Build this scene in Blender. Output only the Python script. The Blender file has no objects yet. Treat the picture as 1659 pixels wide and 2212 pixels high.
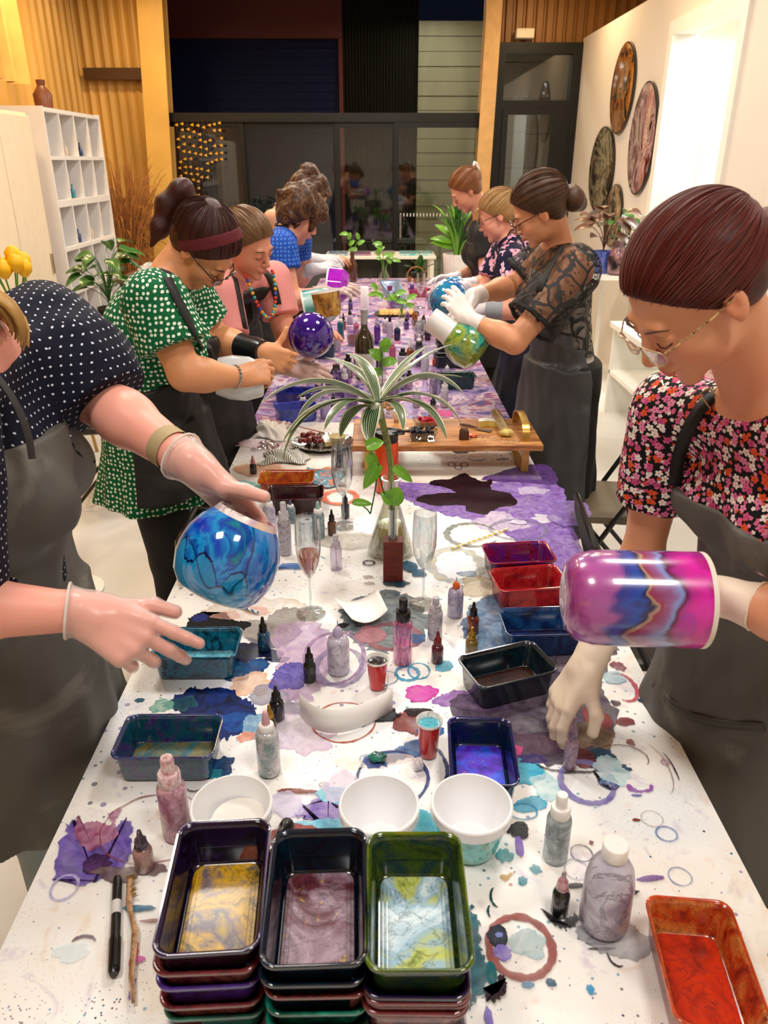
import bpy, bmesh, math, random
import numpy as np
from mathutils import Vector, Matrix
rnd = random.Random(7)
C = bpy.context.scene.collection
SC = bpy.context.scene
# ---------------------------------------------------------------- camera
F = 1660.0; TH = math.radians(24.5); PS = math.atan(.0096); CZ = 1.753; TZ = .74
cam_d = bpy.data.cameras.new('camera'); cam = bpy.data.objects.new('camera', cam_d); C.objects.link(cam)
FW = Vector((math.sin(PS)*math.cos(TH), math.cos(PS)*math.cos(TH), -math.sin(TH)))
RT = Vector((math.cos(PS), -math.sin(PS), 0)); UP = RT.cross(FW)
mw = Matrix.Identity(4)
for i in range(3):
    mw[i][0] = RT[i]; mw[i][1] = UP[i]; mw[i][2] = -FW[i]
mw[2][3] = CZ
cam.matrix_world = mw
cam_d.sensor_fit = 'HORIZONTAL'; cam_d.sensor_width = 36; cam_d.lens = 36*F/1659
cam_d.clip_start = .05; cam_d.clip_end = 100
cam_d.dof.use_dof = True; cam_d.dof.focus_distance = 1.9; cam_d.dof.aperture_fstop = cam_d.lens/3.4
SC.camera = cam
SC.view_settings.view_transform = 'Standard'; SC.view_settings.look = 'None'
SC.view_settings.gamma = 1; SC.view_settings.use_curve_mapping = False
SC.view_settings.exposure = 0.0
try:
    SC.cycles.max_bounces = 8; SC.cycles.transparent_max_bounces = 24; SC.cycles.caustics_reflective = False; SC.cycles.caustics_refractive = False
    SC.cycles.sample_clamp_indirect = 6
except Exception: pass
# ---------------------------------------------------------------- world: night outside
W = bpy.data.worlds.new('night'); SC.world = W; W.use_nodes = True
W.node_tree.nodes['Background'].inputs[0].default_value = (.003, .004, .008, 1)
W.node_tree.nodes['Background'].inputs[1].default_value = 1.0
# ---------------------------------------------------------------- ceiling lamps
def area(x, y, z, sx, sy, p, col, rot=(0,0,0)):
    l = bpy.data.lights.new('lamp_light', 'AREA'); l.shape = 'RECTANGLE'; l.size = sx; l.size_y = sy
    l.energy = p; l.color = col
    o = bpy.data.objects.new('lamp_light', l); o.location = (x, y, z); o.rotation_euler = rot; C.objects.link(o); return o
LAMPS = [(-.75, .35), (.75, .1), (-.9, 2.7), (.95, 2.5), (-.75, 5.0), (.75, 5.0), (0, 7.4)]
for i, (lx, ly) in enumerate(LAMPS):
    area(lx, ly, 3.28, .5, .5, 28 if ly < 2 else 35, (1, .95, .88))
for lx, ly, pw in ((-2.2, 6.6, 34), (-2.2, 8.2, 30), (1.7, 8.2, 22), (-2.2, 4.6, 30), (1.6, 6.0, 16)):    # warm lamps near the shed walls
    area(lx, ly, 3.45, .25, .25, pw, (1, .72, .38))
area(2.8, 6.3, 2.75, .7, 1.4, 60, (1, .99, .95))   # lamp in the lit side room
area(.7, 10.8, 3.7, .6, .3, 24, (.95, .95, .8), (math.radians(-20), 0, 0))  # added yard light, no lamp seen there, brightens the pale siding
# ---------------------------------------------------------------- picture <-> place
def ray(px, py): return FW + RT*((px-829.5)/F) - UP*((py-1106)/F)
def P(px, py, z=TZ):                       # point on the horizontal plane z
    r = ray(px, py); t = (z-CZ)/r.z; return Vector((r.x*t, r.y*t, z))
def V(px, py, Y):                          # point on the vertical plane y = Y
    r = ray(px, py); t = Y/r.y; return Vector((r.x*t, Y, CZ+r.z*t))
def VX(px, py, X):
    r = ray(px, py); t = X/r.x; return Vector((X, r.y*t, CZ+r.z*t))
def zc(p): return (Vector(p)-Vector((0, 0, CZ))).dot(FW)
# ---------------------------------------------------------------- materials
_M = {}
def srgb(h):
    if isinstance(h, str):
        v = [int(h[i:i+2], 16)/255 for i in (0, 2, 4)]
        return tuple((c/12.92 if c <= .04045 else ((c+.055)/1.055)**2.4) for c in v)+(1,)
    return tuple(h)+((1,) if len(h) == 3 else ())
class T:
    def __init__(s, name):
        s.m = bpy.data.materials.new(name); s.m.use_nodes = True; s.t = s.m.node_tree; s.t.nodes.clear()
        s.out = s.t.nodes.new('ShaderNodeOutputMaterial')
    def n(s, ty, props=None, **inp):
        nd = s.t.nodes.new(ty)
        for k, v in (props or {}).items(): setattr(nd, k, v)
        for k, v in inp.items():
            key = int(k[1:]) if k[0] == '_' and k[1:].isdigit() else k.replace('_', ' ')
            s.set(nd.inputs[key], v)
        return nd
    def set(s, sock, v):
        if isinstance(v, bpy.types.NodeSocket): s.t.links.new(v, sock)
        elif isinstance(v, str): sock.default_value = srgb(v)
        else: sock.default_value = v
    def ramp(s, fac, stops, interp='LINEAR'):
        r = s.n('ShaderNodeValToRGB'); cr = r.color_ramp; cr.interpolation = interp
        while len(cr.elements) < len(stops): cr.elements.new(.5)
        for e, (p, c) in zip(cr.elements, stops): e.position = p; e.color = srgb(c)
        s.t.links.new(fac, r.inputs[0]); return r.outputs[0]
    def math(s, op, a, b=0.0, c=None, clamp=False):
        n = s.t.nodes.new('ShaderNodeMath'); n.operation = op; n.use_clamp = clamp
        s.set(n.inputs[0], a); s.set(n.inputs[1], b)
        if c is not None: s.set(n.inputs[2], c)
        return n.outputs[0]
    def mix(s, fac, a, b, blend='MIX'):
        n = s.t.nodes.new('ShaderNodeMix'); n.data_type = 'RGBA'; n.blend_type = blend
        s.set(n.inputs[0], fac); s.set(n.inputs[6], srgb(a) if not isinstance(a, bpy.types.NodeSocket) else a)
        s.set(n.inputs[7], srgb(b) if not isinstance(b, bpy.types.NodeSocket) else b); return n.outputs[2]
    def coord(s, kind='Object', scale=(1, 1, 1), rot=(0, 0, 0)):
        c = s.n('ShaderNodeTexCoord'); m = s.n('ShaderNodeMapping'); m.inputs['Scale'].default_value = scale; m.inputs['Rotation'].default_value = rot
        s.t.links.new(c.outputs[kind], m.inputs[0]); return m.outputs[0]
    def noise(s, vec, scale, detail=4, dist=0, rough=.5):
        n = s.n('ShaderNodeTexNoise', Vector=vec, Scale=scale, Detail=detail, Distortion=dist, Roughness=rough); return n.outputs[0]
    def pbr(s, col, rough=.5, metal=0, coat=0, bump=None, bstr=.3, alpha=1, tcol=None, trl=0, emit=None, es=0, spec=.5, sss=0):
        b = s.n('ShaderNodeBsdfPrincipled', Roughness=rough, Metallic=metal)
        s.set(b.inputs['Base Color'], srgb(col) if isinstance(col, (str, tuple)) else col)
        s.set(b.inputs['Coat Weight'], coat); b.inputs['Coat Roughness'].default_value = .08
        s.set(b.inputs['Specular IOR Level'], spec)
        if sss: b.inputs['Subsurface Weight'].default_value = sss; b.inputs['Subsurface Radius'].default_value = (.012, .005, .003); b.inputs['Subsurface Scale'].default_value = 1
        if emit is not None: s.set(b.inputs['Emission Color'], srgb(emit) if isinstance(emit, (str, tuple)) else emit); s.set(b.inputs['Emission Strength'], es)
        if bump is not None:
            bp = s.n('ShaderNodeBump', Strength=bstr, Distance=.002, Height=bump); s.t.links.new(bp.outputs[0], b.inputs['Normal'])
        sh = b.outputs[0]
        if trl:
            tl = s.n('ShaderNodeBsdfTranslucent'); s.set(tl.inputs[0], srgb(col) if isinstance(col, (str, tuple)) else col)
            m = s.n('ShaderNodeMixShader', _0=trl); s.t.links.new(sh, m.inputs[1]); s.t.links.new(tl.outputs[0], m.inputs[2]); sh = m.outputs[0]
        if not (isinstance(alpha, (int, float)) and alpha >= 1):
            tr = s.n('ShaderNodeBsdfTransparent')
            if tcol is not None: s.set(tr.inputs[0], srgb(tcol) if isinstance(tcol, (str, tuple)) else tcol)
            m = s.n('ShaderNodeMixShader', _0=alpha); s.t.links.new(tr.outputs[0], m.inputs[1]); s.t.links.new(sh, m.inputs[2]); sh = m.outputs[0]
        s.t.links.new(sh, s.out.inputs[0]); return s.m
def plain(col, rough=.5, metal=0, coat=0, var=.12, scale=12, bump=0, bscale=120, alpha=1, spec=.5, stretch=(1, 1, 1)):
    key = ('plain', col, rough, metal, coat, var, scale, bump, bscale, alpha, stretch)
    if key in _M: return _M[key]
    t = T('surface'); v = t.coord('Object', stretch); c = srgb(col)
    lo = tuple(x*(1-var) for x in c[:3])+(1,); hi = tuple(min(1, x*(1+var*.6)) for x in c[:3])+(1,)
    cc = t.ramp(t.noise(v, scale, 5), [(.3, lo), (.7, hi)])
    bm_ = t.noise(v, bscale, 3) if bump else None
    _M[key] = t.pbr(cc, rough, metal, coat, bm_, bump, alpha, spec=spec); return _M[key]
def ink(cols, scale=6, dist=1.5, rough=.25, coat=.5, alpha=1, trl=0, seed=0, stretch=(1, 1, 1), coord='Object', fleck=None, detail=5, tcol=None):
    """swirled alcohol-ink colouring: a warped noise through a list of colours"""
    key = ('ink', tuple(cols), scale, dist, rough, coat, alpha, trl, seed, stretch, fleck, tcol)
    if key in _M: return _M[key]
    t = T('ink_colour'); v = t.coord(coord, stretch)
    a = t.n('ShaderNodeVectorMath', {'operation': 'ADD'}, _0=v, _1=(seed*3.7, seed*1.3, seed*2.1)).outputs[0]
    nz = t.noise(a, scale, detail, dist, .55)
    n = len(cols); stops = [(.27+.46*i/max(1, n-1), c) for i, c in enumerate(cols)]
    c = t.ramp(nz, stops)
    ed = t.noise(a, scale*1.7, 6, dist*1.5, .6)                       # dark drying lines
    line = t.ramp(ed, [(.475, '000000'), (.497, 'ffffff'), (.503, 'ffffff'), (.525, '000000')])
    c = t.mix(t.math('MULTIPLY', line, .55), c, '10081c', 'MIX') if detail > 3 else c
    if fleck:
        f = t.ramp(t.noise(a, scale*5, 8, .5, .7), [(.62, '000000'), (.66, 'ffffff')]); c = t.mix(f, c, fleck)
    _M[key] = t.pbr(c, rough, 0, coat, None, 0, alpha, tcol=tcol if tcol else None, trl=trl); return _M[key]
def glass(tint='ffffff', edge=.35, key_='g'):
    key = ('glass', tint, edge)
    if key in _M: return _M[key]
    t = T('clear_glass'); lw = t.n('ShaderNodeLayerWeight', Blend=.25)
    f = t.math('MULTIPLY_ADD', lw.outputs[1], edge, .05, True)
    tr = t.n('ShaderNodeBsdfTransparent'); t.set(tr.inputs[0], srgb(tint)); gl = t.n('ShaderNodeBsdfGlossy', Roughness=.03); t.set(gl.inputs[0], (.95, .97, 1, 1))
    m = t.n('ShaderNodeMixShader', _0=f); t.t.links.new(tr.outputs[0], m.inputs[1]); t.t.links.new(gl.outputs[0], m.inputs[2])
    t.t.links.new(m.outputs[0], t.out.inputs[0]); _M[key] = t.m; return t.m
# ---------------------------------------------------------------- mesh building
class MB:
    def __init__(s): s.v = []; s.f = []; s.uv = None
    def add(s, vs, fs):
        o = len(s.v); s.v += [tuple(v) for v in vs]; s.f += [tuple(i+o for i in f) for f in fs]; return s
    def box(s, lo, hi):
        x0, y0, z0 = lo; x1, y1, z1 = hi
        return s.add([(x0,y0,z0),(x1,y0,z0),(x1,y1,z0),(x0,y1,z0),(x0,y0,z1),(x1,y0,z1),(x1,y1,z1),(x0,y1,z1)],
                     [(0,3,2,1),(4,5,6,7),(0,1,5,4),(1,2,6,5),(2,3,7,6),(3,0,4,7)])
    def lathe(s, prof, n=24, c=(0,0,0), sx=1, sy=1, cap=True):
        vs = []; fs = []
        for r, z in prof:
            for i in range(n):
                a = 2*math.pi*i/n; vs.append((c[0]+r*sx*math.cos(a), c[1]+r*sy*math.sin(a), c[2]+z))
        for j in range(len(prof)-1):
            for i in range(n):
                k = (i+1) % n; fs.append((j*n+i, j*n+k, (j+1)*n+k, (j+1)*n+i))
        if cap and prof[0][0] > 1e-6: fs.append(tuple(range(n-1, -1, -1)))
        if cap and prof[-1][0] > 1e-6: fs.append(tuple((len(prof)-1)*n+i for i in range(n)))
        return s.add(vs, fs)
    def tube(s, pts, rad, n=8, caps=True, flat=1.0, nrm=None):
        pts = [Vector(p) for p in pts]; m = len(pts)
        if not hasattr(rad, '__len__'): rad = [rad]*m
        vs = []; fs = []; u = Vector(nrm) if nrm else None
        for i, p in enumerate(pts):
            t = (pts[min(i+1, m-1)]-pts[max(i-1, 0)]).normalized()
            if u is None: u = t.orthogonal().normalized()
            u = (u-t*u.dot(t)).normalized(); w = t.cross(u)
            for k in range(n):
                a = 2*math.pi*k/n; vs.append(p+u*math.cos(a)*rad[i]+w*math.sin(a)*rad[i]*flat)
        for j in range(m-1):
            for k in range(n):
                q = (k+1) % n; fs.append((j*n+k, j*n+q, (j+1)*n+q, (j+1)*n+k))
        if caps: fs.append(tuple(range(n-1, -1, -1))); fs.append(tuple((m-1)*n+k for k in range(n)))
        return s.add(vs, fs)
    def rings(s, rings, close0=True, close1=True):
        n = len(rings[0]); vs = [p for r in rings for p in r]; fs = []
        for j in range(len(rings)-1):
            for i in range(n):
                k = (i+1) % n; fs.append((j*n+i, j*n+k, (j+1)*n+k, (j+1)*n+i))
        if close0: fs.append(tuple(range(n-1, -1, -1)))
        if close1: fs.append(tuple((len(rings)-1)*n+i for i in range(n)))
        return s.add(vs, fs)
    def ball(s, c, r, n=12, m=8):
        if not hasattr(r, '__len__'): r = (r, r, r)
        rg = []
        for j in range(m+1):
            a = -math.pi/2+math.pi*j/m; rr = max(1e-4, math.cos(a))
            rg.append([(c[0]+r[0]*rr*math.cos(2*math.pi*i/n), c[1]+r[1]*rr*math.sin(2*math.pi*i/n), c[2]+r[2]*math.sin(a)) for i in range(n)])
        return s.rings(rg)
    def xf(s, M, i0=0):
        s.v[i0:] = [tuple(M @ Vector(v)) for v in s.v[i0:]]; return s
    def build(s, name, mat, parent=None, smooth=True, angle=40, bevel=0):
        me = bpy.data.meshes.new(name); me.from_pydata(s.v, [], s.f); me.update()
        if s.uv is not None:
            u = me.uv_layers.new(name='uv'); li = np.empty(len(me.loops), np.int32); me.loops.foreach_get('vertex_index', li)
            u.data.foreach_set('uv', np.asarray(s.uv, np.float32)[li].ravel())
        return fin(name, me, mat, parent, smooth, angle, bevel)
def fin(name, me, mat, parent=None, smooth=True, angle=40, bevel=0):
    for m_ in (mat if isinstance(mat, (list, tuple)) else [mat]): me.materials.append(m_)
    if smooth:
        me.polygons.foreach_set('use_smooth', [True]*len(me.polygons))
        if angle < 180:
            try: me.set_sharp_from_angle(angle=math.radians(angle))
            except Exception: pass
    o = bpy.data.objects.new(name, me); C.objects.link(o); o.parent = parent
    if bevel:
        b = o.modifiers.new('bevel', 'BEVEL'); b.width = bevel; b.segments = 2; b.limit_method = 'ANGLE'
    return o
def tag(o, label, cat, group=None, kind=None):
    o['label'] = label; o['category'] = cat
    if group: o['group'] = group
    if kind: o['kind'] = kind
    return o
def thing(name, label, cat, loc=(0, 0, 0), rz=0, group=None):
    o = bpy.data.objects.new(name, None); C.objects.link(o); o.empty_display_size = .05
    o.location = loc; o.rotation_euler = (0, 0, rz); return tag(o, label, cat, group)
def struct(o): o['kind'] = 'structure'; return o
def aim(o, p, axis):                       # put a thing at p with its local z along axis
    q = Vector((0, 0, 1)).rotation_difference(Vector(axis).normalized())
    o.location = p; o.rotation_mode = 'QUATERNION'; o.rotation_quaternion = q; return o
def bx(name, lo, hi, m, parent=None, bevel=0): return MB().box(lo, hi).build(name, m, parent, smooth=False, bevel=bevel)
def copy_tree(o, loc=None, rz=None, label=None, parent=None):
    c = o.copy(); C.objects.link(c)
    if parent: c.parent = parent
    if loc is not None: c.location = loc
    if rz is not None: c.rotation_euler = (0, 0, rz)
    if label: c['label'] = label
    for ch in o.children: copy_tree(ch, parent=c)
    return c
def rrect(w, l, r, z, n=5):
    pts = []
    for cx, cy, a0 in ((w/2-r, l/2-r, 0), (-w/2+r, l/2-r, 90), (-w/2+r, -l/2+r, 180), (w/2-r, -l/2+r, 270)):
        for i in range(n+1):
            a = math.radians(a0+90*i/n); pts.append((cx+r*math.cos(a), cy+r*math.sin(a), z))
    return pts
def bez(a, b, c, n=12, d=None):
    out = []
    for i in range(n+1):
        t = i/n
        if d is None: out.append(Vector(a)*(1-t)**2+Vector(b)*2*t*(1-t)+Vector(c)*t*t)
        else: out.append(Vector(a)*(1-t)**3+Vector(b)*3*t*(1-t)**2+Vector(c)*3*t*t*(1-t)+Vector(d)*t**3)
    return out
def leaf(name, pts, width, mat, parent, fold=.25, tipw=.02, side=None, n_across=4):
    """a long leaf: ribbon along pts, uv across/along, folded at the midrib"""
    b = MB(); vs = []; uv = []; m = len(pts); S = side
    for i, p in enumerate(pts):
        t = (pts[min(i+1, m-1)]-pts[max(i-1, 0)]).normalized()
        s_ = t.cross(Vector((0, 0, 1))) if side is None else Vector(side)-t*Vector(side).dot(t)
        if s_.length < 1e-3: s_ = Vector((1, 0, 0))
        s_.normalize(); nn = s_.cross(t).normalized(); q = i/(m-1)
        w = width*(max(tipw, math.sin(math.pi*min(1, q*.96+.04))**.7))*.5
        for k in range(n_across+1):
            u = -1+2*k/n_across; vs.append(p+s_*w*u+nn*abs(u)*w*fold); uv.append(((u+1)/2, q))
    fs = [(i*(n_across+1)+k, i*(n_across+1)+k+1, (i+1)*(n_across+1)+k+1, (i+1)*(n_across+1)+k) for i in range(m-1) for k in range(n_across)]
    b.add(vs, fs); b.uv = uv
    o = b.build(name, mat, parent, angle=180)
    return o
# ---------------------------------------------------------------- distance-field modelling (people, cloth)
def orth(fwd, up):
    f = Vector(fwd).normalized(); u = Vector(up); u = (u-f*u.dot(f)).normalized(); r = f.cross(u); return np.array([list(r), list(f), list(u)])
def pc(a, b, ra, rb=None, k=.02): return ('c', np.array(a, float), np.array(b, float), ra, ra if rb is None else rb, k)
def pe(c, r, k=.02, R=None): return ('e', np.array(c, float), np.array(r, float), np.eye(3) if R is None else R, k)
def ps(c, r, k=.008, R=None): return ('s', np.array(c, float), np.array(r, float), np.eye(3) if R is None else R, k)
def pf(z0, z1, c0, c1, r0, r1, R, k=.03, nf=0, af=0):   # elliptical frustum between heights, R side/forward axes, nf folds
    return ('f', z0, z1, np.array(c0, float), np.array(c1, float), r0, r1, R, k, nf, af)
def ev(p, X, Y, Z, inf):
    if p[0] == 'c':
        a, b, ra, rb = p[1:5]; d = b-a; L = max(1e-9, d@d)
        t = np.clip(((X-a[0])*d[0]+(Y-a[1])*d[1]+(Z-a[2])*d[2])/L, 0, 1)
        return np.sqrt((X-a[0]-t*d[0])**2+(Y-a[1]-t*d[1])**2+(Z-a[2]-t*d[2])**2)-(ra+(rb-ra)*t)-inf
    if p[0] in 'es':
        c, r, R = p[1], p[2], p[3]; x, y, z = X-c[0], Y-c[1], Z-c[2]
        q = [(R[i][0]*x+R[i][1]*y+R[i][2]*z) for i in range(3)]
        k0 = np.sqrt(sum((q[i]/r[i])**2 for i in range(3)))+1e-6; k1 = np.sqrt(sum((q[i]/r[i]**2)**2 for i in range(3)))+1e-6
        return k0*(k0-1)/k1-inf
    _, z0, z1, c0, c1, r0, r1, R, k, nf, af = p
    t = np.clip((Z-z0)/(z1-z0), 0, 1); x = X-(c0[0]+(c1[0]-c0[0])*t); y = Y-(c0[1]+(c1[1]-c0[1])*t)
    u = R[0][0]*x+R[0][1]*y; v = R[1][0]*x+R[1][1]*y; n_ = math.hypot(R[1][0], R[1][1]); v = v/max(n_, .3)
    ru = r0[0]+(r1[0]-r0[0])*t; rv = r0[1]+(r1[1]-r0[1])*t
    q = np.sqrt((u/ru)**2+(v/rv)**2)
    if nf: q = q*(1+af*(1-t)*(np.sin(nf*np.arctan2(v, u)+2*np.sin(Z*5))+.5*np.sin((nf*2+1)*np.arctan2(v, u)+1)))
    d = (q-1)*np.minimum(ru, rv)-inf
    return np.maximum(d, np.maximum(z0-Z, Z-z1))
def bounds(p, inf):
    if p[0] == 'c': k = max(p[3], p[4])+inf+p[5]+.012; return np.minimum(p[1], p[2])-k, np.maximum(p[1], p[2])+k
    if p[0] in 'es': k = max(p[2])+inf+p[4]+.012; return p[1]-k, p[1]+k
    r = max(*p[5], *p[6])*1.1+inf+p[8]+.012; a, b = p[3], p[4]
    return np.array([min(a[0], b[0])-r, min(a[1], b[1])-r, p[1]-p[8]-.02]), np.array([max(a[0], b[0])+r, max(a[1], b[1])+r, p[2]+p[8]+.02])
def sdf(prims, res, inf=0, cut=None, lo=None, hi=None, folds=0, fscale=30, zfine=None, seed=0):
    B = [bounds(p, inf) for p in prims if p[0] != 's']
    L = np.min([b[0] for b in B], 0)-res*2; H = np.max([b[1] for b in B], 0)+res*2
    if lo is not None: L = np.maximum(L, lo)
    if hi is not None: H = np.minimum(H, hi)
    xs = np.arange(L[0], H[0], res); ys = np.arange(L[1], H[1], res)
    if zfine:                                   # (z above which the grid is fine, coarse step)
        zs = np.concatenate([np.arange(L[2], min(zfine[0], H[2]), zfine[1]), np.arange(max(L[2], zfine[0]), H[2], res)])
    else: zs = np.arange(L[2], H[2], res)
    f = np.full((len(xs), len(ys), len(zs)), 1.0, np.float32)
    for p in prims:
        a, b = bounds(p, inf if p[0] != 's' else 0)
        i = np.searchsorted(xs, [a[0], b[0]]); j = np.searchsorted(ys, [a[1], b[1]]); k_ = np.searchsorted(zs, [a[2], b[2]])
        if min(i[1]-i[0], j[1]-j[0], k_[1]-k_[0]) < 1: continue
        X = xs[i[0]:i[1], None, None].astype(np.float32); Y = ys[None, j[0]:j[1], None].astype(np.float32); Z = zs[None, None, k_[0]:k_[1]].astype(np.float32)
        sl = (slice(*i), slice(*j), slice(*k_)); d = ev(p, X, Y, Z, inf if p[0] != 's' else 0); g = f[sl]
        k = p[8] if p[0] == 'f' else p[5] if p[0] == 'c' else p[4]
        if p[0] == 's':
            h = np.clip(.5-.5*(g+d)/k, 0, 1); f[sl] = g*(1-h)-d*h+k*h*(1-h)
        else:
            h = np.clip(.5+.5*(g-d)/k, 0, 1); f[sl] = g*(1-h)+d*h-k*h*(1-h)
    X = xs[:, None, None]; Y = ys[None, :, None]; Z = zs[None, None, :]
    if folds:
        r = np.random.RandomState(seed); nz = 0
        near = np.abs(f) < .03
        for q in range(7):
            w = r.normal(size=3)*fscale*(.5+q*.28)*np.array([1, 1, .45]); nz = nz+np.sin(w[0]*X+w[1]*Y+w[2]*Z+r.rand()*6+1.3*np.sin(w[1]*.37*X-w[0]*.3*Z))/(1+q*.5)
        f = np.where(near, f+folds*nz.astype(np.float32), f)
    if cut is not None: f = np.maximum(f, cut(X, Y, Z).astype(np.float32))
    f[0], f[-1], f[:, 0], f[:, -1], f[:, :, 0], f[:, :, -1] = 1, 1, 1, 1, 1, 1
    return nets(f, xs, ys, zs)
def nets(f, xs, ys, zs):
    s = f < 0; u = s.astype(np.uint8)
    c = u[:-1]+u[1:]; c = c[:, :-1]+c[:, 1:]; c = c[:, :, :-1]+c[:, :, 1:]
    mx = (c > 0) & (c < 8); I, J, K = np.nonzero(mx); idx = np.full(mx.shape, -1, np.int32); idx[I, J, K] = np.arange(len(I))
    pos = np.zeros((len(I), 3)); cnt = np.zeros(len(I)); G = (xs, ys, zs); cor = {}
    for a in (0, 1):
        for b in (0, 1):
            for d in (0, 1): cor[a, b, d] = f[I+a, J+b, K+d]
    for ax in range(3):
        for o1 in (0, 1):
            for o2 in (0, 1):
                A = [o1, o2]; A.insert(ax, 0); Bq = [o1, o2]; Bq.insert(ax, 1); va, vb = cor[tuple(A)], cor[tuple(Bq)]
                m = (va < 0) != (vb < 0); t = np.where(m, va/np.where(m, va-vb, 1), 0)
                ijk = (I, J, K)
                for d in range(3):
                    g = G[d]; base = g[ijk[d]+A[d]]
                    if d == ax: base = base+t*(g[ijk[d]+1]-g[ijk[d]])
                    pos[:, d] += np.where(m, base, 0)
                cnt += m
    pos /= cnt[:, None]; Q = []
    def quad(ax):
        a = [slice(None)]*3; b = [slice(None)]*3; a[ax] = slice(None, -1); b[ax] = slice(1, None)
        ch = s[tuple(a)] != s[tuple(b)]; i, j, k = np.nonzero(ch); p = [i, j, k]; o = [d for d in range(3) if d != ax]
        inside = s[tuple(a)][i, j, k]; ok = (p[o[0]] > 0) & (p[o[1]] > 0) & (p[o[0]] < f.shape[o[0]]-1) & (p[o[1]] < f.shape[o[1]]-1)
        p = [q[ok] for q in p]; inside = inside[ok]
        def cell(d0, d1):
            q = [x.copy() for x in p]; q[o[0]] -= d0; q[o[1]] -= d1; return idx[q[0], q[1], q[2]]
        w = np.stack([cell(1, 1), cell(0, 1), cell(0, 0), cell(1, 0)], 1)
        flip = ~inside if ax != 1 else inside
        w[flip] = w[flip][:, ::-1]; Q.append(w)
    for ax in range(3): quad(ax)
    return pos, np.concatenate(Q)
def sdf_obj(name, pf_, mat, parent=None, uvbox=None, tint=None, pole=None, origin=None):
    pos, q = pf_
    if origin is not None: org = np.array(origin)
    elif parent is not None: org = np.array(parent.location)
    else: org = np.zeros(3)
    me = bpy.data.meshes.new(name); me.vertices.add(len(pos)); me.vertices.foreach_set('co', (pos-org).astype(np.float32).ravel())
    me.loops.add(q.size); me.loops.foreach_set('vertex_index', q.astype(np.int32).ravel())
    me.polygons.add(len(q)); me.polygons.foreach_set('loop_start', np.arange(0, q.size, 4, dtype=np.int32))
    me.update(calc_edges=True)
    if uvbox or pole is not None:
        u = me.uv_layers.new(name='uv'); uv = np.zeros((len(q), 4, 2), np.float32); pv = pos[q]
        if pole is not None:
            Cc, ax, up_ = [np.array(t, float) for t in pole]; ax /= np.linalg.norm(ax); e1 = np.cross(ax, up_); e1 /= np.linalg.norm(e1); e2 = np.cross(ax, e1)
            d = pv-Cc; az = np.arctan2(d@e1, d@e2); az = np.where(az-az[:, :1] > 3, az-6.2832, np.where(az-az[:, :1] < -3, az+6.2832, az))
            uv[..., 0] = az; uv[..., 1] = (d@ax)
        else:
            n = np.cross(pv[:, 2]-pv[:, 0], pv[:, 3]-pv[:, 1]); dom = np.argmax(np.abs(n)*np.array([1, 1, .7]), 1)
            for d, (a, b) in enumerate(((1, 2), (0, 2), (0, 1))):
                m = dom == d; uv[m, :, 0] = pv[m][..., a]+d*.31; uv[m, :, 1] = pv[m][..., b]
        u.data.foreach_set('uv', uv.ravel())
    if tint is not None:
        at = me.color_attributes.new('tint', 'FLOAT_COLOR', 'POINT'); r = tint(pos).astype(np.float32)
        at.data.foreach_set('color', np.concatenate([r, np.ones((len(pos), 1), np.float32)], 1).ravel())
    return fin(name, me, mat, parent, angle=180)
# ================================================================= SETTING
BY = 9.5
def mat_floor():
    t = T('sealed_concrete'); v = t.coord('Object')
    c = t.ramp(t.noise(v, 1.3, 5, .6), [(.3, (.60, .56, .50)), (.55, (.70, .68, .64)), (.75, (.62, .57, .50))])
    sp = t.ramp(t.noise(v, 22, 7, 1.2, .7), [(.70, 'ffffff'), (.73, '5a4a40')]); c = t.mix(.6, c, sp, 'MULTIPLY')
    return t.pbr(c, t.ramp(t.noise(v, 3), [(.3, (.28,)*3), (.7, (.42,)*3)]), bump=t.noise(v, 40), bstr=.05)
def mat_corr(col, name='corrugated_metal', rough=.45, var=.18):
    key = ('corr', col); 
    if key in _M: return _M[key]
    t = T(name); c = srgb(col); lo = tuple(x*(1-var) for x in c[:3]); hi = tuple(min(1, x*(1+var)) for x in c[:3])
    _M[key] = t.pbr(t.ramp(t.noise(t.coord('Object', (1, 1, .25)), 2.5, 5, .5), [(.3, lo), (.7, hi)]), rough, .1); return _M[key]
def sheet(p0, du, dv, n, depth, kind='sine', pitch=None):
    """ribbed sheet: ribs across du, running along dv; real relief of the given depth"""
    b = MB(); p0, du, dv = Vector(p0), Vector(du), Vector(dv); nn = du.cross(dv).normalized()
    prof = [(0, 0), (.25, .7), (.5, 1), (.75, .7)] if kind == 'sine' else [(0, 0), (.55, 0), (.68, 1), (.87, 1)] if kind == 'rib' else [(0, 0), (.82, .35), (.9, 1), (.97, 1)]
    us = [(i+a, d) for i in range(n) for a, d in prof]+[(n, 0)]
    vs = [p0+du*(u/n)+nn*depth*d for u, d in us]; vs += [p+dv for p in vs]; m = len(us)
    b.add(vs, [(i, i+1, m+i+1, m+i) for i in range(m-1)]); return b
dark_al = plain('15140f', .4, .3, 0, .1); black_al = plain('0b0b0a', .4, .2)
fl = struct(bx('floor', (-3.3, -2.2, -.1), (3.4, 12.2, 0), mat_floor()))
gold = mat_corr('d0a458', 'gold_corrugated_sheet'); goldw = plain('e0b45e', .5, 0, 0, .12, 3)
brown = mat_corr('96652f', 'tan_corrugated_sheet')
cream = plain('e6dccb', .7, 0, 0, .05, 2)
struct(sheet((-3.2, -2, 0), (0, 11.5, 0), (0, 0, 3.9), 60, .03, 'rib').build('wall_left', gold, smooth=False))
o = sheet((-3.2, BY, 0), (.92, 0, 0), (0, 0, 3.9), 9, -.03, 'sine').build('wall_back', gold); struct(o)
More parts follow.
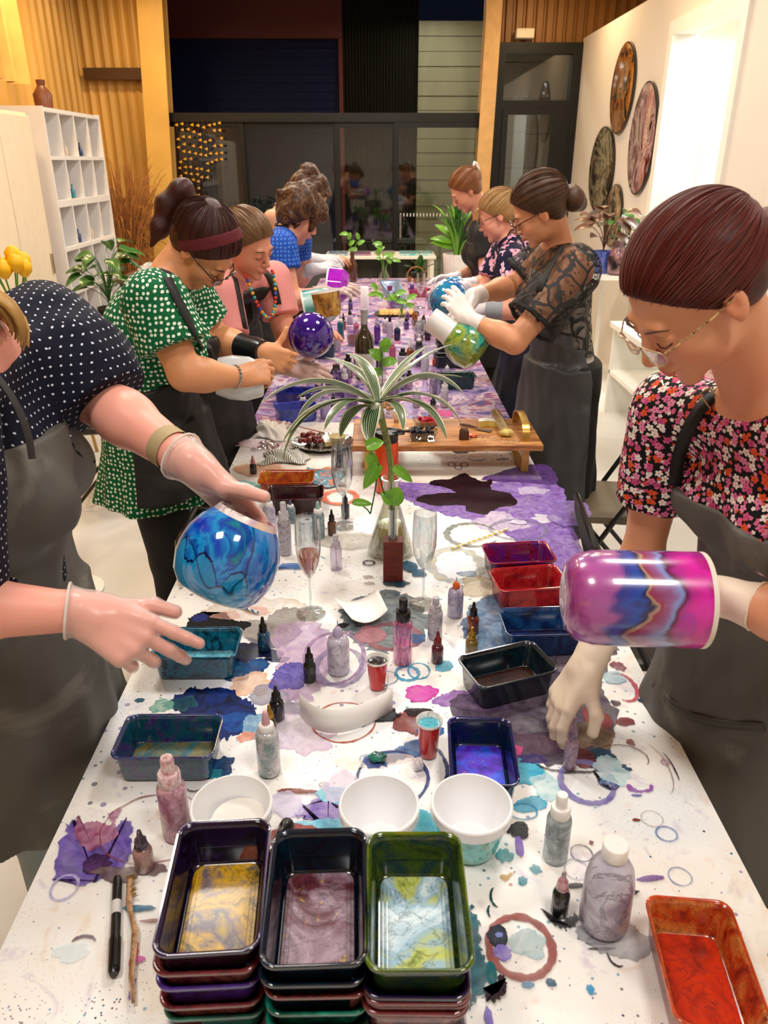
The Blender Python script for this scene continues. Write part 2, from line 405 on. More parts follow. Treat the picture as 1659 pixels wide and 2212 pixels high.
struct(bx('wall_rear', (-3.3, -2.2, 0), (3.4, -2.1, 3.9), cream))
struct(bx('ceiling', (-3.3, -2.2, 3.86), (3.4, BY+.1, 3.96), plain('b59a6c', .7)))
# right partition with its lit doorway
wallm = plain('e2d8cd', .75, 0, 0, .04, 1.5, .05, 60)
DY0, DY1, DZ = 5.33, 6.55, 2.62
b = MB().box((2.2, -2.1, 0), (2.34, DY0, 2.94)).box((2.2, DY1, 0), (2.34, BY-.05, 2.94)).box((2.2, DY0, DZ), (2.34, DY1, 2.94))
struct(b.build('wall_right', wallm, smooth=False))
whitep = plain('f2efe6', .5, 0, 0, .03)
b = MB().box((2.17, DY0-.07, 0), (2.36, DY0+.02, DZ+.07)).box((2.17, DY1-.02, 0), (2.36, DY1+.07, DZ+.07)).box((2.17, DY0+.02, DZ-.02), (2.36, DY1-.02, DZ+.07))
struct(b.build('trim_1', whitep, smooth=False))
struct(bx('wall_side_room', (2.34, 7.6, 0), (3.3, 7.68, 3.9), plain('f4f2e8', .7, 0, 0, .02)))
struct(bx('wall_side_room', (3.3, -2.1, 0), (3.4, BY, 3.9), plain('f4f2e8', .7, 0, 0, .02)))
o = bx('door_1', (2.9, 7.52, 0), (3.28, 7.58, 2.05), plain('dfe6df', .4), bevel=.004); struct(o)
bx('door_handle', (2.94, 7.48, 1.0), (2.97, 7.52, 1.12), plain('b0b0ac', .3, .9), o)
struct(bx('baseboard_right', (2.16, -2.1, 0), (2.2, DY0-.07, .09), whitep))
struct(sheet((1.27, BY-.02, 2.9), (2.05, 0, 0), (0, 0, 1), 19, -.03, 'rib').build('wall_back', brown, smooth=False))
# golden steel columns at either side of the big opening
def column(name, x0, x1, y, z0, z1, m, lean=0):
    b = MB().box((x0, y-.12, z0), (x1, y-.10, z1)).box((x0, y+.08, z0), (x1, y+.10, z1)).box(((x0+x1)/2-.01, y-.10, z0), ((x0+x1)/2+.01, y+.08, z1))
    for v in range(len(b.v)): x, yy, z = b.v[v]; b.v[v] = (x+lean*(z-2.2), yy, z)
    return struct(b.build(name, m, smooth=False))
column('trim_2', -2.48, -2.22, BY-.1, 0, 3.9, goldw, .05)
column('trim_3', 1.12, 1.28, BY-.1, 0, 3.9, plain('d9ae72', .5), .02)
struct(bx('trim_4', (-3.1, BY-.12, 2.55), (-2.48, BY-.02, 2.66), plain('4a2d14', .5)))
for x in (1.33, 1.46): pass
tag(bx('conduit_box', (1.47, BY-.16, 2.93), (1.66, BY-.03, 3.02), plain('efe3c8', .4), bevel=.01), 'small cream conduit box above the tall black door frame', 'box')
# glazed doors: one big sliding set, one tall narrow door with transom
pane_m = glass('f4f7f4', .5)
def frame(b, x0, x1, z0, z1, t, y0, y1):
    b.box((x0, y0, z0), (x0+t, y1, z1)).box((x1-t, y0, z0), (x1, y1, z1)).box((x0+t, y0, z1-t), (x1-t, y1, z1)).box((x0+t, y0, z0), (x1-t, y1, z0+t))
b = MB(); frame(b, -2.47, 1.28, .0, 2.24, .09, BY-.06, BY+.06)
w1 = struct(b.build('window_1', dark_al, smooth=False))
for k, (x0, x1, yy) in enumerate(((-2.38, -1.46, 0), (-1.5, -.42, .03), (-.46, .24, 0), (.2, 1.19, -.03))):
    b = MB(); frame(b, x0, x1, .05, 2.15, .055 if k else .045, BY+yy-.02, BY+yy+.02)
    s = b.build('sash', dark_al if k < 3 else black_al, w1, smooth=False)
    bx('pane', (x0+.04, BY+yy-.003, .1), (x1-.04, BY+yy+.003, 2.1), pane_m, s)
bx('door_handle', (.27, BY-.08, .95), (.29, BY-.05, 1.2), plain('9a9a94', .3, .8), w1)
for i in range(26):
    bx('safety_mark', (.20+i*.038, BY-.0375, 1.18), (.212+i*.038, BY-.0365, 1.215), plain('d8d8d8', .6), w1)
b = MB(); frame(b, 1.28, 2.2, 0, 2.9, .10, BY-.09, BY+.04); b.box((1.38, BY-.09, 2.28), (2.1, BY+.04, 2.36))
d2 = struct(b.build('door_2', black_al, smooth=False))
b = MB(); frame(b, 1.38, 1.98, 0.02, 2.28, .06, BY-.12, BY-.07); b.box((1.98, BY-.12, .02), (2.1, BY-.07, 2.28))
dl = b.build('door_leaf', black_al, d2, smooth=False)
bx('pane', (1.43, BY-.098, .07), (1.93, BY-.092, 2.23), pane_m, dl)
bx('pane', (1.38, BY-.01, 2.36), (2.1, BY-.004, 2.8), pane_m, d2)
bx('door_handle', (1.45, BY-.17, .98), (1.47, BY-.13, 1.14), plain('8c8c88', .3, .8), d2)
# what stands in the dark yard outside the glass
OY = 11.6
yard = struct(sheet((-.42, OY, 0), (.98, 0, 0), (0, 0, 4.2), 24, -.035, 'sine').build('trim_5', mat_corr('2a281f', 'black_corrugated_fence')))
ct = thing('shipping_container', 'dark blue ribbed roller door in a rusty red portal outside the glass', 'container', (-1.7, OY, 0))
bx('portal_post', (-1.35, -.05, 0), (-1.0, .1, 3.2), plain('4d1a14', .6), ct)
bx('portal_post', (1.22, -.05, 0), (1.27, .1, 3.2), plain('6a241a', .6), ct)
bx('portal_beam', (-1.35, -.06, 3.2), (1.27, .1, 3.62), plain('5a1d1c', .6), ct)
bl = plain('070e3a', .6, 0, 0, .1, spec=.2)
for i in range(32): bx('slat', (-1.0, 0, i*.1), (1.22, .03+(.012 if i % 2 else 0), i*.1+.094), bl, ct)
gw = thing('garage_wall', 'pale grey ribbed metal siding outside behind the sliding pane', 'siding', (1.3, OY-.05, 0))
gm = mat_corr('a09c80', 'pale_siding')
for i in range(20): bx('siding_board', (-.74, -.01 if i % 2 else 0, i*.17), (.18, .05, i*.17+.163), gm, gw)
dg = mat_corr('6d6a60', 'grey_siding')
for i in range(8): bx('siding_board', (.24, -.02, i*.42), (1.5, .05, i*.42+.41), dg, gw)
tag(bx('garden_wall', (-3.4, OY-.3, 0), (-3.06, OY-.2, 2.6), plain('c9c6b8', .8)), 'pale wall end seen at the left of the left window pane', 'wall')
# gold triangles hung inside the left pane, standing in for a reflection
gt = plain('f5c14a', .35, .6); gr_ = thing('reflection_triangles', 'small gold triangles modelled in place of a reflection in the left window pane', 'garland', (-2.0, BY-.13, 2.12))
tri = None; rr = random.Random(3)
pts = []
for r_ in range(11):
    for c_ in range(9):
        if rr.random() < .22 or (r_ > 5 and c_ > 5) or (r_ > 7 and c_ > 3): continue
        pts.append((c_*.058-.17+rr.uniform(-.012, .012), -r_*.072+.02*math.sin(c_)+rr.uniform(-.01, .01)))
for x, z in pts:
    if tri is None:
        tri = MB().add([(-.02, 0, 0), (.018, 0, -.014), (.018, 0, .018), (-.02, .003, 0), (.018, .003, -.014), (.018, .003, .018)], [(0, 1, 2), (5, 4, 3), (0, 3, 4, 1), (1, 4, 5, 2), (2, 5, 3, 0)]).build('gold_triangle', gt, gr_, smooth=False); tri.location = (x, 0, z)
    else:
        c = tri.copy(); C.objects.link(c); c.location = (x, 0, z)
cw = MB()
for c_ in range(9): cw.tube([(c_*.058-.17, .006, .05), (c_*.058-.17, .006, -.72)], .0008, 4)
cw.build('thread', plain('8a7440', .5), gr_)
# ================================================================= white cube shelf and cupboards at the left wall
SX = -2.4; wsh = plain('ece8e6', .45, 0, 0, .03)
shelf = thing('cube_shelf', 'tall white cube shelf with small paint jars along the left wall', 'shelf', (SX, 6.25, 0))
SL, ND = 1.26, .38
zs_ = [.1, .46, .8, 1.13, 1.45, 1.78, 2.1]; n_c = 4
bx('back_panel', (-ND, 0, 0), (-ND+.02, SL, 2.12), wsh, shelf)
for i, z in enumerate(zs_): bx('shelf_board', (-ND+.02, .02, z-.014), (0, SL-.02, z+.014+(.02 if abs(z-1.45) < .01 else 0)), wsh, shelf)
for i in range(n_c+1):
    y = SL*i/n_c; y0 = min(max(y-.012, 0), SL-.025)
    if i in (0, n_c): bx('side_panel', (-ND+.02, y0, 0), (.002, y0+.025, 2.12), wsh, shelf)
    else: bx('divider', (-ND+.02, y0, .1), (-.002, y0+.02, 2.09), wsh, shelf)
cols = ['3b8aa0', 'b5302a', 'e8e4de', '3a2a24', '7b8a5a', '243a6a', 'd8c8b0', '8a4630']
names_ = ['teal', 'red', 'white', 'dark brown', 'olive', 'navy', 'cream', 'rust']
rows_ = ['bottom', 'second', 'third', 'fourth', 'fifth', 'top']; colnm = ['nearest', 'second', 'third', 'farthest']
sd = random.Random(11)
jarm = glass('e8eef0', .5)
for r_ in range(6):
    for c_ in range(n_c):
        if sd.random() < .15: continue
        q = sd.randrange(8); h = sd.uniform(.07, .17); rd = sd.uniform(.025, .045); y = 6.25+SL*(c_+.5)/n_c+sd.uniform(-.04, .04)
        t_ = thing('paint_jar', '%s paint jar in the %s row of the white cube shelf, %s column' % (names_[q], rows_[r_], colnm[c_]), 'jar', (SX-.1-sd.random()*.08, y, zs_[r_]+(.034 if r_ == 4 else .014)), 0)
        MB().lathe([(rd*.9, 0), (rd, .008), (rd, h*.75), (rd*.7, h*.86), (rd*.68, h*.9)], 14).build('jar_body', plain(cols[q], .35, 0, .3), t_)
        MB().lathe([(rd*.74, h*.88), (rd*.76, h*.9), (rd*.76, h), (rd*.6, h+.004)], 14).build('lid', plain(cols[(q+3) % 8], .4), t_)
        if sd.random() < .6:
            y2 = y+sd.choice((-1, 1))*.075
            tag(MB().lathe([(.018, 0), (.02, .01), (.02, .06), (.008, .075), (.007, .1), (.002, .105)], 12).build('ink_bottle', plain(cols[(q+5) % 8], .3, 0, .4)), 'small %s ink bottle on cube shelf, %s row, %s column' % (names_[(q+5) % 8], rows_[r_], colnm[c_]), 'bottle').location = (SX-.07, y2, zs_[r_]+(.034 if r_ == 4 else .014))
cup = thing('tall_cupboard', 'tall cream cupboard blurred at the far left edge', 'cupboard', (-2.4, 4.45, 0))
cm = plain('efdcc0', .5, 0, 0, .04)
bx('body', (-.5, 0, .06), (-.02, 1.55, 2.06), cm, cup, .005); bx('plinth', (-.47, .03, 0), (-.05, 1.52, .06), cm, cup)
for k in range(3):
    d_ = bx('door', (-.018, .01+k*.515, .08), (.004, .51+k*.515, 2.04), cm, cup, .004)
    bx('handle', (.004, .46+k*.515, 1.0), (.02, .475+k*.515, 1.14), plain('b0a48c', .3, .8), d_)
tag(MB().lathe([(.09, 0), (.12, .02), (.13, .12), (.1, .17), (.085, .18)], 20).build('wicker_basket', plain('b5935a', .8, 0, 0, .3, 40)), 'round straw basket on top of the tall cream cupboard', 'basket').location = (-2.6, 5.6, 2.06)
tag(MB().lathe([(.05, 0), (.065, .01), (.07, .1), (.03, .16), (.035, .2)], 18).build('brown_vase', plain('6a3a22', .4)), 'dark brown vase on top of the white cube shelf', 'vase').location = (-2.55, 6.7, 2.12)
yl = plain('d8a028', .6, 0, 0, .2)
cs = thing('gold_curtain', 'golden curtain hanging high at the left above the cupboard', 'curtain', (-2.75, 4.5, 2.3))
b = MB(); ring = []
for i in range(60):
    y = i*.04; x = .05*math.sin(i*1.1)+.02*math.sin(i*2.7); ring.append((x, y))
vs = [(x, y, 0) for x, y in ring]+[(x*.7, y, 1.4) for x, y in ring]+[(x+.006, y, 0) for x, y in ring]+[(x*.7+.006, y, 1.4) for x, y in ring]; n_ = 60
b.add(vs, [(i, i+1, n_+i+1, n_+i) for i in range(n_-1)]+[(3*n_+i, 3*n_+i+1, 2*n_+i+1, 2*n_+i) for i in range(n_-1)])
b.build('cloth', plain('d9ab5c', .8, 0, 0, .15, 6), cs)
MB().tube([(0, -.1, 1.42), (0, 2.5, 1.42)], .015, 8).build('rod', plain('5a4020', .5), cs)
# dried grass bundle
dgm = plain('b07840', .9, 0, 0, .35, 14)
t_ = thing('dried_grass_bundle', 'large bundle of dried brown palm grass in the back left corner', 'dried grass', (-2.52, 8.3, 0))
MB().lathe([(.16, 0), (.2, .05), (.22, .45), (.19, .5), (.17, .5), (.17, .46)], 24).build('pot', plain('3a2a20', .7), t_)
g = random.Random(5); b = MB()
for i in range(520):
    a = g.uniform(0, 6.28); r0 = g.uniform(0, .12); L = g.uniform(.8, 1.62); sp = g.uniform(.05, .42); z1 = .45+L*.8
    p0 = (r0*math.cos(a), r0*math.sin(a), .42); top = (sp*.6*math.cos(a), sp*.6*math.sin(a), z1); end = (sp*1.1*math.cos(a+.3), sp*1.1*math.sin(a+.3), z1-g.uniform(-.15, .55))
    w = g.uniform(.002, .005); b.tube(bez(p0, top, end, 7), [w, w, w, w, w*1.3, w*1.4, w, w*.3], 3, False)
o = b.build('grass_stems', dgm, t_); o['kind'] = 'stuff'
# ---- low bench with painted canvases under the window, dark planter box
bt = thing('window_bench', 'long white side table under the window holding painted canvases', 'table', (.03, 8.7, 0))
bx('tabletop', (-.57, -.25, .82), (.6, .25, .85), whitep, bt, .004)
for sx in (-.53, .56):
    for sy in (-.2, .2): bx('leg', (sx-.02, sy-.02, 0), (sx+.02, sy+.02, .82), whitep, bt)
for i, (x, w, cs_) in enumerate(((-.44, .2, ['2aa7c9', 'e9f3f5', '1d6fae', 'd8eef2']), (-.2, .22, ['e9e6df', 'd9587a', '3a9fc0', 'f0c070']), (.06, .22, ['e8707a', 'f3e8e0', '4aa0c8']), (.4, .36, ['2bc0cf', '63d6da', 'e8f4f2', '1fa0c0']))):
    cvs = tag(bx('painted_canvas', (x-w/2+.03, 8.52, .852), (x+w/2+.03, 8.86, .867), ink(cs_, 7, 2.5, seed=i), bevel=.002), ['turquoise and white', 'white, pink and blue', 'coral and pale blue', 'large bright turquoise'][i]+' abstract canvas lying on the window bench', 'canvas')
# ================================================================= round art on the right wall
def disc(y, z, ry, rz_, cols, seed, lab):
    t = thing('round_artwork', lab, 'artwork', (2.198, y, z))
    n = 48; rim = [[(-x, ry*s*math.cos(6.2832*i/n), rz_*s*math.sin(6.2832*i/n)) for i in range(n)] for x, s in ((0, .97), (.0, 1.0), (.022, 1.0), (.024, .985))]
    MB().rings(rim).build('disc', plain('14100d', .3, 0, .6), t)
    face = [(-.0246, .975*ry*math.cos(6.2832*i/n), .975*rz_*math.sin(6.2832*i/n)) for i in range(n)]
    f2 = [(-.0262, .95*ry*math.cos(6.2832*i/n), .95*rz_*math.sin(6.2832*i/n)) for i in range(n)]
    MB().rings([face, f2], False, True).build('resin_painting', ink(cols, 3.2, 2.2, .12, 1, seed=seed, detail=4), t)
disc(7.72, 2.34, .34, .36, ['060505', '14120e', '8a4a10', 'c07820', '0c0c0a', '060605'], 3, 'round dark artwork with orange glow, topmost on the right wall')
disc(6.98, 1.92, .33, .42, ['1c0c0c', '6a120c', 'a87880', 'd8b8b0', '4c1414', '0c0808'], 8, 'large round red, pink and black artwork nearest the lit doorway')
disc(8.14, 1.68, .42, .38, ['040404', '100e0c', '4c3010', 'a89878', '080606', '040404'], 14, 'round black artwork with smoky gold veins, leftmost on the right wall')
disc(7.55, 1.3, .25, .27, ['0c0806', '8c5010', 'c0a888', '2a180a', '0c0806'], 21, 'smallest round amber and black artwork, lowest on the right wall')
tag(bx('dark_artwork', (2.17, 3.2, 1.3), (2.198, 3.95, 2.1), ink(['1a0812', '5c1430', '12060c'], 4, seed=9), bevel=.004), 'dark maroon picture at the right edge of the photo', 'artwork')
# ================================================================= WORK TABLE
def mat_paper(mode):
    t = T('stained_table_paper'); v = t.coord('Object')
    if mode == 0: st = [(.30, (.78, .66, .52)), (.40, (.87, .84, .79)), (.52, (.89, .88, .86)), (.64, (.80, .84, .88)), (.74, (.74, .70, .86))]
    elif mode == 1: st = [(.28, (.78, .62, .45)), (.42, (.86, .80, .72)), (.58, (.87, .86, .84)), (.72, (.72, .66, .82))]
    else: st = [(.28, '16205c'), (.36, '4a3c8c'), (.43, 'b4a0c8'), (.48, '8a5890'), (.54, 'dccfd8'), (.60, 'a8487c'), (.66, '3c58a0'), (.74, '12204c')]
    c = t.ramp(t.noise(v, 2.6 if mode < 2 else 5.5, 6, 1.2, .55), st)
    c = t.mix(.5 if mode < 2 else .35, c, t.ramp(t.noise(v, 9, 6, 2, .6), [(.30, 'c9b8dc'), (.42, 'ffffff'), (.6, 'ffffff'), (.72, 'f2cdb0')]), 'MULTIPLY')
    # dried specks of many colours
    vo = t.n('ShaderNodeTexVoronoi', {'voronoi_dimensions': '2D'}, Vector=v, Scale=95.0)
    sz = t.math('MULTIPLY', t.math('POWER', t.noise(v, 7, 4), 4.5), .55)
    m = t.math('LESS_THAN', vo.outputs['Distance'], sz)
    sc_ = t.ramp(vo.outputs['Color'], [(0, '20304a'), (.25, '2a7f9a'), (.45, '5a3f7a'), (.6, '7a4a3a'), (.8, '1c1a22'), (1, 'b04a80')], 'CONSTANT')
    c = t.mix(m, c, sc_)
    vo = t.n('ShaderNodeTexVoronoi', {'voronoi_dimensions': '2D'}, Vector=t.n('ShaderNodeVectorMath', {'operation': 'ADD'}, _0=v, _1=(3.1, 1.7, 0)).outputs[0], Scale=26.0)
    m = t.math('LESS_THAN', vo.outputs['Distance'], t.math('MULTIPLY', t.math('POWER', t.noise(v, 5, 3), 4.0), .9))
    c = t.mix(t.math('MULTIPLY', m, .75), c, t.ramp(vo.outputs['Color'], [(0, '3f8fae'), (.3, '7060a0'), (.5, '26324e'), (.7, '3a8a90'), (.9, 'b26a4a')], 'CONSTANT'))
    return t.pbr(c, .42, 0, .1, t.noise(v, 30, 4), .06)
TX0, TX1 = -.535, .578
wt = thing('work_table', 'long white work table covered in ink stained paper down the room', 'table', (0, 0, 0))
topm = plain('efece6', .4)
for y0, y1 in ((.3, 2.37), (2.375, 4.95), (4.955, 7.62)): bx('table_panel', (TX0+.003, y0, TZ-.035), (TX1-.003, y1, TZ-.002), topm, wt, .004)
for x in (TX0+.07, TX1-.1):
    for y in (.6, 2.2, 2.55, 4.8, 5.1, 7.45): bx('leg', (x, y, 0), (x+.03, y+.03, TZ-.035), plain('c8c8c6', .3, .7), wt)
for x in (TX0+.085, ): 
    for y in (2.2, 4.8, 7.45): bx('cross_bar', (x, y+.005, .2), (TX1-.1, y+.025, .225), plain('c8c8c6', .3, .7), wt)
for k, (y0, y1) in enumerate(((.3, 2.36), (2.36, 3.15), (3.15, 7.62))):
    p = bx('table_paper', (TX0, y0, TZ-.002), (TX1, y1, TZ), mat_paper(k), wt)
    p['label'] = ['white paper with rings and splashes at the near end', 'beige paper around the raised wooden board', 'violet and blue stained paper at the far end'][k]
# ---- dried ink stains: thin films with their own outline
_st = [0]
def stain_mat(c1, c2, alpha, rim):
    key = ('st', c1, c2, alpha, rim)
    if key in _M: return _M[key]
    t = T('dried_ink'); v = t.coord('Object'); nz = t.noise(v, 28, 6, 1.5, .6)
    c = t.ramp(nz, [(.32, c1), (.62, c2)])
    at = t.n('ShaderNodeAttribute', {'attribute_name': 'edge'}).outputs['Fac']
    r_ = t.math('MULTIPLY', t.math('POWER', at, 9.0), rim)
    c = t.mix(r_, c, c1)
    if alpha < 1:
        a = t.math('MULTIPLY', t.ramp(t.noise(v, 14, 6, 1, .6), [(.25, (alpha*.55,)*3), (.7, (min(1, alpha*1.35),)*3)]), 1.0)
        a = t.math('ADD', a, t.math('MULTIPLY', r_, .25), clamp=True)
    else: a = 1
    _M[key] = t.pbr(c, .5, 0, .04 if alpha >= 1 else 0, alpha=a, spec=.16); return _M[key]
def film(name, loops, mat, closed_center=True):
    """loops: list of (edge value, [(x, y)]) from inside out"""
    _st[0] += 1; z = TZ+.00015+_st[0]*.000022; n = len(loops[0][1]); b = MB(); vs = []; at = []; fs = []
    for e, L in loops:
        vs += [(x, y, z) for x, y in L]; at += [e]*n
    for j in range(len(loops)-1):
        for i in range(n):
            k = (i+1) % n; fs.append((j*n+i, j*n+k, (j+1)*n+k, (j+1)*n+i))
    if closed_center: cx = sum(x for x, y in loops[0][1])/n; cy = sum(y for x, y in loops[0][1])/n; vs.append((cx, cy, z)); at.append(0); fs += [(len(vs)-1, i, (i+1) % n) for i in range(n)]
    me = bpy.data.meshes.new(name); me.from_pydata(vs, [], fs); a = me.attributes.new('edge', 'FLOAT', 'POINT'); a.data.foreach_set('value', at); me.update()
    if me.polygons and me.polygons[0].normal.z < 0: me.flip_normals()
    return fin(name, me, mat, wt, smooth=False)
sr = random.Random(42)
def frac(n, amp, lo=2, hi=26, fall=1.0):
    h = [(k, sr.uniform(0, 6.28), sr.gauss(0, 1)/k**fall) for k in range(lo, hi)]
    v = [sum(a*math.sin(k*6.2832*i/n+p) for k, p, a in h) for i in range(n)]; m = max(map(abs, v)) or 1
    return [amp*x/m for x in v]
def blob(px, py, w, h, c1, c2=None, alpha=1, amp=.3, rim=1, n=110, name='ink_stain'):
    c = P(px, py); rx = w/2*zc(c)/F; ry = abs(P(px, py-h/2).y-P(px, py+h/2).y)/2; f = [a+b_ for a, b_ in zip(frac(n, amp*.8, 2, 9, 1.1), frac(n, amp*.28, 9, 40, .6))]
    L = [(s, [(c.x+rx*s*(1+f[i]*(s**2))*math.cos(6.2832*i/n), c.y+ry*s*(1+f[i]*(s**2))*math.sin(6.2832*i/n)) for i in range(n)]) for s in (.4, .8, 1)]
    return film(name, L, stain_mat(c1, c2 or c1, alpha, rim))
def poly(pts, c1, c2=None, alpha=1, jag=.005, rim=1, name='ink_stain'):
    w = [P(*p) for p in pts]; m = len(w); out = []
    for i in range(m):
        a, b_, c, d = w[i-1], w[i], w[(i+1) % m], w[(i+2) % m]
        for k in range(10):
            t = k/10; q = .5*((2*b_)+(-a+c)*t+(2*a-5*b_+4*c-d)*t*t+(-a+3*b_-3*c+d)*t**3); out.append((q.x, q.y))
    n = len(out); fx = frac(n, jag, 6, 60, .5); fy = frac(n, jag, 6, 60, .5); out = [(x+fx[i], y+fy[i]) for i, (x, y) in enumerate(out)]
    _st[0] += 1; z = TZ+.00015+_st[0]*.000022
    me = bpy.data.meshes.new(name); me.from_pydata([(x, y, z) for x, y in out], [], [tuple(range(n))]); a = me.attributes.new('edge', 'FLOAT', 'POINT'); a.data.foreach_set('value', [.6]*n); me.update()
    if me.polygons[0].normal.z < 0: me.flip_normals()
    return fin(name, me, stain_mat(c1, c2 or c1, alpha, rim), wt, smooth=False)
def ring(px, py, w, h, t, c1, c2=None, alpha=.8, a0=0, a1=360, amp=.05, name='ring_stain'):
    c = P(px, py); rx = w/2*zc(c)/F; ry = abs(P(px, py-h/2).y-P(px, py+h/2).y)/2; n = 72; full = a1-a0 >= 359; N = n if full else n+1
    tm = t/2*zc(c)/F; f = frac(n+1, amp*rx*.5, 1, 12); g = frac(n+1, .4, 2, 24, .5); ins = []; out = []
    for i in range(N):
        a = math.radians(a0+(a1-a0)*i/n); q = 1 if full else max(.15, math.sin(math.pi*i/n)**.4); ww = tm*(1+g[i])*q
        ins.append((c.x+(rx-ww+f[i])*math.cos(a), c.y+(ry-ww+f[i])*math.sin(a))); out.append((c.x+(rx+ww+f[i])*math.cos(a), c.y+(ry+ww+f[i])*math.sin(a)))
    _st[0] += 1; z = TZ+.00015+_st[0]*.000022; vs = [(x, y, z) for x, y in ins+out]; at = [.6]*(2*N)
    fs = [(i, N+i, N+(i+1) % N, (i+1) % N) for i in range(N if full else N-1)]
    me = bpy.data.meshes.new(name); me.from_pydata(vs, [], fs); q = me.attributes.new('edge', 'FLOAT', 'POINT'); q.data.foreach_set('value', at); me.update()
    return fin(name, me, stain_mat(c1, c2 or c1, alpha, 0), wt, smooth=False)
# big washes first
poly([(850,1042),(1000,1046),(1196,1042),(1240,1150),(1280,1270),(1215,1240),(1150,1190),(1040,1130),(960,1112),(900,1092),(862,1066)], '6a3fa0', 'a080cc', .95, .012)
poly([(1040,1036),(1105,1012),(1150,1003),(1188,1008),(1202,1044),(1120,1042)], '4a2c6c', '6b4690', .9, .006)
poly([(899,1074),(945,1066),(985,1064),(968,1056),(930,1046),(935,1038),(975,1034),(1000,1022),(1022,1032),(1045,1040),(1062,1036),(1062,1056),(1100,1066),(1117,1080),(1108,1092),(1075,1098),(1052,1112),(1010,1104),(1000,1092),(940,1092),(905,1084)], '100308', '2c0a1c', 1, .006)
for a in ((1000,972,60,14,'2a120a'),(1085,992,30,6,'9aa6ba')): blob(*a[:4], a[4], None, .9)
for x, y in ((975,1003),(990,1010),(1003,1004)): ring(x, y, 15, 9, 3, '7c6a7e')
ring(1030,990,36,10,4,'3c3c66',None,.8,180,360)
blob(1080,1128,110,40,'b9a8cf','e8dcee',.7); blob(1150,1060,70,16,'c8b8e0','e6dcf4',.6); blob(1180,1120,60,18,'ded4ec','ffffff',.6)
ring(1020,1155,110,50,14,'5d6a66','9a9a90',.7,20,330); ring(1120,1145,120,44,10,'8a86a0',None,.4)
ring(985,1220,110,70,22,'86a8c8','d8c890',.5); blob(1060,1270,150,50,'b8a070','d8c8a0',.4); blob(1010,1240,40,14,'54789c',None,.5)
poly([(735,1335),(760,1300),(815,1278),(870,1280),(905,1310),(930,1350),(880,1395),(820,1410),(760,1380)], '39484f', '7a8a90', .75, .012)
blob(612,1345,95,60,'46474f','777a84',.8); poly([(505,1350),(560,1340),(640,1340),(648,1370),(600,1400),(540,1385)], '55565e', '84868e', .7)
blob(560,1330,240,90,'d8c8b8','f0e8e0',.35)
poly([(405,1352),(415,1332),(440,1322),(462,1330),(485,1322),(500,1338),(540,1345),(530,1360),(500,1372),(440,1368)], '06060a', '141018', 1, .006)
blob(432,1335,36,18,'101a50','182a74',1); 
poly([(500,1400),(535,1388),(580,1400),(612,1410),(600,1420),(555,1422),(520,1440),(500,1430)], '05060c', '0c1440', 1, .006); blob(550,1440,60,34,'0f2f6e','1c5a94',.95)
blob(600,1425,50,12,'0c1240',None,1); blob(500,1450,90,40,'12306a','1f6aa0',.9)
poly([(362,1530),(385,1500),(430,1485),(500,1492),(535,1515),(560,1545),(548,1575),(505,1590),(470,1600),(420,1560)], '060a18', '0c2a74', 1, .012)
blob(520,1560,90,50,'0a2a78','1a5aa8',.9); blob(560,1570,70,60,'6f9fc8','a8cce4',.7); blob(475,1660,60,50,'0b2a5c','154a80',.95); blob(460,1672,40,20,'2a8aa0',None,.9)
blob(395,1520,60,30,'2a6a74','1a3a5a',.7); blob(350,1525,50,28,'5aa890','9ad0c0',.7); blob(302,1513,18,10,'145a70',None,1); blob(545,1478,90,50,'e8b898','f4d0b4',.6); blob(590,1500,110,40,'8c8aa0','b4b2c4',.6)
poly([(590,1360),(680,1345),(720,1400),(700,1480),(640,1520),(600,1480),(600,1420)], 'b894c0', 'd8bcd8', .6, .014)
blob(630,1462,90,60,'4a3c9c','7a70c4',.8); blob(625,1530,70,26,'8c8496','b0a8bc',.8); blob(660,1580,140,100,'d4b8d8','f0e0f0',.4)
blob(532,1592,36,22,'e08a70','f0a88c',.8); blob(555,1320,50,20,'f0b0a0',None,.3); blob(490,1330,60,18,'f2b8a8',None,.3)
ring(722,1420,130,110,9,'8a6a98','b898bc',.7); ring(735,1440,100,80,14,'8a7aa8','a89abc',.55)
ring(850,1375,110,56,16,'8c5560','a87078',.75); blob(800,1372,60,40,'a8707c','c08890',.8); blob(740,1352,26,10,'14060c',None,1)
ring(742,1560,135,86,4,'a04838','c06048',.85)
ring(880,1455,50,30,8,'2a8ab0','50a8c8',.8); ring(905,1450,46,34,4,'2a9ac0',None,.8); blob(960,1440,40,22,'3aa0c0','60b8d0',.8); ring(830,1465,60,30,3,'3a88a8',None,.5)
blob(910,1498,80,32,'c828a0','e060c0',.9); blob(985,1510,90,34,'8c58b0','b080cc',.7); blob(900,1380,40,20,'3a6aa0',None,.6)
poly([(1030,1300),(1080,1285),(1110,1330),(1150,1400),(1130,1430),(1060,1420),(1010,1390),(1000,1340)], '3a5680', '7898b8', .8, .012)
poly([(1095,1230),(1200,1225),(1240,1290),(1220,1330),(1110,1300)], '2c3c68', '5a6a98', .8, .01)
poly([(1100,1400),(1240,1360),(1330,1395),(1300,1470),(1330,1560),(1300,1640),(1180,1650),(1100,1590),(1000,1560),(975,1510),(1060,1500)], '352c3c', '6a5a72', .93, .014)
blob(1230,1390,110,60,'1c2440','303c5c',.9); blob(1150,1610,130,60,'3c2c44','6c5064',.9); blob(1040,1520,120,40,'4a3a5c','84708c',.8)
blob(1235,1440,60,60,'8a7a88','a89aa8',.5); blob(1000,1690,70,30,'2aa0c8','50c0dc',.8)
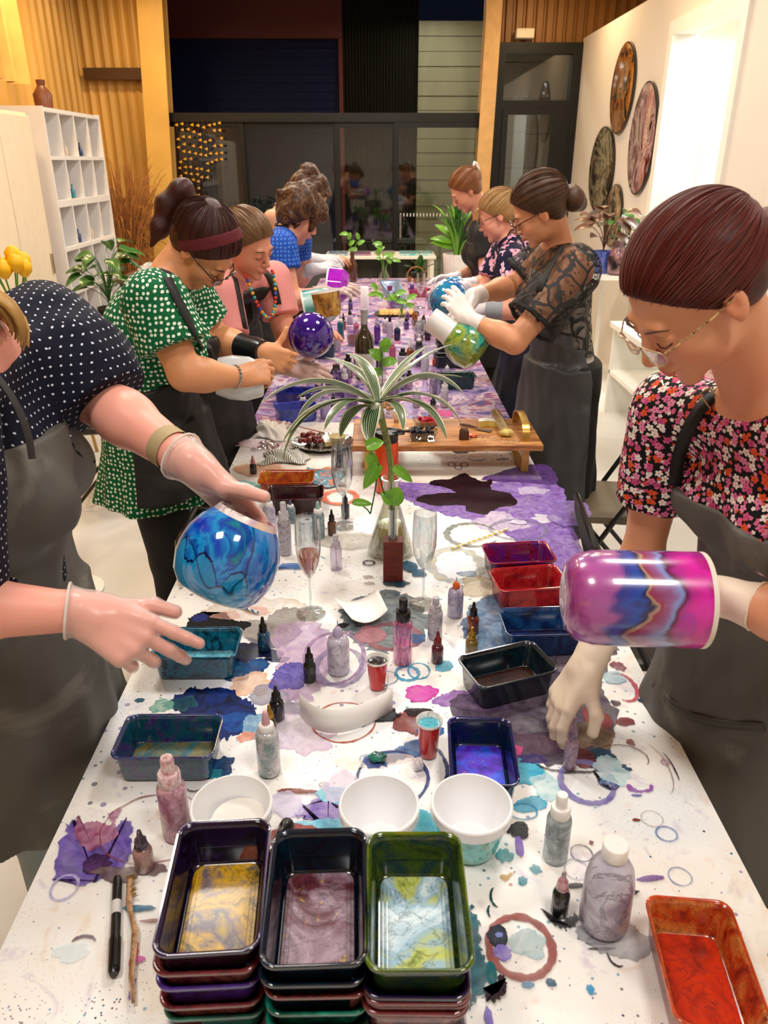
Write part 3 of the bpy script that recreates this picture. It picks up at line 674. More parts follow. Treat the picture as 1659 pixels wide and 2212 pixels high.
blob(1135,1668,70,60,'1f9cc8','58c4e0',.95); blob(1100,1625,60,30,'c83878','e060a0',.9); blob(1150,1640,60,22,'3c2a6c',None,.9); blob(1180,1700,60,60,'9fd4e0','d8eef0',.6)
blob(890,1560,70,60,'7a3a38','9a5450',.75); blob(930,1580,50,30,'1f4a90','3a70b0',.85); poly([(800,1640),(850,1622),(890,1600),(935,1610),(930,1632),(870,1640),(830,1655)], '1c3c74','3a6aa0',.9,.006)
ring(848,1680,150,118,8,'202c64','3a4884',.9); ring(920,1660,90,110,9,'1c3870',None,.8,-70,80); ring(795,1640,36,18,3,'6a90a8',None,.7)
blob(805,1645,44,30,'5060a0',None,.7); blob(858,1640,60,26,'d8c8c0',None,.4)
blob(830,1545,70,30,'0c0c10','2c3440',.95); blob(905,1540,60,20,'1c1418','3c3038',.9)
blob(1290,1555,60,50,'7a3038','a85058',.85); blob(1280,1590,90,60,'8c6a58','b09a80',.6); blob(1300,1640,70,40,'183850','28587a',.95); blob(1330,1660,60,20,'1c4460',None,.9)
blob(1260,1640,60,40,'5c2028','8c4048',.9); blob(1350,1560,36,20,'7a2c38',None,.9); blob(1362,1605,18,14,'8c4a50',None,.9)
ring(1345,1485,56,60,9,'a82440','c84060',.9,-120,120); blob(1325,1465,50,26,'8cb8cc','c8dce4',.7); blob(1335,1440,30,20,'7c2c48',None,.8); blob(1330,1520,20,12,'3c1c28',None,.9); blob(1384,1514,12,8,'1c3a60',None,1)
ring(1340,1640,120,60,3,'5a2c28',None,.8,-30,140); ring(1240,1640,180,60,8,'2a2428','44383c',.9,200,330); ring(1320,1650,90,120,9,'1c0c10',None,1,195,250)
ring(1268,1690,112,90,14,'6c62ac','9088c4',.85); ring(1312,1690,40,26,3,'2c3c64',None,.9); ring(1318,1695,34,24,3,'2c3c64',None,.9); blob(1312,1690,30,18,'6a84b8',None,.6)
blob(1320,1665,70,60,'b4e0ec','dff2f6',.55); poly([(1352,1700),(1360,1696),(1378,1708),(1400,1706),(1404,1696),(1411,1700),(1408,1710),(1385,1714),(1360,1710)],'7a3a9c','9c58bc',.9,.002)
blob(1375,1720,20,6,'3c3cb0',None,.9); ring(1395,1660,100,130,3,'8a6a70',None,.5,-60,60); ring(1440,1665,36,90,4,'3a1c24',None,.9,-30,60)
ring(1436,1648,14,10,4,'9c5c78','c08098',.9); ring(1440,1803,44,32,4,'7088b8',None,.8); ring(1408,1770,46,34,2,'b8a8a0',None,.6); ring(1468,1895,48,40,3,'8c98c0',None,.7); ring(1256,1845,46,36,3,'60606c',None,.7); ring(1245,1880,50,46,3,'b0b8c4',None,.6)
blob(1374,1773,18,6,'7a2c1c',None,.9); blob(1277,1822,10,8,'8c5860',None,.9); blob(1120,1795,52,32,'14161c','30343c',.95); blob(1122,1830,18,44,'7858bc','9878d0',.9,.2)
blob(1145,1740,70,34,'3c9cc0','68b8d4',.85); ring(1130,1755,60,34,4,'2a8ab0',None,.8); blob(1090,1850,36,30,'3c98a0','68b4b8',.8)
blob(1157,1880,24,20,'4898a8',None,.9); blob(1129,1905,22,18,'4898a8',None,.9); ring(1075,1940,30,44,5,'0c3c40',None,1,110,260); ring(1064,1972,20,30,5,'0c3c40',None,1,110,230)
poly([(1080,1895),(1105,1888),(1112,1884),(1104,1894),(1092,1906)],'c8a058',None,.9,.002)
ring(1124,2046,136,132,17,'8a4a48','a86460',.9); blob(1075,2025,46,48,'1c2430','3c4858',.98,.15); blob(1078,2022,16,12,'8090d0',None,1,.2); blob(1140,2040,80,60,'9cc4cc','d0e0e4',.5); blob(1085,2060,44,30,'8070c8','a898dc',.8)
poly([(1015,1960),(1035,2000),(1040,2060),(1060,2110),(1030,2160),(1005,2180),(1000,2100),(1005,2020)], '0f3f50', '2a7080', .95, .006)
blob(1062,2105,24,50,'0f6a74',None,.95,.15); poly([(1045,2140),(1065,2150),(1080,2135),(1074,2112),(1090,2112),(1092,2140),(1078,2160),(1055,2165)], '180f18','30202c',1,.004)
blob(1055,2200,20,40,'6858b4','8878cc',.9); blob(1190,2125,20,20,'2c5c78',None,.9); blob(1275,2140,16,22,'3c98c8',None,.9); blob(1140,2130,30,14,'6090b8',None,.7)
poly([(1170,1965),(1192,1990),(1220,1990),(1240,1975),(1250,1985),(1240,2003),(1215,2008),(1195,1998)],'26282c','3c3e44',.95,.004)
for y in (2018,2030,2040,2052): blob(1290+(y%5)*4,y,50,6,'3c3c40',None,.9,.3)
blob(1330,2030,140,90,'8c8c94','b8b8c0',.45); ring(1330,2060,40,60,4,'2c2828',None,1,180,290)
blob(1405,1900,60,12,'7c58a0',None,.9)
for x, y, w in ((1240,1916,46),(1352,1930,60)): blob(x, y, w, 11, '2c2c30', '505054', .95, .2)
# left side
poly([(118,1885),(140,1800),(165,1775),(210,1800),(250,1790),(278,1770),(285,1830),(262,1880),(215,1905),(160,1912)], '3c2a8c', '7a5cc0', .95, .008)
blob(205,1800,70,50,'9c5078','c890b0',.9,.4); poly([(165,1772),(172,1768),(190,1800),(235,1790),(238,1762),(262,1752),(250,1780),(252,1810),(200,1840),(165,1815)],'8c3c68','c088a8',.85,.005); blob(210,1870,70,40,'2c1a3c','5c3468',.9)
ring(140,1920,56,54,6,'9a96d0','c8c4e8',.8); ring(335,1790,230,150,3,'8c4a50',None,.8,20,340); blob(260,1890,110,34,'5c4448','8c7878',.9,.4); blob(330,1880,60,26,'6c5458',None,.7)
ring(180,2040,50,30,8,'6c5a6c',None,.7,10,170); blob(300,1965,70,14,'2a5878','4a88a8',.9,.2); blob(330,1992,50,8,'8c4a48',None,.9,.3); blob(290,2070,14,60,'c02c34','e04a4a',.95,.3); blob(286,2140,10,50,'7868b0',None,.9,.3)
blob(303,2075,26,12,'d060a8',None,.9); blob(155,2060,80,40,'e0f0f8',None,.4); blob(385,1760,100,26,'f0dcc8',None,.4); ring(420,1705,30,14,4,'2c1c1c',None,.9,180,360); blob(640,1712,90,10,'6c3028','8c4a38',.95,.4); ring(700,1698,20,10,2,'8a8078',None,.8)
poly([(655,1742),(700,1730),(735,1738),(738,1770),(712,1800),(690,1792),(668,1770),(640,1765)], '6c54a8', 'a894cc', .9, .01); blob(620,1740,80,50,'c8bce4','e8e0f4',.5); blob(725,1720,70,40,'70bcd4','a8dce8',.7)
poly([(605,1790),(630,1780),(735,1772),(740,1790),(700,1805),(640,1808)],'5cb0d0','8cccdc',.8,.004); blob(640,1805,120,46,'8c4844','a86058',.85); blob(915,1790,90,70,'2cb0cc','60c8dc',.85); blob(920,1850,60,40,'2090b0',None,.7)
blob(735,1700,80,60,'c8bcdc','e4dcf0',.5); blob(755,1650,60,30,'f4ece0',None,.3)
# right of centre near flask
blob(880,1225,44,22,'1c4a6c','2c6a8c',.95); blob(905,1240,36,14,'1f5878',None,.9); blob(855,1262,60,14,'143848',None,.9); ring(797,1218,24,10,4,'14141c',None,.95); blob(760,1170,140,40,'b0a8a0','d8d0c4',.5); blob(798,1262,22,6,'a89488',None,.8)
blob(795,1248,22,6,'a89488',None,.8); blob(1120,1130,30,10,'e8e0f4',None,.8); blob(1230,1110,90,60,'8868b8','a890d0',.5)
blob(640,1225,90,12,'3c6cb0',None,.8,.2); blob(590,1230,60,6,'2c4c90',None,.9,.3)
ring(735,1075,70,30,12,'e05c30','f08050',.8); blob(520,1060,80,40,'5cb8b8','a8dcd8',.7); blob(560,1015,100,30,'e8a070','f0c8a0',.5); blob(660,1030,60,30,'3a90b0','e8f0f0',.6)
blob(570,960,120,18,'e8c0cc','f4dce0',.5)
# fine droplets: joined, far too many to pick apart
dr = random.Random(9); b = MB()
for i in range(800):
    x = dr.uniform(TX0+.01, TX1-.01); y = .5+dr.random()**1.3*2.6; r_ = dr.choice((.0006, .0008, .001, .0013, .002))*dr.uniform(.6, 1.2)
    z = TZ+.0001; n = 6; i0 = len(b.v); b.add([(x+r_*math.cos(6.2832*k/n), y+r_*math.sin(6.2832*k/n), z) for k in range(n)], [tuple(range(n))])
dm = T('ink_droplets'); vv = dm.coord('Object'); dm.pbr(dm.ramp(dm.noise(vv, 6, 2), [(.3, '1a2038'), (.45, '2a6a88'), (.55, '4a3060'), (.7, '503028')], 'CONSTANT'), .4)
o = b.build('ink_droplets', dm.m, wt, smooth=False); o['kind'] = 'stuff'
# ================================================================= THINGS ON THE TABLE
TT = TZ+.003
# ---------------- takeaway trays
def tray_mesh(w, l, h):
    b = MB(); t = .0022; prof = [(.80, .66, .0), (.82, .70, .003), (.86, .88, h*.5), (.955, .965, h-.002), (.955, .965, h), (1.0, 1.0, h), (1.0, 1.0, h+.002), (.93, .952, h+.002)]
    R = []
    out = [(w*.40, l*.425, 0), (w*.42, l*.445, .004), (w*.455, l*.468, h-.004), (w*.465, l*.477, h-.003), (w*.5, l*.5, h-.003), (w*.5, l*.5, h), (w*.485, l*.49, h+.0012), (w*.462, l*.475, h), (w*.44, l*.457, h-.006), (w*.41, l*.44, .008), (w*.385, l*.42, .0045), (w*.30, l*.36, .0045), (w*.285, l*.35, .003), (w*.25, l*.33, .003)]
    for a, c, z in out: R.append(rrect(a*2, c*2, min(a, c)*.32, z, 6))
    return b.rings(R)
def tray_mat(cols, seed, alpha=.82, scale=15):
    return ink(cols, scale, 1.8, .16, 1, alpha, .25, seed, fleck=None, tcol=cols[len(cols)//2])
def tray(name, lab, loc, rz, cols, seed, w=.118, l=.182, h=.06, liquid=None, group=None, alpha=.85, base=None, tilt=None):
    t = thing(name, lab, 'container', loc, rz, group)
    tray_mesh(w, l, h).build('body', tray_mat(cols, seed, alpha), t, angle=50)
    R = [rrect(w*s*1.0, l*s2*1.0, w*.16, z, 6) for s, s2, z in ((.955, .965, h-.001), (1.005, 1.003, h-.001), (1.012, 1.008, h+.0008), (1.0, 1.0, h+.0024), (.965, .975, h+.0024), (.945, .958, h))]
    MB().rings(R, False, False).build('rim', ink(cols[:2]+[cols[-1]], 20, 1, .12, 1, 1, 0, seed+1, detail=3), t, angle=60)
    if liquid:
        MB().rings([rrect(w*.70, l*.80, w*.12, .0052, 5), rrect(w*.72, l*.815, w*.12, .0075, 5)]).build('ink_pool', ink(liquid, 12, 1.5, .35, .12, 1, 0, seed, fleck='c9a227' if seed % 3 == 0 else None), t, angle=30)
    if tilt: t.rotation_euler = (tilt[0], tilt[1], rz)
    return t
def quadloc(c4, zr, h=.06):
    p = [P(x, y, TZ+zr) for x, y in c4]; c = sum(p, Vector())/4
    lx = (p[1]-p[0]+p[2]-p[3])/2; ly = (p[0]-p[3]+p[1]-p[2])/2
    if lx.length > ly.length: rz = math.atan2(lx.y, lx.x)-math.pi/2
    else: rz = math.atan2(ly.y, ly.x)-math.pi/2
    return (c.x, c.y, TZ+.0035), rz
TB = ['041c2c', '0c5f7e', '1c8fae', '123c50', '0a2436']
tray('takeaway_tray', 'teal blue stained takeaway tray under the left woman\'s lower glove', *quadloc([(345,1361),(529,1357),(516,1426),(318,1424)], .06), TB, 1, liquid=['1a9cc0', '7cd0e0', '0c5070'], alpha=.8)
tray('takeaway_tray', 'violet and teal stained takeaway tray near the left table edge', *quadloc([(284,1545),(482,1545),(462,1643),(229,1646)], .06), ['140a34', '2a3c80', '0c6474', '5a3c90', '0c1430'], 5, liquid=['0a5060', '127484', '8a8040', '0a2c44'], alpha=.85)
tray('takeaway_tray', 'vivid ultramarine stained takeaway tray between red cup and gloved hand', *quadloc([(962,1543),(1105,1551),(1126,1706),(973,1712)], .06), ['08102c', '141a60', '10304c', '3c1c80'], 9, liquid=['0a28d0', '1c58e8', '5a20c8', '0a1890'], alpha=.85, l=.172)
tray('takeaway_tray', 'black-blue stained tray with brown liquid, turned askew at centre right', *quadloc([(985,1420),(1150,1385),(1207,1452),(1040,1497)], .06), ['04080e', '0c2834', '16303c', '0a141c', '2a2438'], 13, liquid=['140804', '3a1a10', '1a0c08'], alpha=.93)
tray('takeaway_tray', 'navy stained takeaway tray partly behind the held cylinder vase', *quadloc([(1078,1312),(1240,1312),(1262,1375),(1100,1385)], .06), ['060c24', '143c80', '2c70b0', '0a1440'], 17, liquid=['081038', '182c70'], alpha=.88)
tray('takeaway_tray', 'crimson and violet stained tray, rear one of the red pair', *quadloc([(1038,1178),(1180,1172),(1205,1215),(1058,1222)], .06), ['4c0418', 'a01848', '6a2090', 'c0204c'], 21, liquid=['8c1030', 'b02050'], alpha=.75)
tray('takeaway_tray', 'bright scarlet stained tray, front one of the red pair', *quadloc([(1060,1232),(1206,1224),(1222,1268),(1080,1284)], .06), ['6c0810', 'c41c2c', 'd83a3c', '9c1020'], 25, liquid=['a00c18', 'c82030'], alpha=.75)
tray('takeaway_tray', 'amber and red stained tray, rear one near the left row', *quadloc([(562,1019),(680,1018),(676,1046),(558,1046)], .055), ['7a0c08', 'd0500c', 'e0a020', 'a01008'], 29, h=.055, alpha=.7)
tray('takeaway_tray', 'dark maroon stained tray in front of the amber tray', *quadloc([(580,1050),(699,1048),(690,1082),(580,1084)], .055), ['1c0408', '4c0c18', '2c0610', '6a1424'], 33, h=.055, liquid=['1a0406', '3a0810'], alpha=.9)
tray('takeaway_tray', 'black stained tray half hidden behind the blue vase', *quadloc([(402,1105),(552,1082),(556,1112),(410,1140)], .055), ['060a0c', '0c2820', '101418'], 37, h=.055, alpha=.95)
tray('takeaway_tray', 'orange red stained tray blurred at the bottom right corner', *quadloc([(1393,1930),(1564,1940),(1662,2235),(1480,2250)], .06), ['7a1c08', 'c8481c', 'e09048', '8c2c10'], 41, liquid=['a01806', 'c83008', '6a1004'], alpha=.85)
# three stacks at the near end
NTH = ['second', 'third', 'fourth', 'fifth', 'sixth', 'seventh', 'eighth']
def stack(c4, zr, labs, colsets, zs, liquid, seed):
    loc, rz = quadloc(c4, zr)
    for k, (z, cs) in enumerate(zip(zs, colsets)):
        jx = (rnd.random()-.5)*.004; top = k == len(zs)-1
        h = .066 if top else .06
        t_ = tray('takeaway_tray', labs[0] if top else NTH[len(zs)-2-k]+' '+labs[1], (loc[0]+jx, loc[1]+jx, TZ+z), rz+(rnd.random()-.5)*.03, cs, seed+k, w=.118, l=.186, h=h, liquid=liquid if top else None, group=None if top else labs[2], alpha=.94 if top else .8)
        if top:
            for sx in (-.33, .33):
                for q in range(3): xx = sx*.118+(q-1)*.005; MB().tube([(xx, -.06, .0065), (xx, .06, .0065)], .0012, 5).build('base_rib', tray_mat(cs, seed, .95), t_)
            MB().rings([rrect(.118*.86, .186*.9, .014, .030, 5), rrect(.118*.872, .186*.908, .014, .0318, 5), rrect(.118*.84, .186*.885, .014, .0318, 5)], False, False).build('inner_ledge', ink([cs[1], cs[0]], 12, 1, .1, 1, 1, seed=seed), t_)
K1 = ['0a060c', '24103c', '0c0a0e', '3c1c5c']; K2 = ['03080e', '0a2234', '12101c', '180a10']; K3 = ['0e2410', '445c10', '1c3c3c', '6a7010']
RU = ['2c0c10', '7a2a30', 'b06a60', '401420']; GN = ['062c28', '0c6a58', '20a088']; PU = ['1c0c38', '4c2c90', '2c1850']; CLR = ['a8a8ac', 'c8c4c8', '8c8890']
stack([(395,1780),(588,1778),(560,2085),(326,2065)], .225, ('black violet tray with gold pool, top of the left front stack', 'stained tray from the top in the left front stack', 'left front stack of trays'), [CLR, CLR, GN, RU, PU, RU, K1], [.002, .030, .062, .085, .118, .142, .166], ['6a6210', '1a1c10', 'c89a08', '584c60', 'b09010'], 50)
stack([(603,1808),(785,1802),(787,2085),(568,2095)], .225, ('blue-black tray with wine red pool, top of the middle front stack', 'stained tray from the top in the middle front stack', 'middle front stack of trays'), [CLR, PU, GN, GN, RU, K2, K2], [.002, .034, .062, .088, .118, .142, .166], ['2c060c', '5c2430', 'a08898', '3c0c14'], 60)
stack([(795,1812),(990,1812),(1018,2108),(790,2110)], .225, ('olive green tray with pale blue pool, top of the right front stack', 'stained tray from the top in the right front stack', 'right front stack of trays'), [CLR, CLR, RU, RU, RU, RU, K1, K3], [.002, .036, .098, .106, .114, .122, .130, .166], ['a8c8d8', 'd8e8ee', '8cb0c4', 'b8c060', '5c7c10'], 70)
# ---------------- bowls (white pots, outside painted teal)
def pot(lab, rim, wpx, cols, seed, h=.09, discs=False, r=None):
    # rim: centre pixel of the rim ellipse
    c = P(rim[0], rim[1], TZ+h); r = wpx/2*zc(c)/F
    t = thing('ceramic_pot', lab, 'pot', (c.x, c.y, TT))
    white = plain('eeeef0', .22, 0, .4, .02)
    MB().lathe([(.55*r, 0), (.66*r, .002), (.72*r, .012), (.86*r, .045), (.93*r, h*.72)], 40, cap=False).build('painted_lower_wall', ink(cols, 9, 2, .12, 1, seed=seed, coord='Object'), t)
    w = .0045
    MB().lathe([(.93*r, h*.72), (.975*r, h*.78), (r, h*.80), (r, h-.002), (r-.002, h), (r-w, h), (r-w-.001, h-.004), (.88*r, h*.7), (.80*r, .05), (.62*r, .012), (.6*r, .009), (.2*r, .009), (1e-7, .009)], 48, cap=False).build('white_bowl', white, t)
    if discs:
        for k in range(4): MB().lathe([(.60*r, 0), (.68*r, .0015), (.69*r, .004), (.62*r, .0055)], 32).build('paper_disc', plain('efeae2', .7), t).location = ((k-1.5)*.003+.004, (k % 2)*.005, .03+k*.006)
    return t
pot('white pot holding round white discs behind the left front stack', (500,1738), 178, ['0c1c3c', '2c3c80'], 3, discs=True)
pot('white pot, the middle one of three, behind the front trays', (819,1738), 176, ['104050', '1c8878', '0c5c50'], 4)
pot('white pot with green and turquoise painted outside, right of the three', (1019,1736), 178, ['0c4030', '109070', '28c0c8', '1a8c50', '20b0b8'], 7)
# ---------------- bottles
def lathe_part(name, prof, m, t, n=20, cap=True): return MB().lathe(prof, n, cap=cap).build(name, m, t, angle=50)
def bottle(kind, lab, bx_, by_, ty_, wpx, body, cap, z0=TT, cat='bottle', nm=None, Y=None, liq=None):
    c = P(bx_, by_, z0); s = zc(c)/F; r = wpx/2*s; c = c+Vector((0, r*.8, 0)); H = V(bx_, ty_, c.y).z-z0; H = max(H, r*2.2)
    t = thing(nm or {'dropper': 'dropper_bottle', 'spray': 'spray_bottle', 'needle': 'needle_bottle', 'squeeze': 'squeeze_bottle', 'jug': 'plastic_jug'}[kind], lab, cat, (c.x, c.y, z0), rnd.uniform(0, 6))
    if kind == 'dropper':
        lathe_part('body', [(r*.92, 0), (r, H*.02), (r, H*.44), (r*.9, H*.50), (r*.5, H*.545), (r*.48, H*.58)], body, t)
        pr = [(r*.62, H*.575), (r*.66, H*.59), (r*.60, H*.76)]
        lathe_part('cap', pr+[(r*.34, H*.80), (r*.26, H*.93), (r*.2, H*.985), (r*.05, H)], cap, t)
        lathe_part('neck_ring', [(r*.70, H*.585), (r*.73, H*.60), (r*.70, H*.62)], cap, t)
    elif kind == 'spray':
        lathe_part('body', [(r*.93, 0), (r, H*.02), (r, H*.60), (r*.93, H*.65), (r*.7, H*.675), (r*.66, H*.69)], body, t)
        if liq: lathe_part('liquid', [(r*.88, H*.012), (r*.94, H*.03), (r*.94, H*.30)], liq, t)
        MB().tube(bez((0, 0, H*.68), (.002, 0, H*.3), (r*.6, 0, H*.03), 6), r*.08, 6).build('dip_tube', glass('dfe6ea', .6), t)
        lathe_part('collar', [(r*.76, H*.675), (r*.78, H*.69), (r*.78, H*.80), (r*.72, H*.82)], cap, t)
        lathe_part('pump_head', [(r*.44, H*.82), (r*.46, H*.83), (r*.46, H*.98), (r*.40, H)], cap, t)
    elif kind == 'needle':
        lathe_part('body', [(r*.92, 0), (r, H*.02), (r, H*.56), (r*.88, H*.66), (r*.55, H*.70), (r*.42, H*.71)], body, t)
        lathe_part('cap', [(r*.40, H*.70), (r*.46, H*.71), (r*.44, H*.80), (r*.2, H*.87), (r*.07, H*.88)], cap, t)
        lathe_part('needle', [(r*.06, H*.87), (r*.04, H)], plain('b8b8ba', .3, .9), t, 8)
        MB().tube([(r*.3, 0, H*.72), (r*1.5, 0, H*.66), (r*1.7, 0, H*.60), (r*1.3, 0, H*.58)], r*.06, 5).build('cap_tether', plain('b890b0', .4), t)
    elif kind == 'squeeze':
        lathe_part('body', [(r*.9, 0), (r, H*.02), (r, H*.58), (r*.9, H*.66), (r*.66, H*.70)], body, t)
        lathe_part('collar', [(r*.66, H*.69), (r*.7, H*.70), (r*.66, H*.78), (r*.5, H*.80)], plain('f0ecea', .4), t)
        lathe_part('cap', [(r*.36, H*.79), (r*.38, H*.80), (r*.26, H*.93), (r*.2, H*.985), (r*.06, H)], cap, t)
    elif kind == 'jug':
        lathe_part('body', [(r*.88, 0), (r*.98, H*.03), (r, H*.10), (r*.97, H*.55), (r*.86, H*.70), (r*.62, H*.80), (r*.46, H*.83), (r*.45, H*.86)], body, t, 28)
        lathe_part('cap', [(r*.48, H*.85), (r*.5, H*.86), (r*.5, H*.975), (r*.47, H*.99), (r*.1, H*.995), (1e-6, H*.99)], cap, t, 24)
        lathe_part('cap_nub', [(r*.1, H*.99), (r*.06, H*1.0)], cap, t, 8)
    return t
def mk(cols, alpha=1, seed=0, scale=22, rough=.25): return ink(cols, scale, 1.2, rough, .5, alpha, 0, seed, detail=4)
blk = plain('0c0b0c', .3, 0, .2); MILK = ['b8a8c4', 'd0c8dc', '9888a8', 'c8bccc']; milk = mk(MILK, .85, 1, 14, .35)
pinkm = mk(['c08aa0', 'd8a8b8', 'a05878', 'b86a78'], .85, 3, 16); whitem = plain('f3f0ee', .35, 0, .2, .02)
GL = glass('f0e8f0', .5)
B = bottle
B('spray', 'tall rose pink glitter bottle behind the left front stack', 378,1820,1636,62, pinkm, mk(['d8b0b8', 'e8d0d0', 'c06878'], 1, 2))
B('dropper', 'small mauve brown dropper bottle beside the purple stain at left', 309,1887,1793,42, mk(['7a5a58', 'a88078', '5c4448'], 1, 4), mk(['2c2030', '4c3c50'], 1, 5))
B('squeeze', 'speckled milky squeeze bottle with pink tip, left of centre', 580,1680,1535,50, mk(['b0a4a8', 'd0c8c8', '98a8a8', '4a8078'], 1, 6), plain('dba8b0', .4))
B('dropper', 'black ink dropper bottle right behind the squeeze bottle with pink tip', 598,1558,1481,32, mk(['0c0810', '201828'], 1, 7), blk)
B('dropper', 'gold topped dark dropper bottle peeping out beside the squeeze bottle', 584,1592,1522,26, mk(['1c1408', '503c14'], 1, 8), plain('b08a34', .3, .7))
B('dropper', 'dark green dropper bottle standing alone left of the needle bottle', 669,1475,1397,28, mk(['060c08', '14241a'], 1, 9), blk)
B('dropper', 'teal blue dropper bottle on the black splash behind the teal tray', 570,1408,1332,28, mk(['0c2c44', '1c5878', '0a1c30'], 1, 10), blk)
B('needle', 'large milky lilac needle bottle on the lilac ring stain', 731,1460,1340,48, mk(['b8b0c8', 'd8d4e4', 'a898b8', 'c86a80'], .9, 11, 12), plain('b8a8c8', .35))
B('spray', 'clear spray bottle of pink liquid with a black pump head', 870,1438,1293,42, glass('f0c0dc', .6), plain('1c1416', .3, 0, .3), liq=mk(['d890b8', 'e8b0cc'], .5, 12))
B('spray', 'small dusty lilac spray bottle with a clear cap beside the black pump one', 940,1382,1290,32, mk(['b0a4b4', 'ccc4d0', '9088a0'], .85, 13), mk(['c8c0cc', 'e0dce4'], .8, 14))
B('needle', 'lilac needle bottle with an orange cap', 984,1335,1246,34, mk(['a8a0cc', 'c8c0e0', '6a5c90'], .9, 15), plain('e0641c', .35))
B('dropper', 'rusty brown dropper bottle with black tip beside the orange capped bottle', 1022,1370,1300,26, mk(['4c1408', '8c3414', '240a08'], 1, 16), blk)
B('dropper', 'gold ink dropper bottle in front of the rusty brown one', 1019,1418,1354,27, mk(['4c3c18', '8c7434', '2c200c'], 1, 17), plain('b8963c', .3, .8))
B('dropper', 'dark wine red dropper bottle left of the gold ink bottle', 945,1434,1363,26, mk(['2c0810', '5c1420', '3c1414'], 1, 18), mk(['5c0c10', '8c1c18'], 1, 19))
B('spray', 'clear bottle with opaque white cap, right of the turquoise pot', 1203,1868,1716,54, mk(['98a4ac', 'c8d0d4', '7c8c90', '5c6c60'], .8, 20, 16), whitem)
B('dropper', 'black bottle with a pink speckled round cap at lower right', 1211,1982,1882,38, mk(['080a08', '1c1c18'], 1, 21), mk(['8c8484', 'c8a0a8', 'b02840'], 1, 22, 60))
B('jug', 'large stained lilac white jug with a white flip cap at lower right', 1314,2030,1822,108, mk(['a8a0b8', 'c8c4d4', '8c7c94', 'b88c80'], 1, 23, 7, .4), whitem)
B('spray', 'grey stained upright bottle next to the blue vase, nearest of its group', 616,1200,1085,28, mk(['98909c', 'b8b0bc', '505464'], .9, 24), mk(['c8c4cc', 'e4e0e8'], .9, 25))
B('squeeze', 'lilac squeeze bottle with pale green tip beside the maroon tray', 583,1156,1066,27, mk(['a89cb8', 'c0b8cc', '806c90'], 1, 26), plain('9cc0b8', .4))
B('squeeze', 'slim teal streaked squeeze bottle right of the grey stained pair', 628,1130,1080,22, mk(['506870', '8ca0a8'], 1, 27), plain('5c5468', .4))
B('squeeze', 'blue grey squeeze bottle with mint tip beside the maroon tray\'s corner', 688,1165,1083,27, mk(['5c7480', '90a4ac', '3c5460'], 1, 28), plain('9cc4bc', .4))
B('dropper', 'copper brown dropper bottle with black cap before the empty flute', 717,1158,1100,19, mk(['4c2c1c', '7c5034'], 1, 29), blk)
B('spray', 'small clear bottle between the rosé flute and the flask', 726,1233,1155,26, glass('e4dce8', .7), mk(['c8c0cc', 'dcd8e0'], .7, 30))
B('dropper', 'black dropper bottle behind the foot of the empty flute', 746,1120,1062,18, mk(['0c1018', '20283c'], 1, 31), blk)
B('dropper', 'tiny dark bottle with a pink label on the left near the towel', 547,1025,984,15, mk(['0c0a10', '241c28'], 1, 32), plain('c07c88', .4))
B('dropper', 'slim dark bottle with grey cap standing behind the empty flute', 733,1010,948,18, mk(['20242c', '38404c'], 1, 33), plain('6a6e78', .4))
# loose caps
t_ = tag(MB().lathe([(.011, 0), (.012, .003), (.010, .016), (.006, .02), (.004, .034)], 14).build('bottle_cap', blk), 'loose black pointed cap lying behind the middle front stack', 'cap'); t_.location = P(623,1790)+Vector((0, 0, .011)); t_.rotation_euler = (math.radians(70), 0, math.radians(-20))
t_ = tag(MB().lathe([(.010, 0), (.012, .002), (.011, .015), (.008, .017)], 14).build('bottle_cap', mk(['c8b8c0', 'e8e0e4'], 1, 40)), 'loose white cap lying right of the green-blue stone', 'cap'); t_.location = P(893,1662)+Vector((0, 0, .011)); t_.rotation_euler = (0, math.radians(90), .2)
b = MB().ball((0, 0, 0), (.017, .011, .010), 10, 7)
b.v = [tuple(c*(1+.18*math.sin(37*v[0]*100+v[1]*900+i)) for c in v) for i, v in enumerate(b.v)]
tag(b.build('speckled_stone', ink(['0c2c2c', '2c8070', '102430', '58a090'], 60, 1, .3, .4, seed=4), angle=20), 'small green-blue speckled lump on the table left of the white cap', 'stone').location = P(815,1645)+Vector((0, 0, .010))
# ---------------- red shot cups
def cup(lab, bx_, by_, ty_, wt_, cols, seed):
    c = P(bx_, by_, TT); r = wt_/2*zc(c)/F*.94; c += Vector((0, r*.6, 0)); H = V(bx_, ty_, c.y).z-TT; t = thing('shot_cup', lab, 'cup', c)
    red = plain('c8140e', .25, 0, .4, .04)
    lathe_part('cup_body', [(r*.66, 0), (r*.7, .002), (r*.93, H*.93)], red, t, 28, False)
    lathe_part('rim', [(r*.94, H*.93), (r*1.05, H*.94), (r*1.06, H*.975), (r, H), (r*.94, H*.985), (r*.84, H*.75), (r*.7, H*.4)], mk(['e0d8d4', 'f4f0ee', 'c8c4c0'], 1, seed), t, 28, False)
    lathe_part('ink_inside', [(r*.90, H*.86), (r*.86, H*.80), (r*.80,H*.77), (1e-6, H*.76)], ink(cols, 50, 2, .08, 1, seed=seed), t, 20)
cup('red plastic shot cup of black ink at the centre of the table', 815,1492,1422,52, ['06060a', '14141c', '8a8c94'], 3)
cup('red plastic shot cup of turquoise ink beside the ultramarine tray', 926,1640,1554,58, ['1c90b0', '60c0d0', '0c5c78'], 5)
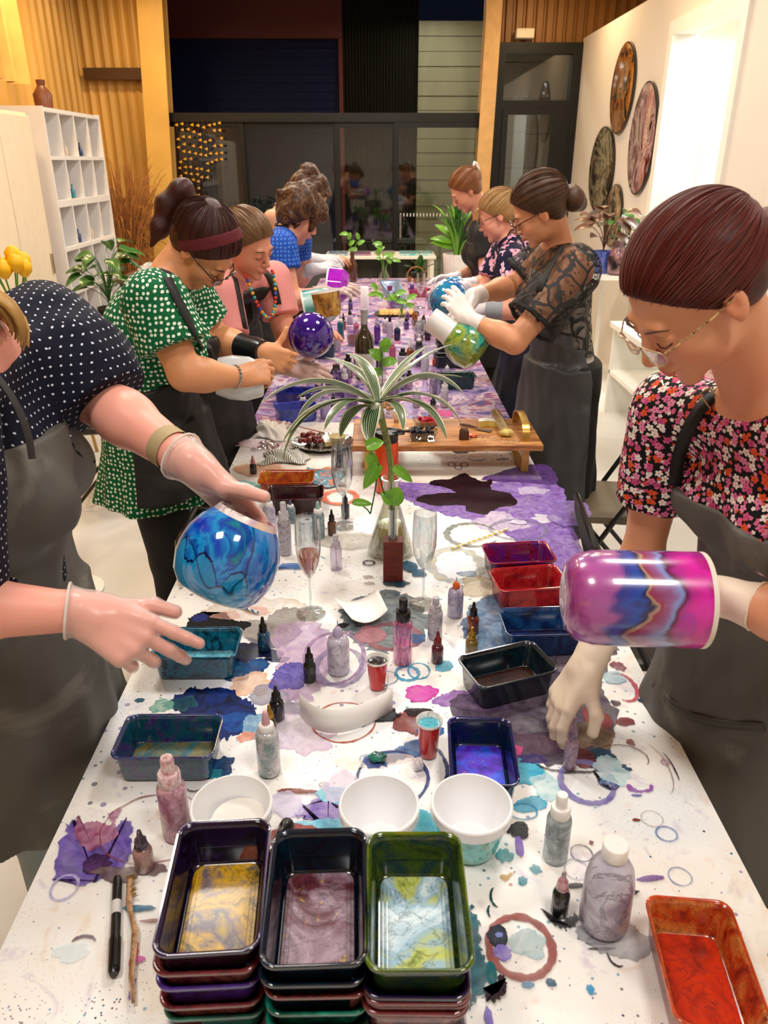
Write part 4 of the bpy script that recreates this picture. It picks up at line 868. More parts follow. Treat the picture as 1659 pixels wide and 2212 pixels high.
# ---------------- curled paper strips
def strip(lab, p0, p1, p2, w, h, name='paper_strip', curl=0):
    b = MB(); pts = bez(p0, p1, p2, 16); vs = []; n = len(pts)
    for i, p in enumerate(pts):
        q = i/(n-1); up = Vector((0, -.25*curl, 1)).normalized(); hh = h
        vs += [p, p+up*hh]
    fs = [(2*i, 2*i+2, 2*i+3, 2*i+1) for i in range(n-1)]
    b.add(vs, fs); o = b.build(name, plain('f4f1ed', .6, 0, 0, .02), angle=180); m_ = o.modifiers.new('thick', 'SOLIDIFY'); m_.thickness = .0006
    return tag(o, lab, 'paper')
zt = TT+.0005
strip('long curled strip of white paper in front of the black ink cup', P(648,1545,zt), P(700,1630,zt), P(848,1535,zt), .02, .050, curl=-.7)
strip('folded end of white paper strip standing right of the ink cup', P(775,1560,zt), P(850,1560,zt), P(838,1480,zt), .02, .036, curl=-.3)
b = MB(); A = [P(722,1310,zt), P(760,1362,zt), P(838,1342,zt), P(815,1290,zt)]; vs = []; N = 12
for i in range(N+1):
    for j in range(7):
        u, v = i/N, j/6; p = (A[0]*(1-u)+A[3]*u)*(1-v)+(A[1]*(1-u)+A[2]*u)*v; vs.append(p+Vector((0, .0, .022*(2*u-1)**2+.004+.006*v)))
b.add(vs, [(i*7+j, (i+1)*7+j, (i+1)*7+j+1, i*7+j+1) for i in range(N) for j in range(6)])
o = b.build('paper_scrap', plain('f6f4f0', .6, 0, 0, .02), angle=180); o.modifiers.new('thick', 'SOLIDIFY').thickness = .0006; tag(o, 'curled white paper scrap between the rosé flute and the spray bottle', 'paper')
# ---------------- straws
def straw(lab, a, c, col):
    t = T('striped_straw'); u = t.coord('UV', (1, 1, 1)); sp = t.n('ShaderNodeSeparateXYZ', _0=u)
    f = t.math('FRACT', t.math('ADD', t.math('MULTIPLY', sp.outputs[1], 11.0), sp.outputs[0])); m = t.math('LESS_THAN', f, .5)
    t.pbr(t.mix(m, 'f2efe8', col), .5); a, c = P(*a, TT+.003), P(*c, TT+.003); n = 12; k = 30; vs = []; uv = []; d = (c-a).normalized(); s = d.cross(Vector((0, 0, 1))); w = s.cross(d)
    for i in range(k+1):
        for j in range(n+1): q = 6.2832*j/n; vs.append(a+(c-a)*(i/k)+s*math.cos(q)*.003+w*math.sin(q)*.003); uv.append((j/n, i/k))
    b = MB().add(vs, [(i*(n+1)+j, (i+1)*(n+1)+j, (i+1)*(n+1)+j+1, i*(n+1)+j+1) for i in range(k) for j in range(n)]); b.uv = uv; tag(b.build('paper_straw', t.m, angle=180), lab, 'straw')
straw('blue and white striped paper straw below the blue vase', (424,1275), (558,1324), '2a7fb4'); straw('yellow and white striped paper straw near the red trays', (975,1185), (1098,1142), 'e6c42c')
# ---------------- marker and toothbrush-like brush
mk_ = thing('marker_pen', 'black marker pen lying beside the brush at lower left', 'pen', (0, 0, 0)); a, c = P(254,1895,TT+.008), P(246,2105,TT+.008); d = (c-a).normalized(); L = (c-a).length
M_ = Matrix.Translation(a) @ Vector((0, 0, 1)).rotation_difference(d).to_matrix().to_4x4()
for nm, pr, mm in (('barrel', [(.0055, 0), (.0065, .003), (.0072, L*.1), (.0072, L*.66)], plain('141414', .35)), ('cap', [(.0085, L*.66), (.0088, L*.67), (.0082, L*.97), (.006, L)], plain('0a0a0a', .25)), ('print_band', [(.0073, L*.28), (.0073, L*.42)], plain('c8c8c4', .5))): MB().lathe(pr, 16).xf(M_).build(nm, mm, mk_)
MB().box((-.002, .007, L*.70), (.002, .0105, L*.96)).xf(M_).build('clip', plain('0a0a0a', .25), mk_)
br = thing('detail_brush', 'copper coloured bristle brush lying right of the marker pen', 'brush', (0, 0, 0))
hp = [P(x, y, TT+.007) for x, y in ((281,1902),(278,1950),(285,1985),(292,2010),(288,2060),(284,2110),(288,2165))]
MB().tube(hp, [.006, .006, .004, .006, .0055, .005, .003], 10, flat=.7).build('handle', ink(['3c2418', '9c6c48', 'c8a078', '7c3028'], 25, 1, .3, .5, seed=5), br)
b = MB(); q = random.Random(2)
for i in range(70):
    p = P(272+q.random()*14, 1892+q.random()*48, TT+.008); b.tube([p, p+Vector((q.uniform(.006, .010), q.uniform(-.002, .004), q.uniform(.001, .006)))], [.0007, .0004], 4)
o = b.build('bristles', plain('9c7834', .6, .2), br); o['kind'] = 'stuff'
# ---------------- champagne flutes
def flute(lab, bx_, by_, ty_, wpx, wine=None, k=1):
    c = P(bx_, by_, TT); s = zc(c)/F; r = wpx/2*s; H = V(bx_, ty_, c.y).z-TT
    t = thing('champagne_flute', lab, 'glass', c); g = glass('f4f6f6', .8)
    lathe_part('foot', [(r*1.15, 0), (r*1.17, .0012), (r*.5, .004), (.004, .008)], g, t, 28)
    lathe_part('stem', [(.004, .007), (.0032, .02), (.003, H*.34), (.005, H*.40)], g, t, 12)
    pr = [(.005, H*.39), (r*.45, H*.44), (r*.82, H*.55), (r*.98, H*.68), (r, H*.8), (r*.92, H)]
    inn = [(a-.0012, z) for a, z in pr[::-1]][:-1]
    MB().lathe(pr+inn+[(.003, H*.41)], 32).build('bowl', g, t)
    if wine: MB().lathe([(.004, H*.415), (r*.42, H*.445), (r*.79, H*.55), (r*.94, H*.645), (1e-6, H*.645)], 28).build('wine', ink(wine, 8, .3, .05, 1, .55, 0, 1, detail=2, tcol=wine[0]), t)
flute('champagne flute half full of rosé wine', 672,1325,1118,54, ['e8a088', 'f0b89c']); flute('empty champagne flute right of the glass flask', 914,1305,1108,52); flute('nearly empty champagne flute behind the black dropper bottles', 742,1136,966,46, None)
flute('champagne flute far along the table near the planter', 908,665,590,20); flute('stemmed glass standing among bottles beyond the wine bottle', 905,750,690,30)
# ---------------- flask with dracaena
fb = P(845,1212,TT)+Vector((0, .055, 0)); fl_ = thing('erlenmeyer_flask', 'conical glass flask of water holding the striped dracaena', 'flask', fb)
Hf = V(848, 1032, fb.y).z-TT; rb = 50*zc(fb)/F
pr = [(rb*.92, 0), (rb, .006), (rb*.97, .02), (rb*.36, Hf*.66), (rb*.33, Hf*.72), (rb*.33, Hf*.95), (rb*.42, Hf*.985), (rb*.42, Hf), (rb*.36, Hf)]
inn = [(rb*.30, Hf*.97), (rb*.30, Hf*.72), (rb*.33, Hf*.655), (rb*.93, .022), (rb*.9, .006), (1e-6, .005)]
MB().lathe(pr+inn, 40).build('glass_body', glass('f2f5ee', .8), fl_)
MB().lathe([(rb*.88, .007), (rb*.92, .02), (rb*.60, Hf*.39), (1e-6, Hf*.39)], 36).build('water', ink(['b09a50', 'd0c090', '8c7434'], 14, 2, .05, 1, .38, 0, 2, detail=3, tcol='e0d090'), fl_)
b = MB(); q = random.Random(4)
for i in range(34):
    a = q.uniform(0, 6.28); rr_ = q.uniform(.2, .85)*rb; b.tube(bez((0, 0, Hf*.36), (rr_*.5*math.cos(a), rr_*.5*math.sin(a), Hf*.1), (rr_*math.cos(a+1), rr_*math.sin(a+1), .012), 7), .0011, 4)
o = b.build('roots', plain('7a5c24', .7), fl_); o['kind'] = 'stuff'
dr_ = thing('dracaena_cutting', 'white striped dracaena cutting rising from the conical flask', 'plant', fb); Yc = fb.y
def W(px, py, dy=0): return V(px, py, Yc+dy)-fb
def mat_leaf(g1, g2, stripe, edge=True, key=''):
    k = ('leaf', g1, g2, stripe, edge)
    if k in _M: return _M[k]
    t = T('leaf'); u = t.coord('UV'); s_ = t.n('ShaderNodeSeparateXYZ', _0=u); x = t.math('ADD', s_.outputs[0], t.math('MULTIPLY', t.noise(u, 6, 2), .03))
    dk = t.mix(t.noise(t.coord('Object'), 18, 3), g1, g2)
    if stripe:
        d = t.math('ABSOLUTE', t.math('SUBTRACT', x, .52)); a = t.math('ABSOLUTE', t.math('SUBTRACT', d, .44)); m1 = t.math('LESS_THAN', a, .055)
        fine = t.math('GREATER_THAN', t.math('SINE', t.math('MULTIPLY', x, 55.0)), .72); inner = t.math('LESS_THAN', d, .36)
        m = t.math('MAXIMUM', m1, t.math('MULTIPLY', fine, t.math('MULTIPLY', inner, .75))); c = t.mix(m, dk, stripe)
    else:
        d = t.math('LESS_THAN', t.math('ABSOLUTE', t.math('SUBTRACT', x, .52)), .03); c = t.mix(t.math('MULTIPLY', d, .5), dk, 'a8c060')
    _M[k] = t.pbr(c, .35, 0, .2, trl=.2); return _M[k]
LM = mat_leaf('0f3418', '2a5c28', 'e4e6c4'); LG = mat_leaf('4a8a1c', '86c43c', None); LD = mat_leaf('1c4a18', '3c7a2c', None)
st = [W(850, 1190), W(846, 1080), W(845, 1010, .0), W(838, 960), W(828, 920), W(818, 880)]
MB().tube(st, [.009, .008, .0085, .009, .009, .011], 10).build('stem', ink(['6a7a34', 'a0a860', '4c5c24'], 60, .5, .5, 0, stretch=(1, 1, .3)), dr_)
crown = W(816, 872)
LV = [((560,875),(680,775),.055,-.05),((608,960),(690,830),.042,-.12),((640,915),(700,800),.04,.10),((735,945),(760,870),.045,-.10),((700,930),(740,840),.034,-.15),((742,762),(800,775),.036,.12),((700,772),(790,790),.03,.2),
      ((1002,852),(910,770),.060,.05),((998,918),(940,815),.040,-.06),((965,950),(920,840),.048,-.12),((985,742),(890,770),.030,.15),((925,745),(860,790),.026,.18),((1000,815),(900,800),.03,.16),((800,960),(795,900),.04,-.10),((640,860),(730,815),.036,.16),((870,930),(870,860),.026,-.14),((610,1000),(640,850),.03,-.16),((905,880),(880,850),.034,-.05)]
for i, (tip, ctl, w, dy) in enumerate(LV):
    pts = bez(crown+Vector((0, 0, -.01+.001*i)), W(*ctl, dy*.6), W(*tip, dy), 16)
    leaf('leaf', [Vector(p) for p in pts], w*1.3, LM, dr_, fold=.3, side=(Vector((pts[8]-pts[0])).cross(Vector((0, .35, 1)))).normalized())
tagp = MB(); cc = W(812, 888, -.015); tagp.lathe([(.016, -.02), (.019, 0), (.018, .02), (.012, .022)], 8, c=cc, sx=1, sy=.8).build('leaf_base', mat_leaf('b8c098', 'e8e8d8', None), dr_)
# pothos in a test tube on a wooden block
wbp = P(849,1257,TT)+Vector((0, .02, 0)); tb = thing('test_tube_holder', 'dark red wooden block holding a glass test tube in front of the flask', 'vase', wbp)
wz = V(849,1172,wbp.y-.02).z-TT; bx('wood_block', (-.026, -.02, 0), (.026, .02, wz), ink(['4c140c', '6c2418', '3c0e0a'], 20, .4, .45, 0, stretch=(1, 1, 4), detail=3), tb, .002)
MB().lathe([(.004, wz*.3), (.010, wz*.34), (.0125, wz*.42), (.0125, wz+.085), (.014, wz+.088), (.0115, wz+.088), (.0112, wz*.42)], 20).build('test_tube', glass('f4f6f4', .9), tb)
def heart(parent, c, d, nrm, L, w, m=None):
    d = Vector(d).normalized(); c = Vector(c); s = d.cross(Vector(nrm)).normalized(); k = Vector(nrm).normalized()
    vs = []; uv = []; N = 9
    for i in range(N+1):
        q = i/N; ww = w*.5*(math.sin(math.pi*(q*.82+.16))**.8)*(1.15-.3*q) if q < 1 else .0003
        for j in range(5): u = -1+j*.5; vs.append(c+d*L*q+s*ww*u+k*(abs(u)*ww*.3-L*.35*q*q)); uv.append(((u+1)/2, q))
    b = MB().add(vs, [(i*5+j, i*5+j+1, i*5+j+6, i*5+j+5) for i in range(N) for j in range(4)]); b.uv = uv; return b.build('leaf', m or LG, parent, angle=180)
po = thing('pothos_cutting', 'green pothos vine trailing around the flask neck', 'plant', wbp); Yp = wbp.y
def Wp(px, py, dy=0): return V(px, py, Yp+dy)-wbp
MB().tube(bez(Wp(848,1165), Wp(850,1120), Wp(846,1095), 6)+bez(Wp(846,1095), Wp(820,1060), Wp(818,1000), 6), .0022, 6).build('stem', LD, po)
MB().tube(bez(Wp(818,1000), Wp(812,1060), Wp(800,1110), 6)+bez(Wp(800,1110), Wp(790,1090), Wp(760,1085), 4), .0018, 6).build('stem', LD, po)
for a, d, L, w in (((846,1090), (.3, -.3, .9), .07, .045), ((850,1085), (-.5, -.2, .6), .05, .035), ((850,1010), (1, -.2, -.6), .06, .026), ((818,1002), (-.5, -.1, -.8), .07, .035), ((795,980), (.5, 0, -.9), .05, .03), ((790,965), (.9, 0, .35), .05, .032), ((762,1085), (1, -.3, .1), .055, .02)): heart(po, Wp(*a), d, (.1, -.8, .6), L, w)
p3 = thing('bamboo_sprig', 'bright green leafy sprig in a slim vase behind the dracaena', 'plant', P(828,905,TT)+Vector((0, .55, 0))); o3 = Vector(p3.location)
def W3(px, py): return V(px, py, o3.y)-o3
MB().lathe([(.018, 0), (.02, .004), (.02, .12), (.01, .16), (.012, .19)], 16).build('slim_vase', glass('eef2ee', .8), p3)
MB().tube([Vector((0, 0, .02)), W3(826, 830), W3(825, 760)], .003, 6).build('stem', LG, p3)
for a, d, L, w in (((824,775), (-.6, -.3, .6), .09, .055), ((826,760), (.3, -.3, .9), .10, .05), ((826,785), (.8, -.3, .3), .09, .05), ((826,800), (-.7, -.2, -.2), .08, .045), ((828,750), (.7, -.1, .7), .06, .04)): heart(p3, W3(*a), d, (.1, -.8, .5), L, w)
# ================================================================= FOOD BOARD AND MIDDLE OF THE TABLE
Yb0 = 2.55
zb = .11   # board top above table
A0 = P(757, 965, TZ+zb); A1 = P(1172, 965, TZ+zb); A2 = P(1150, 905, TZ+zb); A3 = P(762, 905, TZ+zb)
cx = (A0.x+A1.x+A2.x+A3.x)/4; cy = (A0.y+A2.y)/2; bl_ = (A1-A0).length; bw = abs(A2.y-A0.y)
bd = thing('serving_board', 'raised wooden serving board on gold hoop legs across the table', 'serving board', (cx, cy, TT))
tw = T('acacia_wood'); vv = tw.coord('Object', (3, 22, 22)); tw.pbr(tw.ramp(tw.noise(vv, 2.2, 6, 1.5), [(.3, '7a4420'), (.5, 'b0743c'), (.7, 'd09a5c')]), .45)
bx('plank', (-bl_/2, -bw/2, zb-.022), (bl_/2, bw/2, zb), tw.m, bd, .003)
gm_ = plain('c8a050', .3, .75)
for sx in (1, -1):
    x = sx*(bl_/2-.055); 
    leg = [(x, -bw*.26, 0), (x, -bw*.26, zb-.02)]
    for sy in (-1, 1): bx('leg', (x-.013, sy*bw*.40-.003, 0), (x+.013, sy*bw*.40+.003, zb-.022), gm_, bd)
    bx('leg_brace', (x-.013, -bw*.40, 0), (x+.013, bw*.40, .004), gm_, bd)
    N = 20; b = MB(); vs = []
    for i in range(N+1):
        a = math.pi*i/N; y = -bw*.36*math.cos(a); z = zb+.068*math.sin(a)**.6
        for rr_ in (0, 1):
            for dx in (-.013, .013): vs.append((x+dx, y*(1-.06*rr_), z-.004*rr_ if 0 < i < N else zb))
    b.add(vs, [f for i in range(N) for f in ((4*i, 4*i+1, 4*i+5, 4*i+4), (4*i+2, 4*i+6, 4*i+7, 4*i+3), (4*i, 4*i+4, 4*i+6, 4*i+2), (4*i+1, 4*i+3, 4*i+7, 4*i+5))])
    b.build('handle', gm_, bd)
zB = TT+zb+.0005
def PB(x, y, dz=0): return P(x, y, zB+dz)
def many(name, lab, cat, grp, pts, mesh_fn, mat, jr=True):
    first = None
    for i, p in enumerate(pts):
        if first is None: first = mesh_fn().build(name, mat); first.location = p; tag(first, lab, cat, grp); o = first
        else: o = first.copy(); C.objects.link(o); o.location = p
        if jr: o.rotation_euler = (rnd.uniform(0, 3), rnd.uniform(0, 3), rnd.uniform(0, 6))
q = random.Random(12)
# blueberry punnet
c0 = PB(912, 948); t_ = thing('berry_punnet', 'clear plastic punnet of blueberries on the front of the wooden board', 'punnet', c0)
MB().rings([rrect(.085, .06, .01, 0), rrect(.10, .075, .012, .032), rrect(.108, .083, .013, .033), rrect(.098, .073, .012, .0325), rrect(.083, .058, .01, .002)], True, True).build('tray_body', glass('f0f4f4', .6), t_)
def berry(r):
    def f():
        return MB().ball((0, 0, 0), r, 10, 7)
    return f
pts = [c0+Vector((q.uniform(-.038, .038), q.uniform(-.026, .026), .010+l*.012)) for l in range(3) for _ in range(18)]
many('blueberry', 'dark blueberry in the clear punnet on the board', 'fruit', 'blueberries in the punnet', pts, berry(.0072), plain('10142c', .5, 0, 0, .5, 60))
c1 = PB(922, 918); t_ = thing('berry_punnet', 'clear plastic punnet of raspberries behind the blueberries', 'punnet', c1)
MB().rings([rrect(.085, .05, .01, 0), rrect(.10, .062, .012, .022), rrect(.106, .07, .013, .023), rrect(.098, .06, .012, .0225), rrect(.083, .048, .01, .002)]).build('tray_body', glass('f0f4f4', .6), t_)
def rasp():
    b = MB()
    for z, r, n in ((-.004, .006, 7), (.001, .0068, 8), (.006, .005, 6), (.009, .002, 3)):
        for k in range(n): b.ball((r*math.cos(6.28*k/n+z*90), r*math.sin(6.28*k/n+z*90), z), .0032, 6, 4)
    return b
pts = [c1+Vector((q.uniform(-.034, .034), q.uniform(-.018, .018), .010+l*.010)) for l in range(2) for _ in range(9)]
many('raspberry', 'red raspberry in the punnet on the board', 'fruit', 'raspberries in the punnet', pts, rasp, plain('c01c34', .35, 0, .2, .2, 30))
t_ = tag(MB().box((-.045, 0, 0), (.045, .03, .0015)).build('berry_label', ink(['e8e4f0', 'd04080', 'e06cb0', '6a3a9c'], 30, 1, .4, 0, seed=3, detail=2)), 'pink and white fruit label lying behind the raspberries', 'label'); t_.location = PB(950, 898, .03); t_.rotation_euler = (.5, 0, -.3)
bb = PB(880, 940)
# cheese and friends
def chunk(name, lab, p, prof, mats, rz=0):
    o = thing(name, lab, 'food', p, rz)
    for nm, b, m in prof: b.build(nm, m, o, angle=30, bevel=0)
    return o
chz = plain('e8cf6a', .5, 0, 0, .1, 40); rind = plain('f3efe4', .7, 0, 0, .05, 40)
def wedge(r, h, a0, a1, n=12): 
    b = MB(); vs = [(0, 0, 0), (0, 0, h)]
    for i in range(n+1): a = math.radians(a0+(a1-a0)*i/n); vs += [(r*math.cos(a), r*math.sin(a), 0), (r*math.cos(a), r*math.sin(a), h)]
    fs = [(2+2*i, 4+2*i, 5+2*i, 3+2*i) for i in range(n)]+[(1, 3+2*i, 5+2*i) for i in range(n)]+[(0, 4+2*i, 2+2*i) for i in range(n)]+[(0, 2, 3, 1), (0, 1, 3+2*n, 2+2*n)]
    return b.add(vs, fs)
p = PB(1053, 921); o = thing('soft_cheese_wedge', 'white rinded yellow soft cheese half wheel on the board', 'cheese', p)
wedge(.034, .022, -20, 200).build('cheese', chz, o, angle=30); b = wedge(.035, .003, -20, 200).build('rind', rind, o, angle=30); b.location = (0, 0, .0205)
p = PB(1093, 942); o = thing('cheese_chunk', 'broken pale yellow cheese chunk near the board\'s gold handle', 'cheese', p)
b = MB().ball((0, 0, .014), (.026, .018, .015), 14, 9); b.v = [tuple(c*(1+.10*math.sin(i*2.3)) for c in v[:2])+(max(0, v[2]),) for i, v in enumerate(b.v)]; b.build('cheese', plain('e4d27c', .6, 0, 0, .2, 90), o, angle=20)
o = thing('cracker_sleeve', 'clear sleeve of round crackers leaning along the board', 'crackers', (0, 0, 0)); a = PB(1070, 893, .022); c = PB(1092, 932, .022); ax = (c-a).normalized()
M_ = lambda p_: Matrix.Translation(p_) @ Vector((0, 0, 1)).rotation_difference(ax).to_matrix().to_4x4()
cr = plain('e0c48c', .8, 0, 0, .15, 60)
for i in range(16): MB().lathe([(.017, 0), (.0185, .001), (.0185, .003), (.017, .004)], 18).xf(M_(a+(c-a)*(i/16))).build('cracker', cr, o)
MB().lathe([(.0195, 0), (.0205, (c-a).length*.5), (.0195, (c-a).length*1.02)], 20, cap=False).xf(M_(a)).build('plastic_sleeve', glass('f4f4f4', .7), o)
p = PB(1002, 948); o = thing('fudge_block', 'dark brown sticky paste block on the board beside the blueberries', 'food', p)
b = MB().rings([rrect(.032, .03, .006, 0), rrect(.028, .026, .006, .03), rrect(.020, .018, .005, .038)]); b.v = [(x+.002*math.sin(i*3.1), y+.002*math.cos(i*1.7), z) for i, (x, y, z) in enumerate(b.v)]; b.build('paste', plain('4c2412', .4, 0, .2, .3, 60), o, angle=30)
p = PB(1022, 944); o = thing('chilli_jam_heap', 'small orange red heap of relish on the board', 'food', p); b = MB().ball((0, 0, .006), (.016, .012, .009), 14, 8); b.v = [(x*(1+.15*math.sin(i)), y*(1+.15*math.cos(i*2)), max(0, z)) for i, (x, y, z) in enumerate(b.v)]; b.build('relish', ink(['a8240c', 'e06020', 'e8b870'], 80, 1, .3, .5, seed=2, detail=3), o)
kn = thing('cheese_knife', 'small cheese knife with a wide steel blade lying on the board', 'knife', PB(1030, 925, .004), math.radians(-35)); bx('blade', (0, -.012, 0), (.06, .012, .0015), plain('c8c8cc', .15, .95), kn, .0005); MB().tube([(-.07, 0, .003), (-.03, 0, .004), (0, 0, .002)], [.005, .006, .003], 8).build('handle', plain('5a4030', .4), kn)
b = MB()
for i in range(70): p = PB(q.uniform(1010, 1120), q.uniform(945, 958)); s_ = q.uniform(.0008, .002); b.box((p.x-s_, p.y-s_, p.z), (p.x+s_, p.y+s_, p.z+s_))
tag(b.build('cheese_crumbs', plain('eadba8', .8)), 'pale cheese crumbs scattered on the front of the board', 'crumbs', kind='stuff')
# clear bulb ornaments resting on board edge by the bottle
for i, (x, y, lab) in enumerate(((856, 912, 'small glass bulb standing on the board left of the raspberries'),)):
    o = thing('glass_bulb', lab, 'ornament', PB(x, y)); MB().lathe([(.008, 0), (.009, .012), (.015, .024), (.018, .036), (.014, .048), (1e-6, .053)], 20).build('bulb', ink(['e8d8c8', 'f4ece4'], 20, 1, .1, 1, .8, detail=2), o); MB().lathe([(.0095, 0), (.0095, .012)], 16).build('cap_ring', plain('b8a080', .3, .6), o)
# orange drinking bottle
pb_ = P(835, 1066, TT)+Vector((0, .03, 0)); s = zc(pb_)/F; r = 25*s; Hb = V(835, 952, pb_.y).z-TT
o = thing('drink_bottle', 'orange metal drink bottle with a black carry lid behind the flask', 'bottle', pb_)
lathe_part('body', [(r*.94, 0), (r, .004), (r, Hb*.95), (r*.92, Hb)], plain('e0480c', .3, .15, .4, .04), o, 32)
lathe_part('lid', [(r*.96, Hb), (r*.98, Hb+.004), (r*.96, Hb+.022), (r*.86, Hb+.030)], plain('161616', .35), o, 28)
MB().tube([(-r*.7, -.004, Hb+.024)]+[(r*1.5*math.cos(a)-.0, -.004-.008*math.sin(a), Hb+.026+.020*math.sin(a)) for a in [math.pi-math.pi*i/12 for i in range(13)]]+[(r*.7, 0, Hb+.022)], .005, 8, flat=.6).build('carry_loop', plain('121212', .35), o)
MB().tube([(r*.5, -.01, Hb+.028), (r*1.3, -.01, Hb+.036), (r*1.9, -.004, Hb+.034), (r*2.0, .01, Hb+.03)], .0045, 8).build('spout_flap', plain('1c1c1c', .3), o)
# wooden / terracotta bowl behind the board
pbw = P(824, 902, TT)+Vector((0, .07, 0)); o = thing('wooden_bowl', 'round reddish wooden bowl behind the serving board', 'bowl', pbw); r = 66*zc(pbw)/F
lathe_part('bowl', [(r*.45, 0), (r*.7, .01), (r*.96, .045), (r, .07), (r*.97, .076), (r*.90, .072), (r*.80, .035), (r*.4, .014), (1e-6, .013)], ink(['6a2410', '9c4420', '7c2c14'], 14, .6, .3, .3, 0, stretch=(1, 1, 4), detail=3), o, 36, False)
pts = [pbw+Vector((q.uniform(-.6, .6)*r, q.uniform(-.6, .6)*r, .030+q.random()*.01)) for _ in range(26)]
many('mixed_nut', 'mixed nut inside the reddish wooden bowl', 'nut', 'nuts in the wooden bowl', pts, berry(.009), plain('b8823c', .5, 0, 0, .5, 120))
# silver platter with grapes and crackers (left)
pg = P(695, 975, TT)+Vector((0, .055, 0)); o = thing('silver_platter', 'ornate silver platter of grapes and cheese left of the board', 'platter', pg); r = 68*zc(pg)/F
n = 60; R = [[(rr_*(1+(.04*math.cos(12*6.2832*i/n) if rr_ > .8*r else 0))*math.cos(6.2832*i/n), rr_*.8*(1+(.04*math.cos(12*6.2832*i/n) if rr_ > .8*r else 0))*math.sin(6.2832*i/n), z) for i in range(n)] for rr_, z in ((.6*r, 0), (.75*r, .003), (r, .018), (1.02*r, .022), (.98*r, .021), (.75*r, .007), (.3*r, .005))]
MB().rings(R).build('dish', plain('b8b4ac', .2, .95, 0, .15, 30), o)
for k in range(44):
    a = 6.2832*k/44; MB().ball((1.01*r*math.cos(a), .81*r*math.sin(a), .022), .0035, 6, 4).build('rim_bead', plain('ccc8c0', .15, .95), o)
pts = [pg+Vector((q.gauss(-.045, .022), q.gauss(.0, .020), .014+q.random()*.035)) for _ in range(34)]
many('red_grape', 'red grape on the silver platter', 'fruit', 'red grapes on the silver platter', pts, lambda: MB().ball((0, 0, 0), (.010, .010, .012), 12, 8), plain('7c1c1c', .18, 0, .6, .25, 20))
o = thing('cheese_square', 'pale cheese square with rind on the silver platter', 'cheese', pg+Vector((.022, -.01, .008)), .4); bx('cheese', (-.018, -.015, 0), (.018, .015, .018), plain('ecd890', .5), o, .002); bx('rind', (-.018, -.015, .018), (.018, .015, .0205), rind, o)
o = tag(MB().lathe([(.02, 0), (.026, .002), (.034, .032), (.033, .032), (.024, .004), (1e-6, .004)], 24, cap=False).build('dip_cup', ink(['e8d8a0', 'f0e4bc'], 30, 1, .2, .5, .85, detail=2)), 'small clear cup of creamy dip on the silver platter', 'cup'); o.location = pg+Vector((.058, .0, .012))
# towel, napkins, plastic bag
def cloth(name, lab, cat, corners, m, amp, n=26, z0=0, seed=1, fr=3):
    A = [P(x, y, TT+.002) for x, y in corners]; rr_ = random.Random(seed); ph = [(rr_.uniform(1, fr), rr_.uniform(1, fr), rr_.uniform(0, 6)) for _ in range(5)]; vs = []; uv = []
    for i in range(n+1):
        for j in range(n+1):
            u, v = i/n, j/n; p = (A[0]*(1-u)+A[1]*u)*(1-v)+(A[3]*(1-u)+A[2]*u)*v
            e = min(1, 5*min(u, 1-u, v, 1-v)+.12); h = amp*e*abs(sum(math.sin(6.28*(a*u+b_*v)+c_) for a, b_, c_ in ph)/3)
            vs.append((p.x+.012*math.sin(9*v+seed), p.y+.012*math.sin(8*u+seed), p.z+h+z0)); uv.append((u, v))
    b = MB().add(vs, [(i*(n+1)+j, (i+1)*(n+1)+j, (i+1)*(n+1)+j+1, i*(n+1)+j+1) for i in range(n) for j in range(n)]); b.uv = uv
    o = b.build(name, m, angle=180); o.modifiers.new('thick', 'SOLIDIFY').thickness = .001; return tag(o, lab, cat)
tt = T('striped_towel'); u = tt.coord('UV'); s_ = tt.n('ShaderNodeSeparateXYZ', _0=u); m_ = tt.math('GREATER_THAN', tt.math('SINE', tt.math('MULTIPLY', s_.outputs[0], 130.0)), .45); tt.pbr(tt.mix(m_, 'e6e4da', '5a625c'), .9)
cloth('striped_towel', 'crumpled white towel with grey stripes at the left table edge', 'towel', [(562,1003),(668,1000),(662,968),(580,972)], tt.m, .022, seed=4, fr=2.2)
cloth('paper_napkin', 'crumpled white paper napkin behind the striped towel', 'napkin', [(548,945),(630,955),(620,912),(560,910)], plain('ece8e2', .8), .03, seed=6, fr=2)
cloth('paint_rag', 'flat rag of orange and teal stained paper near the amber tray', 'rag', [(672,1050),(745,1052),(735,1010),(668,1012)], ink(['f0ece6', 'e07840', '3c9cb8', 'f4f0ea'], 14, 2, .6, 0, seed=4), .012, seed=8)
cloth('clear_plastic_bag', 'crinkled clear plastic bag at the left table edge', 'bag', [(545,970),(600,975),(610,955),(570,950)], glass('f0ecea', .5), .012, seed=10)
straw2 = MB().tube([P(560,900,TT+.006), P(700,935,TT+.03)], .003, 8); tag(straw2.build('paper_straw', plain('e0a0a0', .5)), 'pink straw lying behind the grapes', 'straw')
